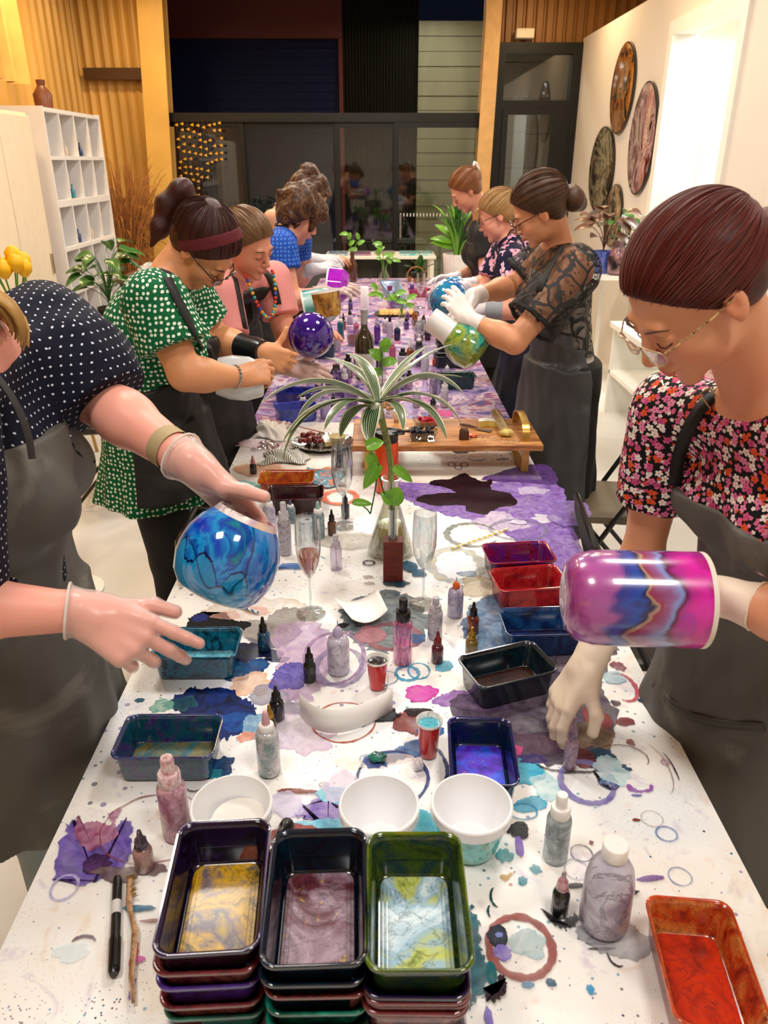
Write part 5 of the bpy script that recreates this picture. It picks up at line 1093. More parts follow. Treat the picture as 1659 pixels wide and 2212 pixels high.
# ---------------------------------------------------------------- far end of the table
wb = P(790, 905, TT)+Vector((0, .3, 0)); 
def wine_bottle(lab, bx_, by_, ty_, wpx, glassm, foil, dy=0):
    c = P(bx_, by_, TT)+Vector((0, dy, 0)); s = zc(c)/F; r = wpx/2*s; H = V(bx_, ty_, c.y).z-TT; o = thing('wine_bottle', lab, 'bottle', c)
    lathe_part('body', [(r*.94, 0), (r, .004), (r, H*.55), (r*.9, H*.62), (r*.5, H*.70), (r*.36, H*.75), (r*.34, H*.80)], glassm, o, 28)
    lathe_part('foil_cap', [(r*.38, H*.79), (r*.37, H*.97), (r*.42, H*.975), (r*.42, H)], foil, o, 20)
    lathe_part('label', [(r*1.01, H*.10), (r*1.01, H*.38)], plain('d8d4c8', .6), o, 28, False); return o
wine_bottle('dark olive wine bottle with a pale foil neck behind the dracaena', 788, 815, 668, 40, plain('3c3008', .1, 0, 1, .3, 6, alpha=.9), plain('b8b8b8', .3, .5))
tag(lathe_part('paper_roll', [(.028, 0), (.03, .003), (.03, .2), (.028, .203), (.010, .203)], plain('e4e4ea', .6), None), 'upright white paper roll left of the blue snack pouch', 'roll').location = P(788, 682, TT)
o = thing('snack_pouch', 'silver blue snack pouch with a dark round emblem', 'pouch', P(862, 668, TT)+Vector((0, .1, 0)), .15); pw, ph = .08, .2
R = [[(pw*a*math.cos(6.2832*i/20)*(1 if abs(math.cos(6.2832*i/20)) else 1), d*math.sin(6.2832*i/20), z) for i in range(20)] for z, a, d in ((0, .8, .03), (.02, .95, .035), (.10, 1, .03), (.17, 1, .012), (.185, 1, .003), (ph, 1, .002))]
b = MB().rings(R); b.v = [(x+z*-.35, y+z*.1, z) for x, y, z in b.v]; b.build('pouch_body', plain('9cb0cc', .22, .6, .3, .1), o)
b = MB(); b.rings([[(.032*math.cos(a)-.03, -.034, .085+.032*math.sin(a)) for a in [6.2832*i/24 for i in range(24)]], [(.030*math.cos(a)-.03, -.0355, .085+.030*math.sin(a)) for a in [6.2832*i/24 for i in range(24)]]]); b.build('round_emblem', plain('12141c', .4), o)
b = MB(); b.tube([(.019*math.cos(a)-.03, -.0365, .085+.019*math.sin(a)) for a in [6.2832*i/20 for i in range(21)]], .0018, 5); b.build('emblem_ring', plain('e8e8e8', .4), o)
b = MB(); b.tube([(.010*math.cos(a)-.03, -.0365, .085+.010*math.sin(a)) for a in [6.2832*i/16 for i in range(17)]], .0016, 5); b.build('emblem_centre', plain('e8e8e8', .4), o)
bx('printed_band', (-.075, -.033, .02), (.03, -.0325, .045), plain('7c4c8c', .4), o); bx('printed_band', (-.09, -.034, .13), (-.055, -.020, .165), plain('7c2c5c', .4), o)
# silver tray of crackers
pt = P(858, 683, TT)+Vector((0, .06, 0)); o = thing('silver_tray', 'long silver foil tray of crackers beyond the wine bottle', 'tray', pt)
MB().rings([rrect(.26, .14, .04, 0), rrect(.30, .17, .05, .012), rrect(.32, .19, .055, .014), rrect(.30, .17, .05, .0135), rrect(.25, .13, .04, .003)]).build('tray_body', plain('b0aca4', .18, .95, 0, .2, 40), o)
pts = [pt+Vector((-.11+.22*(i % 8)/7, -.03+.035*(i//8), .014+(i % 3)*.002)) for i in range(24)]
first = None
for i, p in enumerate(pts):
    if first is None: first = MB().lathe([(.017, 0), (.019, .0015), (.019, .0035), (.017, .005)], 14).build('cracker', plain('d8a860', .8, 0, 0, .3, 60)); tag(first, 'golden round cracker on the silver foil tray', 'cracker', 'crackers on the silver foil tray'); oo = first
    else: oo = first.copy(); C.objects.link(oo)
    oo.location = p; oo.rotation_euler = (q.uniform(.4, .9), 0, q.uniform(-.4, .4))
# coloured glasses, bottles and trays around the far half
FARB = [('dropper',706,612+70,640,9,'1c1018','brown amber dropper bottle beneath the gold vase'),('dropper',742,712,676,11,'7c2c1c','rust brown dropper bottle right of the purple globe'),('dropper',757,668,640,10,'3c2c6c','indigo dropper bottle near the white roll'),
('spray',728,760,718,16,'b8a8c8','lilac clear bottle behind the purple globe vase'),('needle',842,760,668,15,'c0b4c8','tall slim clear bottle right of the wine bottle\'s neck'),('dropper',878,712,680,12,'4c2c7c','violet dropper bottle near the silver tray'),
('spray',905,735,690,20,'7c1c8c','magenta violet glass bottle beside the stemmed glass'),('dropper',924,735,700,13,'2c0c2c','plum black dropper bottle right of the magenta one'),('dropper',940,790,762,12,'d04c18','orange capped tiny bottle beyond the dracaena leaf'),
('squeeze',966,806,788,10,'b0c8c4','tiny mint bottle on the black trays'),('spray',870,800,752,22,'a498b4','grey lilac bottle close right of the wine bottle'),('spray',752,815,765,20,'98909c','cloudy bottle left of the wine bottle'),
('dropper',728,802,775,13,'2c1c14','dark gold topped bottle near the purple globe'),('spray',884,840,800,16,'b03c8c','pink stained bottle behind the dracaena'),('dropper',690,850,815,15,'3c2c90','indigo stained bottle at left behind the long leaf'),
('squeeze',900,880,835,18,'c8c0d0','milky bottle in front of the far trays'),('dropper',935,700,672,10,'24304c','navy bottle by the right wine glass'),('dropper',765,640,612,9,'7c3c14','amber bottle behind the paper roll'),('spray',930,668,640,12,'20386c','navy glass bottle near the blue globe vase'),
('dropper',720,880,850,14,'6c3090','purple bottle among the leaves at left'),('squeeze',655,890,850,17,'d8a088','peach stained bottle near the gloved purple fingers'),('dropper',880,690,664,10,'6a2c84','purple bottle on the far paper near the tray')]
for i, (k, x, y, ty, w, col, lab) in enumerate(FARB):
    bottle(k, lab, x, y, ty, w, mk([col, col], .9, 60+i) if k == 'dropper' else ink([col, 'd8d0dc', col], 30, 1, .15, .6, .6, 0, i, detail=2, tcol=col), blk if i % 3 else plain('d8d4d8', .3))
FN = [('amber', '8c4818'), ('violet', '5c2c90'), ('teal', '1c6c80'), ('navy', '141c4c'), ('rose', 'b85c80'), ('clear', 'c8c4d0'), ('black', '0c0a0e'), ('lilac', 'a898c8')]
ORD = ['first', 'second', 'third', 'fourth', 'fifth', 'sixth', 'seventh', 'eighth', 'ninth', 'tenth', 'eleventh', 'twelfth', 'thirteenth', 'fourteenth']
SPOTS = [(700,705,16),(718,690,14),(736,735,18),(756,700,16),(770,722,16),(815,742,18),(832,718,16),(858,735,18),(896,702,16),(915,712,14),(948,745,18),(702,905,26),(722,835,22),(745,862,24),(820,800,20),(868,840,22),(886,782,20),(918,818,22),(936,850,22),(672,860,22),(848,778,18),(800,762,18),(905,770,18),(772,800,20),(935,905,24),(960,880,22),(715,655,12),(735,640,12),(868,655,12),(890,640,12),(925,650,12),(950,690,14)]
for i, (x, y, w) in enumerate(SPOTS):
    nm_, cl_ = FN[(i*5) % 8]; kd = ('dropper', 'spray', 'squeeze', 'dropper')[i % 4]; row = 'nearest' if y > 830 else 'second' if y > 750 else 'third' if y > 690 else 'farthest'; rk = [s_ for s_ in SPOTS if (s_[1] > 830) == (y > 830) and (s_[1] > 750) == (y > 750) and (s_[1] > 690) == (y > 690)]; od = ORD[sorted(rk).index((x, y, w))]
    bottle(kd, 'small %s %s bottle, %s from the left in the %s row beyond the dracaena' % (nm_, {'dropper': 'dropper', 'spray': 'capped', 'squeeze': 'squeeze'}[kd], od, row), x, y, y-w*(2.2+(i % 3)*.5), w*.8, ink([cl_, 'b8b0c0', cl_] if i % 3 == 0 else [cl_, cl_], 24, 1, .2, .5, .85, 0, i, detail=2, tcol=cl_), [blk, plain('d8d4d8', .3), mk([cl_, 'e0d8e0'], 1, i)][i % 3])
def tumbler(lab, x, y, ty, w, col=None, cols=None):
    c = P(x, y, TT); s = zc(c)/F; r = w/2*s; H = V(x, ty, c.y).z-TT; o = thing('drinking_glass', lab, 'glass', c); lathe_part('glass_wall', [(r*.8, 0), (r*.82, .003), (r, H), (r*.95, H), (r*.76, .008), (1e-6, .008)], glass('eceaf4', .8), o, 24)
    if col: lathe_part('drink', [(r*.74, .009), (r*.88, H*.55), (1e-6, H*.55)], ink([col, col], 5, 1, .1, .5, .7, detail=2, tcol=col), o, 20)
for a in (('short clear glass of amber drink near the crackers',762,745,708,28,'b06830'),('clear tumbler of violet paint water right of centre',906,790,745,28,'4c2c7c'),('empty clear tumbler left of the wine bottle',735,850,800,32,None),('clear tumbler behind the dracaena crown',850,880,820,32,'9c6cac'),('purple stained tumbler near the far left trays',668,800,755,30,'5c3c90'),('clear tumbler on the far right paper',940,850,800,26,None),('large clear tumbler with violet water at left of the bowl',760,880,835,34,'7c5ca8')): tumbler(*a)
DK = ['06080c', '141c20', '0c1410']; DG = ['0c2424', '1c4c48', '0a1c20']
for i, (x, y, w, rz, cols, lab) in enumerate(((985,835,100,.1,DG,'dark green stained tray, nearest of the right far trays'),(972,790,90,.05,DK,'black stained tray behind the dark green one on the right'),(975,762,86,.0,DK,'black stained tray under the green vase, third of the right far trays'),(690,770,70,.2,['0c3c5c','1c6080','0a2034'],'teal blue stained tray beneath the purple globe vase'),(640,870,90,-.2,['14207c','2c3cb0','1c1050'],'ultramarine stained tray at the left edge before the grey apron'),(700,640,56,0,['3c3c80','6a6ab0','2c2050'],'indigo stained tray near the white gloves at left'),(905,640,60,.0,['9c2c5c','c8507c','5c1c44'],'crimson pink tray on the far paper'),(640,905,86,.3,['1c2c90','3c50c8','120c4c'],'deep blue tray in front of the ultramarine one'),(700,835,80,.1,['6a3c90','9c70b8','3c2060'],'violet tray behind the long striped leaf'),(940,720,60,.1,['101c3c','243c6c','0c1428'],'navy tray near the right wine glass'))):
    c = P(x, y, TT); tray('takeaway_tray', lab, c, math.pi/2+rz, cols, 80+i, alpha=.85, liquid=None)
def flask_vase(lab, x, y, ty, w, col, stems):
    c = P(x, y, TT); s = zc(c)/F; r = w/2*s; H = V(x, ty, c.y).z-TT; o = thing('plant_vase', lab, 'plant', c)
    lathe_part('vase_body', [(r*.8, 0), (r, .01), (r, H*.55), (r*.45, H*.8), (r*.4, H), (r*.36, H)], col, o, 20, False)
    for i, (tx, ty2, ) in enumerate(stems):
        e = V(tx, ty2, c.y)-c; MB().tube(bez((0, 0, H*.3), (0, 0, H*1.2), e, 8), .003, 6).build('stem', LG, o)
        for k in range(3): dd = Vector((q.uniform(-1, 1), q.uniform(-.5, .2), q.uniform(-.1, 1))); heart(o, e*(1-.12*k)+Vector((0, 0, .01)), dd, (.1, -.8, .6), .085, .040, LG)
flask_vase('amber bottle vase holding a bright green pothos sprig', 762, 608, 545, 20, plain('4c2008', .1, 0, .8, .3), [(752,508),(775,520)])
flask_vase('clear vase of yellow green leaves beyond the paper roll', 830, 625, 575, 24, glass('e8f0e8', .7), [(825,530),(815,545),(850,555)])
flask_vase('clear vase of trailing leaves near the snack pouch', 868, 700, 655, 16, glass('e8f0e8', .7), [(855,640),(815,630),(880,650)])
# planter at the right far end, on the table
c = P(986, 612, TT)+Vector((0, .05, 0)); o = thing('planter', 'white ribbed plant pot with a leafy peace lily at the far right table end', 'plant', c); r = 30*zc(c)/F; H = V(986, 548, c.y).z-TT
n = 48; R = [[(rr_*(1+.02*math.cos(24*6.2832*i/n))*math.cos(6.2832*i/n), rr_*(1+.02*math.cos(24*6.2832*i/n))*math.sin(6.2832*i/n), z) for i in range(n)] for rr_, z in ((r*.78, 0), (r*.82, .006), (r, H), (r*.92, H), (r*.88, H-.03))]
MB().rings(R, True, True).build('pot', plain('efece8', .5), o)
for k in range(46):
    a = q.uniform(0, 6.28); L = q.uniform(.22, .48); sp = q.uniform(.05, .26); t0 = Vector((.03*math.cos(a), .03*math.sin(a), H-.02)); e = Vector((sp*math.cos(a), sp*math.sin(a), H+L)); m1 = Vector((sp*.35*math.cos(a), sp*.35*math.sin(a), H+L*.8))
    leaf('leaf', bez(t0, m1, e+Vector((.05*math.cos(a), .05*math.sin(a), -.06)), 7), q.uniform(.025, .045), LG if k % 4 == 0 else LD, o)
for k, (x, y) in enumerate(((925,518),(938,530),(950,512))): heart(o, Vector((-.05, 0, H+.05+.05*k)), V(x, y, c.y)-c-Vector((0, 0, H)), (.1, -.8, .6), .2, .07, LG)
pst = thing('planter_table', 'small black side table under the white ribbed plant pot', 'table', (c.x, c.y, 0)); bx('tabletop', (-.16, -.18, TZ-.03), (.2, .18, TZ), plain('1a1917', .5), pst)
for x in (-.14, .17):
    for y in (-.16, .14): bx('leg', (x, y, 0), (x+.02, y+.02, TZ-.03), plain('1a1917', .5), pst)
# potted leafy plant + basket + small plants at the far end, centre right
c = P(905, 605, TT); o = thing('potted_lily', 'broad leaved green plant standing at the far table end', 'plant', c); lathe_part('pot', [(.06, 0), (.08, .07), (.075, .07)], plain('2c2c2a', .5), o)
for k, (x, y) in enumerate(((905,535),(925,560),(885,560),(950,570),(870,575),(910,550))): e = V(x, y, c.y-.05*(k % 2))-c; leaf('leaf', bez((0, 0, .05), e*.5+Vector((0, 0, .08)), e, 7), .06, LD if k else LG, o)
c = P(897, 603, TT)+Vector((.0, -.15, 0)); o = thing('wicker_basket', 'small wicker basket with an arched handle beside the planter', 'basket', c); lathe_part('basket_body', [(.07, 0), (.09, .04), (.085, .04)], plain('a87038', .8, 0, 0, .4, 60), o, 20, False)
MB().tube([(.085*math.cos(a), 0, .04+.09*math.sin(a)) for a in [math.pi*i/12 for i in range(13)]], .006, 6).build('handle', plain('a86c34', .7, 0, 0, .4, 60), o)
# ================================================================= CHAIRS AND SIDE FURNITURE
bk = plain('0d0c0c', .35, .1, .2)
def folding_chair(name, lab, loc, rz, seat_m, back_m):
    o = thing(name, lab, 'chair', loc, rz)      # faces +y, back at -y
    for sx in (-1, 1):
        x = sx*.2
        MB().tube(bez((x, .24, 0), (x, .1, .3), (x, -.18, .80), 8), .011, 8).build('front_leg', bk, o)
        MB().tube([(x*.92, -.26, 0), (x*.92, .12, .43)], .010, 8).build('rear_leg', bk, o)
    MB().tube([(-.2, -.18, .80), (-.19, -.21, .88), (-.12, -.225, .92), (.12, -.225, .92), (.19, -.21, .88), (.2, -.18, .80)], .011, 8).build('back_tube', bk, o)
    MB().tube([(-.185, -.18, .12), (.185, -.18, .12)], .008, 6).build('stretcher', bk, o); MB().tube([(-.2, .2, .08), (.2, .2, .08)], .008, 6).build('stretcher', bk, o)
    MB().rings([rrect(.36, .36, .05, .43), rrect(.39, .39, .06, .44), rrect(.39, .39, .06, .465), rrect(.35, .35, .05, .475)]).build('seat', seat_m, o)
    b = MB(); vs = []
    for i in range(11):
        for j in range(7):
            u = -1+i/5; z = .60+j*.29/6; vs.append((u*.18*(1-.1*(abs(j-3)/3)**3), -.135-(z-.6)*.30-.018*(1-u*u), z))
    b.add(vs, [(i*7+j, (i+1)*7+j, (i+1)*7+j+1, i*7+j+1) for i in range(10) for j in range(6)]); bo = b.build('backrest', back_m, o, angle=180); bo.modifiers.new('thick', 'SOLIDIFY').thickness = .022
    return o
vin = plain('151413', .35, 0, .1); seatc = plain('6a5c48', .5)
folding_chair('folding_chair', 'black folding chair with brown strap behind the lace topped woman', (.98, 2.95, 0), math.radians(82), seatc, vin)
folding_chair('folding_chair', 'black folding chair behind the woman in green dots, legs showing', (-1.45, 4.1, 0), math.radians(-80), vin, vin)
folding_chair('folding_chair', 'black folding chair tucked under the left table edge by the dark leggings', (-.33, 1.95, 0), math.radians(-90), vin, plain('241c18', .25, 0, .4)).scale = (.9, .9, .9)
folding_chair('folding_chair', 'charcoal felt backed chair with its back against the right table edge', (.80, 2.02, 0), math.radians(-95), vin, plain('3c3c3e', .95, 0, 0, .3, 90, .3, 300)).scale = (.9, .9, .9)
bag_ = tag(MB().rings([rrect(.10, .05, .02, 0), rrect(.14, .07, .025, .06), rrect(.13, .06, .02, .2), rrect(.10, .03, .012, .26)]).build('brown_bag', plain('4c2814', .5, 0, 0, .3, 20)), 'small brown leather bag hanging from the black folding chair', 'bag'); bag_.location = (1.02, 2.68, .50)
st_ = MB().tube(bez((.98, 2.68, .74), (1.1, 2.72, .95), (1.2, 2.80, .93), 8)+bez((1.2, 2.80, .93), (1.14, 2.7, .9), (1.06, 2.68, .74), 8), .005, 6).build('bag_strap', plain('7a3c1c', .5)); st_.parent = bag_; st_.location = -Vector(bag_.location)
# right: white bench with plants
wb_ = thing('white_side_bench', 'low white bench with plants along the right wall', 'bench', (1.95, 5.0, 0))
bx('bench_top', (-.22, -1.4, .64), (.22, .75, .68), whitep, wb_, .004); bx('shelf', (-.2, -1.35, .30), (.2, .7, .33), whitep, wb_)
for y in (-1.35, -.35, .68): bx('upright', (-.2, y, 0), (.2, y+.03, .64), whitep, wb_)
hb = thing('plant_stand', 'tall narrow white stand behind the lace topped woman', 'stand', (1.75, 6.4, 0)); bx('stand_top', (-.25, -.5, .95), (.25, .5, .98), whitep, hb); 
for x in (-.23, .2):
    for y in (-.48, .45): bx('leg', (x, y, 0), (x+.03, y+.03, .95), whitep, hb)
def potted(lab, loc, r, h, potm, leaves, spread, L, lw, lm, seed=0, cat='plant', up=.6):
    o = thing('potted_plant', lab, cat, loc); lathe_part('pot', [(r*.75, 0), (r*.8, .004), (r, h), (r*.9, h), (r*.86, h-.02)], potm, o, 24); rr_ = random.Random(seed)
    for k in range(leaves):
        a = rr_.uniform(0, 6.28); s_ = spread*rr_.uniform(.4, 1); zz = h+L*rr_.uniform(.3, 1)
        e = Vector((s_*math.cos(a), s_*math.sin(a), zz)); MB().tube(bez((0, 0, h-.02), (0, 0, zz*.8), e, 5), .0025, 5).build('stem', lm, o); heart(o, e, (math.cos(a), math.sin(a), rr_.uniform(-.4, up)), (0, -.3, 1), lw*1.5, lw, lm)
    return o
blup = ink(['2c3c9c', '4c6cc8', '7c5cc0'], 10, 2, .25, .6, seed=3)
brl = mat_leaf('4c2c24', '7c5444', None)
potted('brown leaved plant in a blue painted pot beside the lowest artwork', (1.72, 6.1, .98), .085, .16, blup, 20, .15, .30, .10, brl, 3)
potted('green leaved plant in a black pot right of the blue pot', (1.95, 6.35, .98), .08, .15, plain('15130f', .5), 16, .16, .26, .09, LD, 5)
potted('small glossy green plant on the low white bench', (1.86, 4.6, .68), .08, .13, plain('c8c4c0', .5), 22, .16, .20, .08, LD, 6)
c = (1.82, 4.15, .68); o = thing('painted_cylinder_pot', 'white cylinder pot painted gold and pink on the right bench', 'pot', c); lathe_part('painted_wall', [(.06, 0), (.062, .13)], ink(['e0a040', 'c86484', 'e8c8b8', 'b05078'], 12, 2, .3, .4, seed=6), o, 28); lathe_part('white_rim', [(.062, .13), (.064, .132), (.064, .18), (.06, .182), (.056, .15), (1e-6, .15)], whitep, o, 28, False)
tag(bx('black_frame', (0, 0, 0), (.02, .3, .42), plain('12100f', .4)), 'black picture frame leaning behind the plants at right', 'frame').location = (2.1, 6.0, .98)
tag(lathe_part('painted_black_vase', [(.05, 0), (.07, .02), (.075, .12), (.05, .18), (.035, .22), (.04, .24)], ink(['0c0a0c', '1c1418', '9c6c74', '0c0a0c'], 8, 1, .25, .5, seed=9), None), 'black vase with pinkish streaks on the right stand', 'vase').location = (1.80, 5.98, .98)
# left: stool tables, plant, clutter
def round_stool(lab, loc, r, h, topm, legm):
    o = thing('round_side_table', lab, 'table', loc); lathe_part('tabletop', [(r*.98, h-.03), (r, h-.02), (r, h-.004), (r*.98, h)], topm, o, 36)
    for k in range(3): a = 2.1*k+.4; MB().tube([(r*.45*math.cos(a), r*.45*math.sin(a), h-.03), (r*.8*math.cos(a), r*.8*math.sin(a), 0)], [.016, .011], 8).build('leg', legm, o)
    return o
woodm = ink(['8c4c1c', 'b87434', '7c3c14'], 10, .5, .4, 0, stretch=(1, 1, 3), detail=3)
sbx = thing('wooden_crate_table', 'orange brown slatted wooden cabinet behind the woman in green', 'cabinet', (-2.0, 5.55, 0))
bx('cabinet_top', (-.42, -.22, .66), (.5, .25, .70), plain('1c1a18', .5), sbx, .003); bx('edge_band', (-.42, -.235, .64), (.5, -.22, .66), woodm, sbx)
for k in range(14): bx('slat', (-.40+k*.064, -.22, .06), (-.40+k*.064+.052, -.20, .64), woodm, sbx)
bx('side_board', (-.42, -.2, 0), (-.40, .25, .66), woodm, sbx); bx('side_board', (.48, -.2, 0), (.5, .25, .66), woodm, sbx)
potted('climbing green plant on the wooden cabinet at left', (-1.86, 5.5, .70), .09, .13, plain('14130f', .5), 34, .17, .42, .085, LD, 9)
gt_ = round_stool('small round glass topped table before the cream cupboard', (-2.05, 4.75, 0), .26, .88, glass('d8dcd4', .8), plain('b08c50', .3, .7))
for i, (x, y, z, s_, col, lab) in enumerate(((-1.62, 6.5, .92, .1, '2a8ab0', 'turquoise crinkled plastic packet on the craft trolley'), (-1.83, 6.5, .92, .09, 'd8d8dc', 'white crinkled plastic packet on the craft trolley'), (-1.72, 6.35, .92, .07, '2c4c9c', 'blue crinkled packet in front of the white packet'))):
    b = MB().ball((0, 0, s_*.45), (s_, s_*.7, s_*.45), 16, 9); rr_ = random.Random(i); b.v = [(a*(1+rr_.uniform(-.22, .22)), b_*(1+rr_.uniform(-.22, .22)), max(0, c_*(1+rr_.uniform(-.25, .25)))) for a, b_, c_ in b.v]; tag(b.build('plastic_packet', plain(col, .2, 0, .6, .2, 20), smooth=False), lab, 'packet').location = (x, y, z)
tr_ = thing('craft_trolley', 'brown craft trolley piled with packets behind the green dress', 'trolley', (-1.72, 6.5, 0)); bx('top_shelf', (-.32, -.25, .88), (.32, .25, .92), plain('5c3c24', .6), tr_, .004); bx('lower_shelf', (-.32, -.25, .35), (.32, .25, .38), plain('5c3c24', .6), tr_)
for x in (-.3, .28):
    for y in (-.23, .21): bx('post', (x, y, 0), (x+.02, y+.02, .88), plain('5c3c24', .6), tr_)
# stack of magazines, yellow lamp on the cream cupboard side table
ns = thing('pedestal', 'slim white pedestal by the left edge holding the yellow tulips', 'pedestal', (-1.37, 3.0, 0)); lathe_part('round_top', [(.13, 1.09), (.135, 1.095), (.135, 1.115), (.13, 1.12)], whitep, ns, 28); lathe_part('pole', [(.02, .02), (.018, 1.09)], whitep, ns, 14); lathe_part('round_foot', [(.14, 0), (.14, .012), (.03, .022)], whitep, ns, 28)
for i in range(6): tag(bx('magazine', (-.14, -.10, 0), (.14+(i % 3)*.01, .10, .012), plain(['e8e4dc', '2c2c34', 'c8402c', 'dcd8d0', '24508c', 'e8e0d0'][i], .5)), ['cream', 'black', 'red', 'ivory', 'blue', 'topmost pale'][i]+' magazine in the pile on the round glass table', 'magazine').location = (-2.05+(i % 2)*.015, 4.75, .882+i*.0125)
tu = thing('tulip_vase', 'bright yellow tulips in a pale vase, blurred at the left edge', 'flowers', (-1.37, 3.0, 1.12)); lathe_part('vase', [(.05, 0), (.06, .02), (.05, .12), (.04, .15), (.035, .15)], plain('e8dcc8', .4), tu)
for k in range(8):
    a = .8*k; x, y, z = .055*math.cos(a), .055*math.sin(a), .24+.02*(k % 3); MB().tube([(0, 0, .1), (x, y, z)], .003, 5).build('stem', LG, tu); MB().lathe([(.01, 0), (.028, .02), (.03, .045), (.015, .065), (.006, .06)], 10, c=(x, y, z)).build('bloom', plain('f2b808', .5, 0, 0, .1), tu)
# ================================================================= PEOPLE
def N3(v): v = np.array(v, float); return v/np.linalg.norm(v)
def skin_mat(col, rough=.45):
    key = ('skin', col)
    if key in _M: return _M[key]
    t = T('skin'); at = t.n('ShaderNodeAttribute', {'attribute_name': 'tint'}); v = t.coord('Object')
    c = srgb(col); c2 = tuple(x*f for x, f in zip(c[:3], (1.0, .86, .80)))
    b = t.mix(t.noise(v, 14, 3), c, c2); b = t.mix(1.0, b, at.outputs['Color'], 'MULTIPLY')
    _M[key] = t.pbr(b, rough, 0, 0, t.noise(v, 240, 2), .08, spec=.4, sss=.12); return _M[key]
def hair_mat(c1, c2, c3=None, curly=0):
    key = ('hair', c1, c2, curly)
    if key in _M: return _M[key]
    t = T('hair'); v = t.coord('UV', (26, 3, 1)) if not curly else t.coord('Object')
    n1 = t.noise(v, 3.0 if not curly else 30, 6, .4 if not curly else 2.5, .65); c = t.ramp(n1, [(.32, c1), (.5, c2), (.68, c3 or c2)])
    _M[key] = t.pbr(c, .42, 0, 0, n1, .35 if not curly else .8, spec=.32); return _M[key]
def head_prims(Cc, R, s, hr=True):
    L = lambda x, y, z: Cc+R.T@(np.array([x, y, z])*s)
    E = lambda c, r, k=.012: pe(L(*c), np.array(r)*s, k*s, R)
    p = [E((0, -.012, .035), (.072, .092, .080)), E((0, .028, -.022), (.057, .060, .080), .02), E((0, .030, -.068), (.047, .052, .034), .02), E((0, .074, -.098), (.019, .016, .015), .022),
         E((.030, .052, -.034), (.026, .030, .026), .02), E((-.030, .052, -.034), (.026, .030, .026), .02),
         pc(L(-.034, .079, .020), L(.034, .079, .020), .0095*s, k=.012*s),
         pc(L(0, .086, .010), L(0, .106, -.026), .0075*s, .0095*s, .010*s), E((0, .106, -.031), (.0105, .010, .0085), .006), E((.0115, .098, -.034), (.007, .009, .0065), .005), E((-.0115, .098, -.034), (.007, .009, .0065), .005),
         ps(L(.031, .094, .002), np.array((.017, .013, .010))*s, .010*s, R), ps(L(-.031, .094, .002), np.array((.017, .013, .010))*s, .010*s, R),
         E((.031, .0765, .001), (.0145, .0135, .0115), .004), E((-.031, .0765, .001), (.0145, .0135, .0115), .004),
         E((0, .088, -.055), (.024, .012, .010), .010), E((0, .0965, -.0585), (.0185, .0075, .0048), .003), E((0, .0955, -.0665), (.0165, .0075, .0055), .003),
         ps(L(0, .098, -.0795), np.array((.016, .006, .004))*s, .006*s, R)]
    for sx in (1, -1):
        p += [E((sx*.073, -.006, -.006), (.0075, .017, .029), .004), E((sx*.070, -.004, -.030), (.006, .008, .010), .004), ps(L(sx*.081, .0, -.003), np.array((.0055, .009, .017))*s, .003*s, R)]
    return p, L
def fingers(W, d, n, th, curls, thumb, s=1.0, spread=(.10, .03, -.04, -.12), k=.0035):
    """palm, four fingers and a thumb; d along the hand, n out of its back, th = +-1 thumb side"""
    y = N3(d); z = np.array(n, float); z = N3(z-y*(z@y)); x = np.cross(y, z)*th
    P_ = lambda a, b, c: np.array(W)+(x*a+y*b+z*c)*s
    pr = [pc(P_(0, -.01, 0), P_(0, .02, 0), .024*s, .025*s, .012)]
    KX = (.030, .010, -.010, -.028); KY = (.086, .090, .086, .077)
    for kx, ky in zip(KX, KY): pr.append(pc(P_(kx*.62, .018, 0), P_(kx, ky, .002), .0155*s, .0115*s, .012))
    pr.append(pc(P_(.016, .014, -.006), P_(.032, .046, -.012), .017*s, .014*s, .012))
    LN = (.070, .079, .073, .056); RD = (.0090, .0092, .0086, .0077)
    tips = []
    for i in range(4):
        a = P_(KX[i], KY[i], .002); ang = 0; r = RD[i]*s; sp = spread[i]; yy = y*math.cos(sp)+x*math.sin(sp)
        for j, fr in enumerate((.46, .30, .24)):
            ang += curls[i][j]; dr = yy*math.cos(ang)-z*math.sin(ang); b = a+dr*LN[i]*fr*s
            pr.append(pc(a, b, r*(1.0 if j == 0 else 1), r*.92, k)); a = b; r *= .91
        tips.append(a)
    a = P_(.032, .044, -.012); r = .0115*s; dirs = thumb
    for j, ln in enumerate((.036, .030)):
        dd = dirs[j]; dr = N3(x*dd[0]+y*dd[1]+z*dd[2]); b = a+dr*ln*s; pr.append(pc(a, b, r, r*.88, .005)); a = b; r *= .88
    return pr, tips
FLAT = [(.12, .15, .10)]*4; RELAX = [(.25, .30, .2), (.30, .38, .25), (.36, .42, .28), (.42, .45, .3)]; GRIP = [(.7, .8, .5), (.8, .85, .5), (.85, .9, .55), (.9, .9, .6)]
TH_OUT = ((.85, .55, -.1), (.65, .75, -.1)); TH_IN = ((.45, .75, -.5), (.1, .8, -.6))
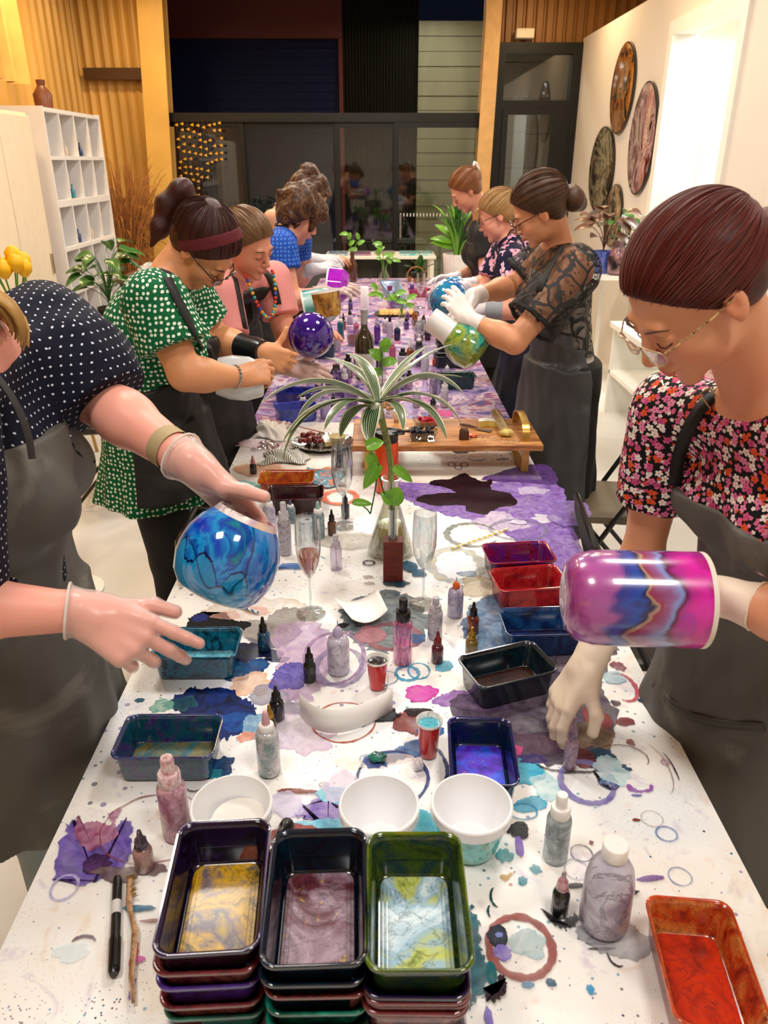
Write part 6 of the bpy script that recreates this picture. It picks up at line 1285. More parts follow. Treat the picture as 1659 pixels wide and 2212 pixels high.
class Body:
    """joints in the room; grows one continuous skin surface, then clothes and hair over it"""
    def __init__(s, label, facing, head, hf, hu, neck, chest, pelvis, sh, el, wr, hands, skin, hs=1.0, w=1.0, res=.005, arm=1.0, zf=None, feet=None, legs=True, bust=.0):
        s.R = orth((*facing, 0), (0, 0, 1)); s.f = s.R[1]; s.side = s.R[0]; s.w = w; s.arm = arm; s.res = res; s.zf = zf
        s.C = np.array(head, float); s.HR = orth(hf, hu); s.hs = hs; s.N = np.array(neck, float); s.Ch = np.array(chest, float); s.Pv = np.array(pelvis, float)
        s.S = [np.array(v, float) for v in sh]; s.E = [np.array(v, float) for v in el]; s.Wr = [np.array(v, float) for v in wr]
        s.root = thing('person', label, 'person', (s.Pv[0], s.Pv[1], 0))
        up = N3(s.N-s.Pv); TR = np.array([s.side, N3(s.f-up*(s.f@up)), up]); s.TR = TR
        hp, s.L = head_prims(s.C, s.HR, hs); s.headp = hp
        mid = (s.Ch+s.Pv)/2; s.mid = mid
        tor = [pe(s.Pv, (.165*w, .118*w, .125), .05, TR), pe(mid, (.128*w, .098*w, .14), .06, TR), pe(s.Ch, (.150*w, .105*w, .16), .05, TR)]
        top = s.N-up*.045
        for i in (0, 1):
            tor.append(pc(top+(s.S[i]-top)*.2, s.S[i], .052, .050*arm, .04)); sx = 1 if (s.S[i]-s.N)@s.side > 0 else -1
            tor.append(pe(s.Ch+s.side*sx*.068*w+TR[1]*(.075+bust)*w-TR[2]*.02, np.array((.062, .055, .058))*w*(1+bust*4), .03, TR))
        s.tor = tor
        s.neckp = [pc(s.L(0, -.030, -.045), s.N, .046*hs, .053*hs, .018), pc(s.L(0, .002, -.070), s.N+s.f*.008, .030*hs, .042*hs, .012)]
        arms = []
        for i in (0, 1):
            a = arm; arms.append([pc(s.S[i], s.E[i], .050*a, .037*a, .02), pc(s.E[i], s.E[i]+(s.Wr[i]-s.E[i])*.35, .037*a, .038*a, .02), pc(s.E[i]+(s.Wr[i]-s.E[i])*.3, s.Wr[i], .038*a, .0255*(.5+.5*a), .02)])
        s.arms = arms; s.handp = []
        for i in (0, 1):
            h = hands[i]
            if h is None: s.handp.append([]); continue
            pr, tips = fingers(s.Wr[i], **h); s.handp.append(pr)
        s.legp = []
        if legs:
            ft = feet or (0, 0)
            for i, sx in enumerate((1, -1)):
                hip = s.Pv+s.side*sx*.085*w-np.array((0, 0, .04)); an = np.array((s.Pv[0], s.Pv[1], 0))+s.side*sx*.10+s.f*ft[i]*.1+np.array((0, 0, .085)); kn = (hip+an)/2+s.f*.02+np.array((0, 0, .02))
                s.legp += [pc(hip, kn, .085*w, .056*w, .03), pc(kn, an, .054*w, .035, .02)]
                s.an = s.an+[an] if hasattr(s, 'an') else [an]
        feetp = [pc(a-np.array((0, 0, .045)), a+s.f*.15-np.array((0, 0, .055)), .036, .028, .02) for a in getattr(s, 'an', [])]
        prims = hp+s.neckp+tor+arms[0]+arms[1]+s.handp[0]+s.handp[1]+s.legp+feetp
        Lc, HR = s.C, s.HR
        nails = []
        def tint(pos):
            q = (pos-Lc)@HR.T/hs; r = np.ones((len(pos), 3))
            def blobq(c, rad, col, soft=.35):
                m = np.clip((1-np.sqrt((((q-np.array(c))/np.array(rad))**2).sum(1)))/soft, 0, 1)[:, None]; r[:] = r*(1-m)+r*np.array(col)*m
            blobq((0, .100, -.063), (.023, .016, .0115), (.82, .45, .45), .3)
            for sx in (1, -1): blobq((sx*.038, .07, -.035), (.028, .03, .025), (1, .80, .78), 1); blobq((sx*.076, 0, -.006), (.016, .022, .034), (1, .82, .8), .8)
            blobq((0, .11, -.032), (.016, .016, .014), (1, .82, .80), 1)
            return r
        s.skinm = skin_mat(skin)
        s.body = sdf_obj('body', sdf(prims, res, zfine=zf), s.skinm, s.root, tint=tint)
        for fp in feetp:
            p0, p1 = fp[1], fp[2]; c_ = .028
            sdf_obj('shoe', sdf([pc(p0+np.array((0, 0, .004)), p1+s.f*.012+np.array((0, 0, .004)), .040, .034, .02), pc(p0+np.array((0, 0, .04)), p0+np.array((0, 0, .045)), .042, .042, .02)], .007, .002, lambda X, Y, Z: np.maximum(.004-Z, Z-.115)+0*X+0*Y), plain('121214', .5), s.root)
    def lay(s, names, px, name, m, w=.016, off=.003, extra=()):
        """a flat strap laid over the named garments, following their surface"""
        from mathutils.bvhtree import BVHTree
        tr = [BVHTree.FromPolygons([tuple(v) for v in s.surf[k][0]], [tuple(int(i) for i in f) for f in s.surf[k][1]]) for k in names]; o = Vector((0, 0, CZ)); pts = []; sd = []
        for x, y in px:
            d = ray(x, y).normalized(); best = None
            for t in tr:
                h = t.ray_cast(o, d)
                if h[0] is not None and (best is None or h[3] < best[1]): best = (h[0], h[3], h[1])
            if best is None: continue
            n = best[2] if best[2].dot(d) < 0 else -best[2]
            pts.append(best[0]+n*off-d*.002); sd.append(n)
        if len(pts) < 2: return None
        s.last = pts; b = MB(); vs = []; mlen = len(pts)
        for i, p in enumerate(pts):
            t = (pts[min(i+1, mlen-1)]-pts[max(i-1, 0)]).normalized(); q = t.cross(sd[i]).normalized()
            vs += [s.loc(p+q*w), s.loc(p-q*w)]
        b.add(vs, [(2*i, 2*i+2, 2*i+3, 2*i+1) for i in range(mlen-1)]); o_ = b.build(name, m, s.root, angle=180); o_.modifiers.new('t', 'SOLIDIFY').thickness = .003; return o_
    def loc(s, p): return Vector(p)-Vector(s.root.location)
    def cloth(s, name, m, prims, inf=.008, cuts=(), neck=None, zmin=None, zmax=None, folds=.0012, uv=True, res=None, fn=None, seed=0, zf=None, label=None):
        pr = list(prims)
        if neck is not None: pr.append(ps(s.N+s.f*neck[0]+np.array((0, 0, neck[1])), neck[2], .012, s.TR))
        def cut(X, Y, Z):
            g = np.full((1, 1, 1), -1.0)
            for p, d in cuts:
                d = N3(d); g = np.maximum(g, np.minimum((X-p[0])*d[0]+(Y-p[1])*d[1]+(Z-p[2])*d[2], .105-np.sqrt((X-p[0])**2+(Y-p[1])**2+(Z-p[2])**2)))
            if zmin is not None: g = np.maximum(g, zmin-Z)
            if zmax is not None: g = np.maximum(g, Z-zmax)
            if fn is not None: g = np.maximum(g, fn(X, Y, Z))
            return g+0*X+0*Y+0*Z
        pq = sdf(pr, res or s.res*1.15, inf, cut, folds=folds, seed=seed, zfine=zf); s.surf = getattr(s, 'surf', {}); s.surf[name] = pq
        o = sdf_obj(name, pq, m, s.root, uvbox=uv)
        if label: o['label'] = label
        return o
    def sleeve(s, i, t, r0=.056, r1=.052):         # short sleeve on arm i down to fraction t of the upper arm
        e = s.S[i]+(s.E[i]-s.S[i])*t; return [pc(s.S[i], e, r0*s.arm, r1*s.arm, .03)], (e, s.E[i]-s.S[i])
    def axis(s, Z):
        t = (Z-s.Pv[2])/(s.Ch[2]-s.Pv[2]); t = np.clip(t, 0, 1.3); return s.Pv[0]+(s.Ch[0]-s.Pv[0])*t, s.Pv[1]+(s.Ch[1]-s.Pv[1])*t
    def apron(s, m, bib=.10, bibw=.12, hem=.5, back=-.06, inf=.016, skirt=.05, folds=.002, waist=None, seed=3, fr=(.20, .16), extra=(), label=None, strap=True):
        wz = waist or s.Pv[2]+.12; R = np.array([s.side, s.f, [0, 0, 1]])
        sk = pf(hem-.05, s.Pv[2]+.04, (s.Pv[0], s.Pv[1]), (s.Pv[0], s.Pv[1]), (fr[0]*s.w+skirt, fr[1]*s.w+skirt), (.172*s.w, .128*s.w), R, .04, 5, .05)
        top = s.Ch[2]+bib
        def fn(X, Y, Z):
            ax, ay = s.axis(Z); u = (X-ax)*s.side[0]+(Y-ay)*s.side[1]; v = (X-ax)*s.f[0]+(Y-ay)*s.f[1]
            up = np.clip((Z-wz)/(top-wz), 0, 1); half = np.where(Z > wz, .20*s.w+(bibw-.20*s.w)*np.clip(up*1.7, 0, 1)**.8, 9)
            g = np.maximum(np.abs(u)-half, np.where(Z > wz, .0-v, back-v)); return np.maximum(np.maximum(g, Z-top), hem-Z)
        s.bibtop = top
        o = s.cloth('apron', m, list(s.tor)+[sk]+list(extra), inf, res=max(.0065, s.res*1.25), folds=folds, fn=fn, seed=seed, label=label)
        for sx in (1, -1) if strap else ():
            a = np.array(s.axis(top)+(top,))+s.side*sx*bibw*.92+s.f*.105*s.w; 
            up = N3(s.N-s.Pv); b = s.N+s.side*sx*.058+up*.012; c = s.N-s.f*.06+up*.01
            pts = bez(s.loc(a), s.loc((a+b)/2+s.f*.045+np.array((0, 0, .02))), s.loc(b), 8)+bez(s.loc(b), s.loc(b-s.f*.05+up*.01), s.loc(c), 5)[1:]
            MB().tube(pts, .016, 8, flat=.16, nrm=tuple(s.side)).build('neck_strap', plain('0c0b0b', .7), s.root)
        return o
    def glove(s, i, m, inf=.0014, cuff=.06, res=.0028, ring=True, ringm=None, cr=.031):
        d = N3(s.E[i]-s.Wr[i]); a = s.Wr[i]+d*cuff; pr = s.handp[i]+[pc(s.Wr[i], a, .0255*(.5+.5*s.arm)+.002, cr*(.5+.5*s.arm), .012)]
        def cut(X, Y, Z): return (X-a[0])*d[0]+(Y-a[1])*d[1]+(Z-a[2])*d[2]
        o = sdf_obj('glove', sdf(pr, res, inf, cut, folds=.0004, fscale=90), m, s.root, uvbox=True)
        if ring:
            e1 = N3(np.cross(d, (0, .3, 1))); e2 = np.cross(d, e1); rr = (cr+.001)*(.5+.5*s.arm)
            MB().tube([s.loc(a+(e1*math.cos(q)+e2*math.sin(q))*rr*(1+.05*math.sin(3*q))) for q in [6.2832*k/24 for k in range(25)]], .0022, 6).build('glove_cuff', ringm or m, s.root)
        return o
    def hair(s, m, extra=(), inf=.008, n1=(0, .80, -.60), c1=.030, n2=(0, .75, -.66), c2=.010, pole=(0, -.8, .35), res=.004, amp=.0016, curly=0, vol=(1, 1, 1), ear=True, strands=110, strandm=None):
        L, R, h = s.L, s.HR, s.hs
        pr = [pe(L(0, -.017, .037), np.array((.0735*vol[0], .0935*vol[1], .0815*vol[2]))*h, .012, R), pe(L(0, -.045, -.005), np.array((.060*vol[0], .045*vol[1], .055))*h, .012, R)]
        Cc = s.C
        if ear:
            for sx in (1, -1): pr.append(ps(L(sx*.086, .010, -.020), np.array((.022, .026, .026))*h, .006, R))
        def cut(X, Y, Z):
            l = [(X-Cc[0])*R[i][0]+(Y-Cc[1])*R[i][1]+(Z-Cc[2])*R[i][2] for i in range(3)]; x, y, z = [v/h for v in l]
            a = n1[0]*x+n1[1]*y+n1[2]*z-c1-.012*np.cos(x*26); b = n2[1]*y+n2[2]*z-c2
            g = np.maximum(a, b)*h
            ph = np.arctan2(x, z-.0) if not curly else 0
            g = np.where(np.sqrt(x*x+y*y+z*z) > .155, -1.0, g); return g
        p_, q_ = sdf(pr, res, inf, cut, folds=(.007 if curly else .0008), fscale=(70 if curly else 60), seed=int(abs(Cc[0]*1000)) % 97)
        o = sdf_obj('hair', (p_, q_), m, s.root, pole=(L(0, -.01, .03), R.T@np.array(pole), R.T@np.array((0, .3, 1))))
        # strands lying over the combed hair, running from the hairline to the knot
        ce = L(0, -.017, .037); rad = np.array((.0735*vol[0], .0935*vol[1], .0815*vol[2]))+inf/h*1.0+.0006; pl = N3(pole); q1 = N3(np.cross(pl, (0.02, .3, 1))); q2 = np.cross(pl, q1)
        rs = np.random.RandomState(int(abs(Cc[1])*100)); sb = MB(); nst = strands
        for i in range(nst):
            az = rs.rand()*6.2832; wob = rs.normal()*.05; w = rs.uniform(.0006, .0013)*h; lift = rs.uniform(-.0006, .0012); pts = []; over = rs.uniform(-.004, .005)
            for j in range(26):
                ph = .25+2.5*j/25; a2 = az+wob*math.sin(ph*2+i); d = pl*math.cos(ph)+(q1*math.cos(a2)+q2*math.sin(a2))*math.sin(ph); lp = np.array((0, -.017, .037))+d*(rad+lift)
                x, y, z = lp; g = max(n1[0]*x+n1[1]*y+n1[2]*z-c1-.012*math.cos(x*26), n2[1]*y+n2[2]*z-c2)
                if g > over: break
                if ear and (((abs(x)-.086)/.024)**2+((y-.010)/.028)**2+((z+.020)/.028)**2) < 1: break
                pts.append(s.loc(L(*lp)))
            if len(pts) > 5: sb.tube(pts, [w]*(len(pts)-2)+[w*.7, w*.2], 4, False)
        if nst and not curly:
            so = sb.build('hair_strands', strandm or m, s.root); so['kind'] = 'stuff'
            if so.data.uv_layers.get('uv') is None: so.data.uv_layers.new(name='uv')
        if len(extra):
            p_, q_ = sdf(list(extra), res, 0, None, folds=(.006 if curly else .0015), fscale=(80 if curly else 55), seed=5)
            cc = extra[0][1]; o2 = sdf_obj('gathered_hair', (p_, q_), strandm or m, s.root, pole=(cc, R.T@np.array((.2, .3, 1)), R.T@np.array((0, 1, 0))))
        return o
    def brows(s, col='3a2218', lash='2a1812', fr=None, lens=True, thick=.0016, big=1.0, armcol=None):
        L = lambda *a: s.loc(s.L(*a)); h = s.hs
        for sx in (1, -1):
            MB().tube([L(sx*x, y, z) for x, y, z in ((.014, .0925, .019), (.026, .0925, .0245), (.038, .087, .0255), (.050, .074, .019))], [.0015*h, .0026*h, .0022*h, .0008*h], 6, flat=.6).build('eyebrow', plain(col, .7), s.root)
            MB().tube([L(sx*x, y, z) for x, y, z in ((.018, .0885, -.0045), (.026, .0905, -.0078), (.036, .0885, -.0078), (.045, .080, -.0035))], .0010*h, 5).build('eyelashes', plain(lash, .7), s.root)
        if fr:
            fm = plain(fr, .3, .2 if fr[0] > '9' else 0, .3)
            for sx in (1, -1):
                rg = [L(sx*(.032+.0225*math.cos(a)*big), .110-.010*math.cos(a)**2*(1 if math.cos(a) > 0 else .2), -.004+.0175*big*math.sin(a)) for a in [6.2832*i/26 for i in range(27)]]
                MB().tube(rg, thick*h, 6).build('glasses_rim', fm, s.root)
                MB().tube([L(sx*.054, .102, .002), L(sx*.068, .085, .006), L(sx*.0765, .03, .004), L(sx*.0775, -.004, .004)], thick*1.2*h, 6, flat=.8).build('glasses_arm', armcol or fm, s.root)
                if lens: MB().add([tuple(p) for p in rg[:-1]], [tuple(range(26))]).build('lens', glass('f4f4f6', .5), s.root, smooth=False)
            MB().tube([L(-.010, .110, .002), L(0, .114, .006), L(.010, .110, .002)], thick*h, 6).build('glasses_bridge', fm, s.root)
# ---- fabrics
def mat_dots(base, dot, scale, size, rnd_=.6, name='dotted_fabric', rough=.8):
    t = T(name); v = t.coord('UV'); vo = t.n('ShaderNodeTexVoronoi', {'voronoi_dimensions': '2D'}, Vector=v, Scale=scale, Randomness=rnd_)
    m = t.math('LESS_THAN', vo.outputs['Distance'], size); c = t.mix(t.noise(v, 9, 3), base, tuple(x*.75 for x in srgb(base)[:3])+(1,)); return t.pbr(t.mix(m, c, dot), rough, spec=.25)
def mat_floral(base, cols, scale, petals=5, size=.40, name='floral_fabric'):
    t = T(name); v = t.coord('UV'); c = srgb(base)
    def layer(c, off, sc_, cl, sz):
        vv = t.n('ShaderNodeVectorMath', {'operation': 'ADD'}, _0=v, _1=(off, off*.7, 0)).outputs[0]
        vo = t.n('ShaderNodeTexVoronoi', {'voronoi_dimensions': '2D'}, Vector=vv, Scale=sc_, Randomness=.75)
        sv = t.n('ShaderNodeVectorMath', {'operation': 'SCALE'}, _0=vv, Scale=sc_).outputs[0]
        dv = t.n('ShaderNodeVectorMath', {'operation': 'SUBTRACT'}, _0=vv, _1=vo.outputs['Position']).outputs[0]
        s_ = t.n('ShaderNodeSeparateXYZ', _0=dv); an = t.math('ARCTAN2', s_.outputs[0], s_.outputs[1]); rc = t.n('ShaderNodeSeparateColor', _0=vo.outputs['Color'])
        pet = t.math('ABSOLUTE', t.math('SINE', t.math('MULTIPLY_ADD', an, petals/2, t.math('MULTIPLY', rc.outputs[1], 6.0)))); rad = t.math('MULTIPLY_ADD', pet, sz*.5, sz*.55)
        m = t.math('LESS_THAN', vo.outputs['Distance'], rad); fc = t.ramp(rc.outputs[0], [(i/len(cl), q) for i, q in enumerate(cl)], 'CONSTANT')
        core = t.math('LESS_THAN', vo.outputs['Distance'], sz*.18); fc = t.mix(t.math('MULTIPLY', core, .8), fc, '5a1c24')
        return t.mix(m, c, fc)
    c = layer(c, 3.3, scale*1.5, cols[::-1], size*.8); c = layer(c, 0, scale, cols, size)
    return t.pbr(c, .75, spec=.25)
def mat_apron(col='2c2b29', wear='4a4845', rough=.55):
    key = ('apron', col)
    if key in _M: return _M[key]
    t = T('apron_cloth'); v = t.coord('Object'); c = t.ramp(t.noise(v, 4, 7, .8, .62), [(.35, col), (.55, col), (.75, wear)])
    sp = t.ramp(t.noise(v, 70, 4, 0, .6), [(.70, '000000'), (.76, 'ffffff')]); c = t.mix(t.math('MULTIPLY', sp, .35), c, '8c8c8c')
    _M[key] = t.pbr(c, rough, 0, 0, t.noise(t.coord('Object', (1, 1, .6)), 9, 5, 1.2), 1.0, spec=.35); return _M[key]
AP = mat_apron('56544f', '86837c'); APB = mat_apron('1c1b1b', '363432')
latex = plain('e8d6c2', .5, 0, 0, .04, 8, .15, 50)
def mat_vinyl(a=.25):
    t = T('vinyl_glove'); lw = t.n('ShaderNodeLayerWeight', Blend=.35); f = t.math('MULTIPLY_ADD', lw.outputs[1], .5, a, True); v = t.coord('Object')
    return t.pbr('e8d8d4', .25, 0, .2, t.noise(v, 60, 4, 1), .5, alpha=f)
vinyl = mat_vinyl(.22); vinring = plain('e6dcd4', .35, 0, .2, .03, alpha=.8)
whiteg = plain('dcd8dc', .45, 0, 0, .05)
def sv(v): return np.array(v, float)
# ---------------------------------------------------------------- right foreground woman
h9 = V(1505, 628, 1.061); hf9 = (-.694, -.119, -.71); hu9 = (-.68, -.216, .70)
W0 = V(1272, 1428, 1.23); W1 = V(1570, 1288, 1.02)
b9 = Body('woman in floral shirt and dark grey apron holding the cylinder vase at right', (-.96, -.28), h9, hf9, hu9, V(1640, 850, 1.14), (.665, 1.15, 1.27), (.745, 1.24, .95),
    [V(1452, 890, 1.30), (.66, .93, 1.40)], [V(1388, 1195, 1.32), V(1735, 1345, .93)], [W0, W1],
    [dict(d=sv(V(1188, 1560, 1.185))-sv(W0), n=(-.85, -.15, .30), th=-1, curls=[(.15, .42, .25), (.20, .42, .28), (.25, .45, .3), (.3, .5, .35)], thumb=((.62, .70, -.55), (.05, .92, -.35)), s=1.14),
     dict(d=(-1, .05, -.05), n=(0, -.6, .8), th=1, curls=GRIP, thumb=TH_IN, s=.92)], 'dca07c', hs=.97, w=.98, res=.0039, arm=1.0, zf=(1.12, .008))
flo = mat_floral('0c0a0e', ['d86a98', 'f0e8e0', 'e0562c', 'e48ab0', 'f4ece4', 'c84c80'], 62)
sl, cu = b9.sleeve(0, .60, .062, .060); sl2, cu2 = b9.sleeve(1, .6, .07, .062)
b9.cloth('floral_shirt', flo, b9.tor+sl+sl2, .009, [cu, cu2], neck=(.015, .036, (.082, .074, .066)), zmin=.9, folds=.0022, seed=9, res=.0048)
b9.apron(AP, bib=-.03, bibw=.125, hem=.50, back=-.10, inf=.018, skirt=.06, folds=.0045, label='worn dark grey apron', strap=False)
b9.lay(['floral_shirt', 'apron'], [(1560,850),(1535,862),(1512,885),(1494,915),(1478,950),(1466,985),(1460,1020),(1460,1050)], 'neck_strap', plain('0c0b0b', .7), .0115)
b9.glove(0, latex, cuff=.075, res=.0026, cr=.036); b9.glove(1, latex, cuff=.05, res=.003, cr=.036)
hm9 = hair_mat('180504', '3c0d0a', '6a2418')
b9.hair(hm9, inf=.008, c1=.032, strands=330, strandm=hair_mat('220806', '54160e', '8c3820'), vol=(1.0, 1.0, 1.0), extra=[pe(b9.L(0, -.118, -.02), (.036, .038, .040), .02, b9.HR), pe(b9.L(0, -.098, -.015), (.034, .03, .036), .02, b9.HR)], pole=(0, -1, .1), res=.0032)
tort = ink(['1c100a', '6a4418', 'e0c088', '2c180c'], 90, 1, .2, .6, seed=3, detail=2)
b9.brows('4a2a1c', fr='c8a888', thick=.0013, big=1.08, armcol=tort)
MB().ball(b9.loc(b9.L(.083, -.006, -.042)), .0075, 12, 8).build('bead_earring', plain('e4cfa0', .4), b9.root)
MB().ball(b9.loc(b9.L(.081, -.008, -.031)), .0035, 8, 6).build('earring_stud', plain('d8d4d0', .2, .8), b9.root)
MB().tube([b9.loc(b9.L(.081, -.03, .055)), b9.loc(b9.L(.082, -.028, .044))], .0016, 5).build('hair_pin', plain('e8e4e4', .2, .6), b9.root)
for d in ((-.012, 0), (.012, 0)):
    pass
a_ = b9.last[1]-Vector((0, 0, 0)); q_ = (b9.last[2]-b9.last[0]).normalized()
MB().tube([b9.loc(sv(a_)+sv(ray(1535, 862).normalized())*-.004+sv(q_)*u+sv(q_.cross(ray(1535, 862).normalized()))*v) for u, v in ((-.009, -.014), (.009, -.014), (.009, .014), (-.009, .014), (-.009, -.014))], .0018, 6).build('strap_buckle', plain('c8b898', .25, .8), b9.root)
# apron pocket stitched over the skirt of the apron
b9.lay(['apron'], [(1412,1475),(1450,1520),(1495,1548),(1545,1562),(1600,1568),(1650,1570)], 'pocket_hem', mat_apron('46443f', '76736c'), .008, off=.002)
b9.cloth('trousers', plain('4a4c50', .8), b9.legp, .012, zmin=.03, folds=.002, res=.008)
# cylinder vase in her hands
vc = sv(V(1216, 1288, 1.0)); vo_ = sv(V(1516, 1296, .985)); Lv = np.linalg.norm(vo_-vc); rv = 103*zc(V(1365, 1290, 1.0))/F
vs_ = thing('cylinder_vase', 'pink, violet and blue marbled cylinder vase held on its side', 'vase', (0, 0, 0)); aim(vs_, vc, vo_-vc)
MB().lathe([(rv*.45, 0), (rv*.72, .006), (rv*.90, .020), (rv*.985, .045), (rv, .07), (rv, Lv*.96), (rv*.995, Lv)], 56).build('outer_wall', None, vs_) if 0 else None
tv = T('marbled_ink_glaze'); vv = tv.coord('Object', (1.5, 1.5, 1)); nz = tv.noise(vv, 7, 4, 1.6, .5); sp_ = tv.n('ShaderNodeSeparateXYZ', _0=tv.coord('Object'))
f_ = tv.math('ADD', tv.math('MULTIPLY', sp_.outputs[2], 1/Lv), tv.math('ADD', tv.math('MULTIPLY_ADD', tv.noise(vv, 9, 2, .8), .55, -.275), tv.math('MULTIPLY_ADD', tv.noise(vv, 22, 3, 1), .10, -.05)))
cc_ = tv.ramp(f_, [(0, '8c2c74'), (.12, 'a85098'), (.26, '9c5098'), (.33, '343088'), (.41, '1c48a8'), (.46, '1c1844'), (.49, 'a88878'), (.52, '8c2848'), (.60, '8c5890'), (.66, '8090cc'), (.70, '5c0c3c'), (.76, 'a8248c'), (.84, 'cc2098'), (.92, 'd420a8'), (1, 'b01480')])
n2 = tv.noise(vv, 14, 6, 2.5, .6); cc_ = tv.mix(tv.ramp(n2, [(.50, '000000'), (.56, 'ffffff')]), cc_, tv.ramp(tv.noise(vv, 5, 3, 1), [(.35, 'b060b8'), (.45, '24248c'), (.52, 'c8a0c0'), (.6, '8c1c4c'), (.7, 'd87050')]), 'MIX') if 0 else cc_
patch = tv.ramp(tv.noise(vv, 8.5, 5, 1.2, .55), [(.54, '000000'), (.57, '909090')]); cc_ = tv.mix(patch, cc_, tv.ramp(tv.noise(vv, 3.4, 3, 1), [(.38, '1c3cb0'), (.48, '5c1450'), (.56, 'd89080'), (.66, '8c9cd8')]))
gl_ = tv.ramp(tv.noise(vv, 40, 8, 1, .7), [(.64, '000000'), (.68, 'ffffff')]); band = tv.math('LESS_THAN', tv.math('ABSOLUTE', tv.math('SUBTRACT', f_, .5)), .07); cc_ = tv.mix(tv.math('MULTIPLY', gl_, band), cc_, 'e8c070')
tv.pbr(cc_, .25, 0, .7)
MB().lathe([(1e-5, .004), (rv*.45, 0), (rv*.72, .005), (rv*.90, .018), (rv*.985, .042), (rv, .07), (rv, Lv*.965)], 56).build('painted_wall', tv.m, vs_, angle=80)
MB().lathe([(rv, Lv*.965), (rv, Lv), (rv-.006, Lv), (rv-.006, .05), (rv*.8, .03)], 56, cap=False).build('white_inner_wall', plain('e6ddd0', .5), vs_)
o = bottle('dropper', 'small mauve bottle pinched upright by the cream gloved hand', 1232, 1664, 1548, 30, mk(['7c5c7c', 'a88ca0', '6c3c38'], 1, 90), mk(['5c4058', '9c7c98'], 1, 91))
# ---------------------------------------------------------------- left foreground woman
Wt = V(424, 1008, 1.20); Wl = V(178, 1322, 1.0)
b1 = Body('blonde woman in navy polka dot blouse and grey apron holding the blue vase', (.94, .12), (-.84, 1.15, 1.60), (.72, -.25, -.65), (.6, .1, .78), (-.62, 1.19, 1.50), (-.655, 1.23, 1.28), (-.715, 1.27, .96),
    [V(95, 715, 1.42), (-.63, .99, 1.43)], [V(205, 858, 1.38), V(-190, 1310, .95)], [Wt, Wl],
    [dict(d=sv(V(530, 1120, 1.20))-sv(Wt), n=(.35, .80, .35), th=1, curls=[(.15, .25, .15), (.2, .3, .2), (.25, .3, .2), (.3, .35, .25)], thumb=((.80, .65, .1), (.62, .80, .15)), s=1.10),
     dict(d=sv(V(330, 1405, .97))-sv(Wl), n=(.05, -.72, .68), th=-1, curls=[(.05, .10, .06), (.45, .5, .3), (.8, .8, .5), (1.0, 1.0, .6)], thumb=((.55, .83, .0), (.22, .97, -.05)), s=1.14)], 'eaa898', hs=1.0, w=1.04, res=.0044, arm=1.26, zf=(1.0, .009))
pol = mat_dots('090c24', 'd8dcec', 68, .12, .0, 'polka_blouse')
e1 = sv(V(222, 872, 1.365)); puff = [pc(b1.S[0], b1.S[0]+(e1-b1.S[0])*.45, .070, .092, .05), pc(b1.S[0]+(e1-b1.S[0])*.4, e1, .094, .078, .04)]
sl2, cu2 = b1.sleeve(1, .8, .08, .09)
b1.cloth('polka_dot_blouse', pol, b1.tor+puff+sl2, .010, [(e1, e1-b1.S[0]), cu2], neck=(.02, .04, (.09, .085, .075)), zmin=.9, folds=.0035, seed=2, res=.006)
b1.apron(AP, bib=.07, bibw=.17, hem=.58, back=-.12, inf=.018, skirt=.025, folds=.004, seed=8, label='paint scuffed dark grey apron')
b1.glove(0, vinyl, cuff=.035, res=.0027, cr=.036, ringm=vinring); b1.glove(1, vinyl, cuff=.02, res=.0027, cr=.036, ringm=vinring)
d_ = N3(b1.E[0]-b1.Wr[0]); a_ = b1.Wr[0]+d_*.058
MB().tube([b1.loc(a_), b1.loc(a_+d_*.028)], .0375, 24, caps=False).build('wrist_band', plain('a8946c', .7), b1.root)
bl = hair_mat('8a5c28', 'c89850', 'ecc880')
b1.hair(bl, inf=.014, pole=(0, -.8, .4), res=.005)
for k in range(24):
    o0 = b1.L((.02-.004*k)*1.2, .0, .02); q0 = sv(V(50-3.2*k, 555+5*(k % 4), 1.13+.008*k)); q1 = sv(V(64-4*k+6*(k % 3), 690+10*(k % 3), 1.11+.008*k)); q2 = sv(V(44-3*k+9*(k % 4), 750-4*k+12*(k % 2), 1.12+.008*k))
    MB().tube(bez(b1.loc(o0), b1.loc(q0), b1.loc(q1), 10, b1.loc(q2)), [.006, .007, .008, .009, .0095, .0095, .009, .008, .0065, .004, .001], 8, flat=.6).build('hair_lock', plain(('c89850', 'a87838', 'e0b870')[k % 3], .4, 0, 0, .4, 30, .6, 90, stretch=(1, 1, .2)), b1.root)
b1.cloth('trousers', plain('8c98a0', .8), b1.legp, .012, zmin=.03, folds=.002, res=.009)
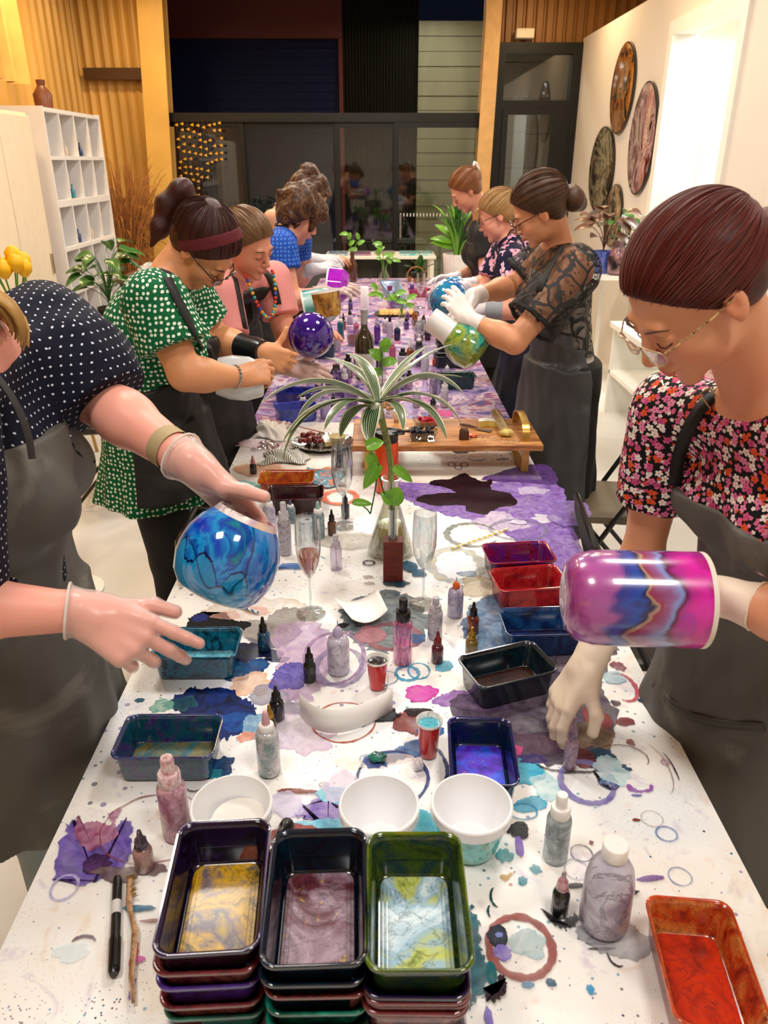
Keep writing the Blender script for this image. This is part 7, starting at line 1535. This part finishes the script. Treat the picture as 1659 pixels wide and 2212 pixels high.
# blue vase
vb = sv(V(428, 1210, 1.20)); ve = sv(V(556, 1160, 1.19)); ax = N3(sv(V(545, 1120, 1.17))-sv(V(430, 1262, 1.20)))
c_ = sv(V(497, 1196, 1.12)); ax = N3(np.array((.42, .34, .82)))
rb_ = 111*zc(V(496, 1192, 1.12))/F; 
bv = thing('round_vase', 'glossy blue and turquoise ink covered rounded vase held by vinyl gloves', 'vase', (0, 0, 0)); Hv = rb_*1.78; aim(bv, c_-ax*Hv*.52, ax)
tv = T('blue_ink_glaze'); vv = tv.coord('Object', (1, 1, 1)); nz = tv.noise(vv, 9, 6, 2.2, .6); cc_ = tv.ramp(nz, [(.30, '04165c'), (.40, '0a3cb8'), (.47, '0b6fc4'), (.53, '1490d0'), (.60, '0a38a0'), (.68, '0c8088'), (.76, '0a1c6c')])
big = tv.ramp(tv.noise(vv, 5.5, 2, .6), [(.46, '000000'), (.50, 'ffffff')]); cc_ = tv.mix(tv.math('MULTIPLY', big, .45), cc_, tv.ramp(tv.noise(vv, 4, 2), [(.4, '1486c8'), (.6, '0c64b4')]))
oz = tv.n('ShaderNodeSeparateXYZ', _0=tv.coord('Object')).outputs[2]; dz = tv.math('ADD', oz, tv.math('MULTIPLY_ADD', tv.noise(tv.coord('Object', (1, 1, .12)), 22, 4, .3), .16, -.08))
cc_ = tv.mix(tv.math('LESS_THAN', dz, Hv*.33), cc_, tv.ramp(tv.noise(vv, 6, 3, .5), [(.35, '0c78b8'), (.65, '1c9cd4')])); cc_ = tv.mix(tv.math('LESS_THAN', tv.math('ABSOLUTE', tv.math('SUBTRACT', dz, Hv*.34)), .0022), cc_, '04104c')
ed = tv.ramp(tv.noise(vv, 5.5, 2, .6), [(.455, '000000'), (.465, 'ffffff'), (.475, '000000')]); cc_ = tv.mix(ed, cc_, '050c3c'); tv.pbr(cc_, .08, 0, 1)
MB().lathe([(1e-5, .003), (rb_*.42, 0), (rb_*.60, .004), (rb_*.74, Hv*.06)], 56).build('white_base', plain('dcd8d8', .3), bv, angle=80)
MB().lathe([(rb_*.74, Hv*.06), (rb_*.89, Hv*.16), (rb_*.99, Hv*.34), (rb_, Hv*.48), (rb_*.95, Hv*.66), (rb_*.82, Hv*.82), (rb_*.66, Hv*.93)], 56, cap=False).build('painted_wall', tv.m, bv, angle=80)
MB().lathe([(rb_*.66, Hv*.93), (rb_*.60, Hv*.985), (rb_*.585, Hv), (rb_*.55, Hv*.99), (rb_*.60, Hv*.93), (rb_*.78, Hv*.8), (rb_*.9, Hv*.55), (rb_*.5, .02)], 48, cap=False).build('cream_rim', ink(['e8d8c4', 'f0e8dc', 'c8a8c0', 'e4c8a8'], 8, 1, .2, .6, seed=4), bv)
# ---------------------------------------------------------------- woman in green dress
b2 = Body('woman in green white dotted dress with ponytail and maroon headband', (.92, .05), V(439, 532, 2.352), (.556, -.065, -.828), (.753, -.383, .536), V(365, 588, 2.36), (-.70, 2.36, 1.27), (-.72, 2.40, .98),
    [V(335, 655, 2.15), V(405, 640, 2.52)], [V(400, 808, 2.10), V(470, 735, 2.55)], [V(517, 815, 2.20), V(560, 758, 2.44)],
    [dict(d=sv(V(590, 800, 2.26))-sv(V(517, 815, 2.20)), n=(-.1, -.85, .5), th=-1, curls=[(.5, .5, .3), (.7, .7, .4), (.9, .7, .4), (1.0, .8, .4)], thumb=((.3, .9, -.2), (.1, .95, -.3)), s=1.0),
     dict(d=sv(V(600, 775, 2.44))-sv(V(560, 758, 2.44)), n=(-.2, -.9, .3), th=-1, curls=GRIP, thumb=((.95, .25, 0), (1, 0, 0)), s=1.0)], 'd99c70', hs=.98, w=1.16, res=.005, arm=1.22, zf=(1.0, .01), bust=.03)
grn = mat_dots('04643a', 'e4ecdc', 66, .27, .45, 'green_dotted_dress')
R_ = np.array([b2.side, b2.f, [0, 0, 1]])
sl, cu = b2.sleeve(0, .62, .066, .068); sl2, cu2 = b2.sleeve(1, .62, .064, .062)
sk = pf(.68, 1.02, (b2.Pv[0]-.02, b2.Pv[1]), (b2.Pv[0], b2.Pv[1]), (.21, .19), (.18, .14), R_, .05, 6, .07)
b2.cloth('dotted_dress', grn, b2.tor+sl+sl2+[sk], .010, [cu, cu2], neck=(.02, .04, (.09, .085, .07)), zmin=.74, folds=.002, seed=4)
b2.apron(APB, bib=-.02, bibw=.09, hem=.80, back=-.02, inf=.020, skirt=.035, folds=.002, seed=5, label='black apron over the dress', strap=False)
b2.lay(['dotted_dress', 'apron'], [(352,560),(358,585),(366,610),(380,640),(394,668),(408,695),(422,722),(436,745)], 'neck_strap', plain('0c0b0b', .7), .014)
b2.cloth('black_leggings', plain('0b0b0c', .8), b2.legp, .006, folds=.0006, res=.007)
hm2 = hair_mat('140605', '34100c', '5c1c14')
tail = [sv(V(*q_)) for q_ in ((415, 445, 2.42), (393, 416, 2.42), (364, 445, 2.42), (345, 492, 2.40), (326, 532, 2.38))]
b2.hair(hm2, inf=.012, pole=(0, -.5, .85), c1=.034, vol=(1.03, 1.03, 1.03), res=.004, extra=[pc(tail[0], tail[1], .020, .034, .02), pc(tail[1], tail[2], .034, .036, .02), pc(tail[2], tail[3], .036, .026, .02), pc(tail[3], tail[4], .026, .006, .02)])
def band(b, m, z0, w, name, tilt=0):
    rr = []; n = 40
    for i in range(n+1):
        a = math.pi*(-.08+1.16*i/n); x = .0885*math.cos(a); yz = .1*math.sin(a)
        rr.append((x, .025+yz*.62, -.0+yz*1.0))
    vs = []
    for x, y, z in rr:
        d = N3((x, y*.9, z+.001)); 
        for o in (-1, 1): vs.append(tuple(b.loc(b.L(x*1.02+0, y+o*w*.62-.0, z-o*w*.5+.012))))
    MBo = MB().add(vs, [(2*i, 2*i+2, 2*i+3, 2*i+1) for i in range(n)]); o = MBo.build(name, m, b.root, angle=180); o.modifiers.new('t', 'SOLIDIFY').thickness = .004; return o
p_, q_ = sdf([pe(b2.L(0, -.014, .036), np.array((.0775, .0985, .0855))*.98, .02, b2.HR)], .004, .013, lambda X, Y, Z: (lambda l: np.maximum(np.abs((.90*l[1]-.44*l[2]+.022))-.017, -.030-l[2]))([((X-b2.C[0])*b2.HR[i][0]+(Y-b2.C[1])*b2.HR[i][1]+(Z-b2.C[2])*b2.HR[i][2])/.98 for i in range(3)]))
hb_ = sdf_obj('headband', (p_, q_), plain('5c0c1c', .75, 0, 0, .1, 20), b2.root); hb_['label'] = 'wide maroon fabric headband'
MB().tube([b2.loc(tail[0]+N3(np.cross(tail[1]-tail[0], (0, 1, 0)))*.023*math.cos(a)+np.array((0, .023, 0))*math.sin(a)) for a in [6.2832*i/16 for i in range(17)]], .007, 8).build('hair_tie', plain('5cb0d8', .6), b2.root)
b2.brows('2a140c', fr='2c1810', thick=.0018, big=1.0)
d_ = N3(b2.E[0]-b2.Wr[0]); a_ = b2.Wr[0]+d_*.012; e1_ = N3(np.cross(d_, (0, .3, 1))); e2_ = np.cross(d_, e1_)
for k in range(18):
    a = 6.2832*k/18; MB().ball(b2.loc(a_+(e1_*math.cos(a)+e2_*math.sin(a))*.031), (.0055, .0055, .0055), 6, 4).build('bracelet_link', plain('c8c4bc', .2, .9), b2.root)
def cuffpart(b, i, name, m, t0, t1, r):
    a = b.Wr[i]+(b.E[i]-b.Wr[i])*t0; c = b.Wr[i]+(b.E[i]-b.Wr[i])*t1; return MB().tube([b.loc(a), b.loc(a+(c-a)*.3), b.loc(a+(c-a)*.7), b.loc(c)], [r*.9, r*1.04, r, r*1.1], 20).build(name, m, b.root)
cuffpart(b2, 1, 'rolled_black_glove', plain('141416', .3, 0, .2, .3, 20, .4, 40), -.08, .42, .040)
vz = thing('white_vase', 'plain white rounded vase held on its side by the woman in green', 'vase', (0, 0, 0)); aim(vz, V(462, 812, 2.26), N3((1, .1, -.12)))
MB().lathe([(.03, 0), (.055, .01), (.066, .05), (.066, .10), (.05, .145), (.045, .15), (.04, .145), (.055, .10), (.05, .02)], 36).build('vase_wall', plain('d8dcde', .25, 0, .4, .03), vz)
# ---------------------------------------------------------------- woman in pink t-shirt
b3 = Body('woman in pink t-shirt and black apron with a beaded necklace', (.75, -.5), V(536, 526, 2.781), (.767, -.446, -.461), (.312, -.368, .876), V(520, 580, 2.84), (-.62, 2.90, 1.28), (-.70, 2.98, .96),
    [V(470, 640, 2.72), V(585, 610, 2.98)], [V(505, 790, 2.62), V(622, 745, 2.90)], [V(610, 790, 2.58), V(648, 712, 2.72)],
    [dict(d=sv(V(690, 808, 2.58))-sv(V(610, 790, 2.58)), n=(0, -.5, .85), th=-1, curls=FLAT, thumb=TH_OUT, s=1.02),
     dict(d=(1, -.2, .05), n=(-.2, .5, .8), th=-1, curls=RELAX, thumb=TH_OUT, s=.98)], 'd99a80', hs=.92, w=1.0, res=.006, arm=1.08, zf=(1.0, .012))
pk = plain('d98c88', .85, 0, 0, .08, 10)
sl, cu = b3.sleeve(0, .60, .066, .064); sl2, cu2 = b3.sleeve(1, .55, .064, .06)
b3.cloth('pink_tshirt', pk, b3.tor+sl+sl2, .009, [cu, cu2], neck=(.03, .04, (.085, .085, .085)), zmin=.9, folds=.002, seed=3)
b3.apron(APB, bib=.06, bibw=.165, hem=.55, inf=.018, folds=.002, seed=6, label='black apron', strap=False)
for st_ in ([(500,585),(506,600),(512,620),(517,642),(521,665),(526,690),(530,710)], [(572,586),(582,598),(590,615),(596,635),(600,655),(603,680),(604,700)]): b3.lay(['pink_tshirt', 'apron'], st_, 'neck_strap', plain('0c0b0b', .7), .013)
b3.cloth('dark_trousers', plain('121214', .8), b3.legp, .010, res=.01)
b3.hair(hair_mat('3a2414', '6a4a30', '9c7850'), inf=.010, pole=(0, -1, .2), c1=.034, extra=[pe(b3.L(0, -.12, .02), (.04, .035, .04), .02, b3.HR)])
b3.brows('5a3a28'); b3.glove(0, mat_vinyl(.4), cuff=.03, res=.0034, ringm=vinring)
bc = ['e04c28', 'f0a020', '28a8b8', '2c50b8', 'e8c040', 'd03030', '48c0c0']; prev = {}
for k in range(30):
    a = math.pi*(k/29)*1.0; p = b3.N+b3.side*.07*math.cos(a)+b3.f*(.085+.035*math.sin(a))+np.array((0, 0, -.01-.15*math.sin(a)**1.4))
    c = bc[(k*5) % 7]; o = MB().ball((0, 0, 0), .0065, 8, 6).build('necklace_bead', plain(c, .3), b3.root) if c not in prev else prev[c].copy()
    if c in prev: C.objects.link(o)
    prev[c] = o; o.location = b3.loc(p)
g_ = thing('globe_vase', 'glossy deep purple globe vase held over the left table edge', 'vase', (0, 0, 0)); cg = V(672, 724, 2.58); rg_ = 49*zc(cg)/F; aim(g_, Vector(cg)-Vector((.3, .75, .2)).normalized()*-0, (-.55, .75, .35))
MB().lathe([(rg_*math.sin(a), -rg_*math.cos(a)) for a in [.001+(math.pi-.45)*i/22 for i in range(23)]], 48, cap=False).build('purple_wall', ink(['0c0430', '28086c', '3c0c84', '140a50'], 6, 1.5, .06, 1, seed=2, detail=3), g_)
MB().lathe([(rg_*math.sin(math.pi-.45), rg_*math.cos(.45)), (rg_*.40, rg_*1.04), (rg_*.36, rg_*1.04), (rg_*.36, rg_*.85)], 36, cap=False).build('neck_rim', plain('d8d4d8', .3), g_)
# ---------------------------------------------------------------- curly haired woman in blue
b4 = Body('curly brown haired woman in bright blue top leaning over the table', (.95, -.05), V(646, 466, 3.754), (.813, .194, -.549), (.56, .0, .828), V(625, 492, 3.74), (-.60, 3.78, 1.32), (-.72, 3.80, .98),
    [V(605, 540, 3.55), V(640, 520, 3.95)], [V(632, 655, 3.50), V(640, 610, 4.0)], [V(700, 628, 3.55), V(672, 582, 3.95)],
    [dict(d=(1, .0, .12), n=(0, -.4, .9), th=-1, curls=RELAX, thumb=TH_OUT, s=1.0), dict(d=(1, 0, .1), n=(0, -.4, .9), th=-1, curls=RELAX, thumb=TH_OUT, s=1.0)], 'e0a288', hs=.93, w=1.0, res=.007, arm=1.05, zf=(1.0, .014))
blt = mat_dots('1c4cb0', '4478d0', 60, .30, .2, 'blue_knit_top')
sl, cu = b4.sleeve(0, .38, .068, .064); sl2, cu2 = b4.sleeve(1, .38, .066, .064)
b4.cloth('blue_top', blt, b4.tor+sl+sl2, .009, [cu, cu2], neck=(.02, .04, (.085, .085, .07)), zmin=.9, folds=.0015)
b4.apron(APB, bib=-.02, bibw=.10, hem=.6, inf=.018, folds=.002, label='black apron'); b4.cloth('dark_trousers', plain('121214', .8), b4.legp, .010, res=.012)
cur = hair_mat('241208', '4a2e1c', '7c5838', curly=1)
b4.hair(cur, inf=.022, c1=.045, c2=.012, curly=1, ear=False, vol=(1.1, 1.08, 1.1), res=.005, extra=[pc(b4.L(.05, .06, .06), b4.L(.055, .075, -.02), .022, .014, .02), pc(b4.L(-.05, .06, .06), b4.L(-.05, .085, -.03), .024, .016, .02), pc(b4.L(.0, .08, .09), b4.L(.01, .105, .05), .026, .018, .02), pc(b4.L(.06, -.02, .0), b4.L(.07, .0, -.05), .02, .012, .02)])
b4.brows('3c281c'); b4.glove(0, mat_vinyl(.55), cuff=.04, res=.004, ringm=vinring); b4.glove(1, whiteg, cuff=.04, res=.004)
def tilted(lab, c, ax, prof, mat_, rim, name='vase', seed=0, body='painted_wall'):
    o = thing(name, lab, 'vase', (0, 0, 0)); aim(o, c, ax); MB().lathe(prof, 36, cap=False).build(body, mat_, o)
    r, z = prof[-1]; MB().lathe([(r, z), (r*.99, z+.008), (r*.93, z+.008), (r*.92, z-.03)], 32, cap=False).build('rim', rim, o)
    return o
wr_ = plain('e8e6e4', .35)
tilted('bright magenta painted vase in the gloved hand of the woman in blue', V(755, 618, 3.6), (-1, .1, .05), [(1e-5, 0), (.05, .004), (.075, .03), (.078, .09)], ink(['8c0ca8', 'b81cd0', '6c0890'], 9, 1, .1, .8), wr_, 'magenta_vase')
tilted('white vase with teal base held above the purple globe', V(728, 655, 3.42), (-1, -.1, -.15), [(1e-5, 0), (.05, .004), (.07, .03), (.076, .07), (.076, .14)], ink(['5cb8b0', '3c9c98', 'c8e0dc', 'e8ecea'], 5, .8, .2, .5, detail=2), wr_, 'teal_vase')
tilted('amber gold stained glass vase below the white gloved hand', V(712, 685, 3.25), (-.15, .1, 1), [(1e-5, 0), (.045, .004), (.055, .03), (.06, .10)], ink(['3c1c06', '9c6414', 'd8a850', '5c3408'], 9, 1.5, .1, .8, .9), wr_, 'amber_vase')
# ---------------------------------------------------------------- woman with a top bun
b5 = Body('woman with curly top bun and bare shoulders at the far left', (.9, -.1), V(668, 425, 4.55), (.72, -.05, -.68), (.66, 0, .75), V(615, 448, 4.55), (-.62, 4.58, 1.33), (-.72, 4.6, .98),
    [V(590, 475, 4.36), V(625, 470, 4.75)], [V(620, 560, 4.35), V(650, 560, 4.75)], [V(680, 560, 4.4), V(700, 560, 4.7)],
    [dict(d=(1, .0, .0), n=(0, -.3, .9), th=-1, curls=RELAX, thumb=TH_OUT), dict(d=(1, 0, 0), n=(0, -.3, .9), th=-1, curls=RELAX, thumb=TH_OUT)], 'd09c7c', w=.95, res=.008, arm=1, zf=(1.0, .016))
b5.cloth('dark_singlet', plain('1c1a1c', .8), b5.tor[:3], .009, zmax=1.36, zmin=.9); b5.apron(APB, bib=-.04, bibw=.10, hem=.6, inf=.018); b5.cloth('dark_trousers', plain('121214', .8), b5.legp, .010, res=.014)
b5.hair(cur, inf=.016, c1=.034, curly=1, vol=(1.05, 1.04, 1.05), res=.006, extra=[pe(b5.L(0, -.085, .10), (.05, .05, .045), .02, b5.HR), pe(b5.L(.0, -.05, .09), (.03, .03, .03), .02, b5.HR)])
b5.brows('3c281c'); b5.glove(0, whiteg, cuff=.03, res=.005, ring=False)
# ---------------------------------------------------------------- far right woman with claw clip
b6 = Body('smiling auburn haired woman with a white claw clip at the far right', (-.92, -.2), V(1007, 410, 4.753), (-.788, -.051, -.613), (-.603, -.132, .786), V(1040, 462, 4.78), (.66, 4.85, 1.28), (.74, 4.9, .96),
    [V(1045, 500, 4.95), V(1048, 510, 4.60)], [V(1020, 590, 4.95), V(1050, 610, 4.5)], [V(980, 600, 4.85), V(1012, 612, 4.42)],
    [dict(d=(-1, 0, .0), n=(0, .3, .9), th=1, curls=RELAX, thumb=TH_OUT), dict(d=(-1, 0, 0), n=(0, -.3, .9), th=1, curls=RELAX, thumb=TH_OUT)], 'e0a284', hs=.93, w=.95, res=.0068, arm=1, zf=(1.05, .016))
sl, cu = b6.sleeve(0, .5, .06, .06); sl2, cu2 = b6.sleeve(1, .5, .06, .06)
b6.cloth('black_top', plain('0e0e10', .8), b6.tor+sl+sl2, .009, [cu, cu2], neck=(.03, .04, (.08, .085, .06)), zmin=.9); b6.apron(APB, bib=.04, bibw=.12, hem=.6, inf=.018); b6.cloth('dark_trousers', plain('121214', .8), b6.legp, .010, res=.014)
b6.hair(hair_mat('4a2814', '84502c', 'b87c4c'), inf=.010, pole=(0, -1, .2), res=.005, extra=[pe(b6.L(0, -.105, .05), (.03, .025, .04), .02, b6.HR)])
b6.brows('6a4028'); b6.glove(1, whiteg, cuff=.04, res=.0045); b6.glove(0, whiteg, cuff=.04, res=.0045)
for k in range(2): MB().tube([b6.loc(b6.L(.02-.04*k, -.10, .03)), b6.loc(b6.L(.035-.05*k, -.125, .06)), b6.loc(b6.L(.02-.04*k, -.13, .09)), b6.loc(b6.L(0, -.11, .08))], [.006, .010, .009, .004], 8).build('claw_clip', plain('e8e4dc', .4), b6.root)
# ---------------------------------------------------------------- blonde woman with glasses
b7 = Body('blonde woman in glasses and navy pink floral top, right row', (-.95, -.1), V(1076, 465, 3.906), (-.901, .125, -.416), (-.407, .089, .909), V(1098, 500, 3.92), (.72, 3.96, 1.28), (.82, 4.0, .96),
    [V(1090, 545, 4.1), V(1105, 565, 3.75)], [V(1040, 640, 4.05), V(1118, 672, 3.62)], [V(1000, 620, 3.98), V(1040, 668, 3.66)],
    [dict(d=(-1, 0, .1), n=(0, .3, .9), th=1, curls=RELAX, thumb=TH_OUT), dict(d=(-1, -.1, .1), n=(0, -.5, .8), th=1, curls=RELAX, thumb=TH_OUT)], 'e8a890', hs=.93, w=1.0, res=.0068, arm=1.05, zf=(1.05, .014))
f7 = mat_floral('0c1034', ['e8a8c4', '0c1034', 'f0c0d4', '0c1034'], 16, 4, .42, 'pink_blossom_top')
sl, cu = b7.sleeve(0, .6, .064, .062); sl2, cu2 = b7.sleeve(1, .6, .064, .066)
b7.cloth('floral_top', f7, b7.tor+sl+sl2, .010, [cu, cu2], neck=(.03, .04, (.08, .085, .06)), zmin=.9, folds=.002)
b7.apron(mat_apron('10162c', '1c2440'), bib=.0, bibw=.12, hem=.5, inf=.018, back=-.10, folds=.003, label='navy apron'); b7.cloth('dark_trousers', plain('101320', .8), b7.legp, .012, res=.012)
cuffpart(b7, 1, 'grey_sleeve_cover', plain('9a9ea4', .8), .12, .6, .040)
b7.hair(hair_mat('6a4a28', 'a88050', 'd0a870'), inf=.012, pole=(0, -.9, .4), res=.005, extra=[pe(b7.L(0, -.10, .03), (.035, .035, .04), .02, b7.HR), pc(b7.L(.04, .075, .06), b7.L(.05, .09, .01), .014, .008, .01), pc(b7.L(-.03, .085, .06), b7.L(-.03, .105, .02), .014, .008, .01)])
b7.brows('8a6040', fr='2c2420', thick=.0018); b7.glove(1, whiteg, cuff=.03, res=.0042); b7.glove(0, whiteg, cuff=.03, res=.0045)
# ---------------------------------------------------------------- woman in lace top
b8 = Body('woman in sheer black lace top, glasses and grey apron, right row', (-.93, -.10), V(1166, 452, 2.95), (-.831, .17, -.519), (-.54, -.05, .841), V(1205, 522, 3.03), (.70, 3.04, 1.30), (.76, 3.08, .98),
    [V(1245, 585, 2.84), V(1185, 555, 3.22)], [V(1112, 738, 2.74), V(1108, 618, 3.22)], [V(1012, 690, 2.82), V(1022, 640, 3.04)],
    [dict(d=sv(V(985, 655, 2.86))-sv(V(1012, 690, 2.82)), n=(.2, -.9, .2), th=1, curls=RELAX, thumb=TH_OUT, s=1.0), dict(d=sv(V(985, 690, 2.98))-sv(V(1022, 640, 3.04)), n=(-.3, -.8, .4), th=1, curls=RELAX, thumb=TH_OUT, s=1.0)], 'd89c74', hs=1.0, w=1.04, res=.0055, arm=1.14, zf=(1.0, .012))
tl = T('black_lace'); v = tl.coord('UV'); 
nv = tl.n('ShaderNodeTexNoise', Vector=v, Scale=9.0, Detail=2.0).outputs[1]; vv = tl.n('ShaderNodeVectorMath', {'operation': 'ADD'}, _0=v, _1=tl.n('ShaderNodeVectorMath', {'operation': 'SCALE'}, _0=nv, Scale=.09).outputs[0]).outputs[0]
vo = tl.n('ShaderNodeTexVoronoi', {'voronoi_dimensions': '2D', 'feature': 'DISTANCE_TO_EDGE'}, Vector=vv, Scale=15.0); m1 = tl.math('LESS_THAN', vo.outputs['Distance'], .085)
nb = tl.math('GREATER_THAN', tl.noise(vv, 26, 3, 1.5), .60); m1 = tl.math('MAXIMUM', m1, nb); al = tl.math('MULTIPLY_ADD', m1, .62, .36, True)
tl.pbr('070606', .7, alpha=al)
sl, cu = b8.sleeve(0, .72, .070, .080); sl2, cu2 = b8.sleeve(1, .72, .066, .072)
b8.cloth('white_camisole', plain('b8b0a8', .7), b8.tor[:3], .004, zmax=1.38, zmin=.95)
b8.cloth('lace_top', tl.m, b8.tor+sl+sl2, .012, [cu, cu2], neck=(-.01, .04, (.095, .10, .07)), zmin=1.06, folds=.002)
for i, (e, dd) in enumerate((cu, cu2)):
    dd = N3(dd); e1_ = N3(np.cross(dd, (0, .3, 1))); e2_ = np.cross(dd, e1_); r = (.088, .082)[i]*1.14*.95
    MB().tube([b8.loc(e+(e1_*math.cos(a)+e2_*math.sin(a))*r*(1+.04*math.sin(9*a))) for a in [6.2832*k/40 for k in range(41)]], .009, 6).build('lace_hem', plain('080707', .8), b8.root)
b8.apron(mat_apron('3c3c3e', '5c5c60', .45), bib=-.04, bibw=.11, hem=.34, inf=.018, back=-.05, skirt=.05, folds=.003, label='charcoal grey apron', strap=False)
b8.lay(['lace_top', 'apron'], [(1228,508),(1220,522),(1210,540),(1198,560),(1186,582),(1174,604),(1164,630)], 'neck_strap', plain('0c0b0b', .7), .012)
R_ = np.array([b8.side, b8.f, [0, 0, 1]])
b8.cloth('black_skirt', plain('0b0a0b', .85), [pf(.30, 1.02, b8.Pv[:2], b8.Pv[:2], (.20, .17), (.172, .125), R_, .03, 5, .05), b8.tor[0]], .012, zmin=.36, zmax=1.04, folds=.002, res=.007)
hm8 = hair_mat('1c0e08', '3c2416', '7a5234')
b8.hair(hm8, inf=.010, pole=(0, -.8, -.1), c1=.028, vol=(1.03, 1.02, 1.03), extra=[pe(b8.L(0, -.115, -.03), (.05, .042, .048), .02, b8.HR), pe(b8.L(.02, -.13, -.06), (.025, .025, .03), .02, b8.HR)])
MB().tube([b8.loc(b8.L(.03*math.cos(a), -.098, -.01+.03*math.sin(a))) for a in [6.2832*k/14 for k in range(15)]], .006, 6).build('hair_elastic', plain('0c0a0a', .4), b8.root)
b8.brows('2c1a12', fr='5c2418', thick=.0022); b8.glove(0, plain('e6dcd6', .5, 0, 0, .05), cuff=.05, res=.0036); b8.glove(1, plain('e6dcd6', .5, 0, 0, .05), cuff=.05, res=.0036)
bx('care_label', (-.012, -.001, -.02), (.012, .001, .02), plain('e8e8ea', .6), b8.root).location = b8.loc(V(1257, 815, 2.92))
# things they hold on the right
tilted('green, yellow and teal painted vase held by the lace topped woman', V(1042, 768, 2.80), (-.78, .25, .50), [(1e-5, 0), (.05, .004), (.078, .025), (.084, .07), (.074, .11), (.050, .14)], ink(['0c4c34', '0c7838', '98a840', '2c9888', '0c5c3c', '083828'], 6, 1.2, .12, .8, seed=5), wr_, 'green_vase')
MB().lathe([(.049, .14), (.046, .16), (.044, .235), (.040, .235), (.040, .16)], 32, cap=False).build('white_neck', plain('e4e2de', .3), bpy.data.objects['green_vase'])
tilted('turquoise blue rounded vase against the white gloves on the right', V(992, 672, 3.05), (-.6, .3, .6), [(1e-5, 0), (.04, .004), (.07, .03), (.078, .07), (.06, .11), (.045, .12)], ink(['0c3c84', '1488b0', '1c5cb0', '0c7890'], 9, 1.5, .1, .8, seed=8), wr_, 'turquoise_vase')
gb = thing('blue_globe_vase', 'sky blue globe vase held by the woman with the claw clip', 'vase', (0, 0, 0)); aim(gb, V(979, 622, 4.25), (.7, .2, .5)); rg_ = 24*zc(V(979, 622, 4.25))/F
MB().lathe([(rg_*math.sin(a), -rg_*math.cos(a)) for a in [.001+2.6*i/18 for i in range(19)]], 32, cap=False).build('painted_wall', ink(['1c84c8', '2ca0dc', '1468b0'], 8, 1, .15, .7), gb); MB().lathe([(rg_*.52, rg_*.85), (rg_*.50, rg_*1.05), (rg_*.44, rg_*1.05), (rg_*.44, rg_*.8)], 28, cap=False).build('rim', wr_, gb)
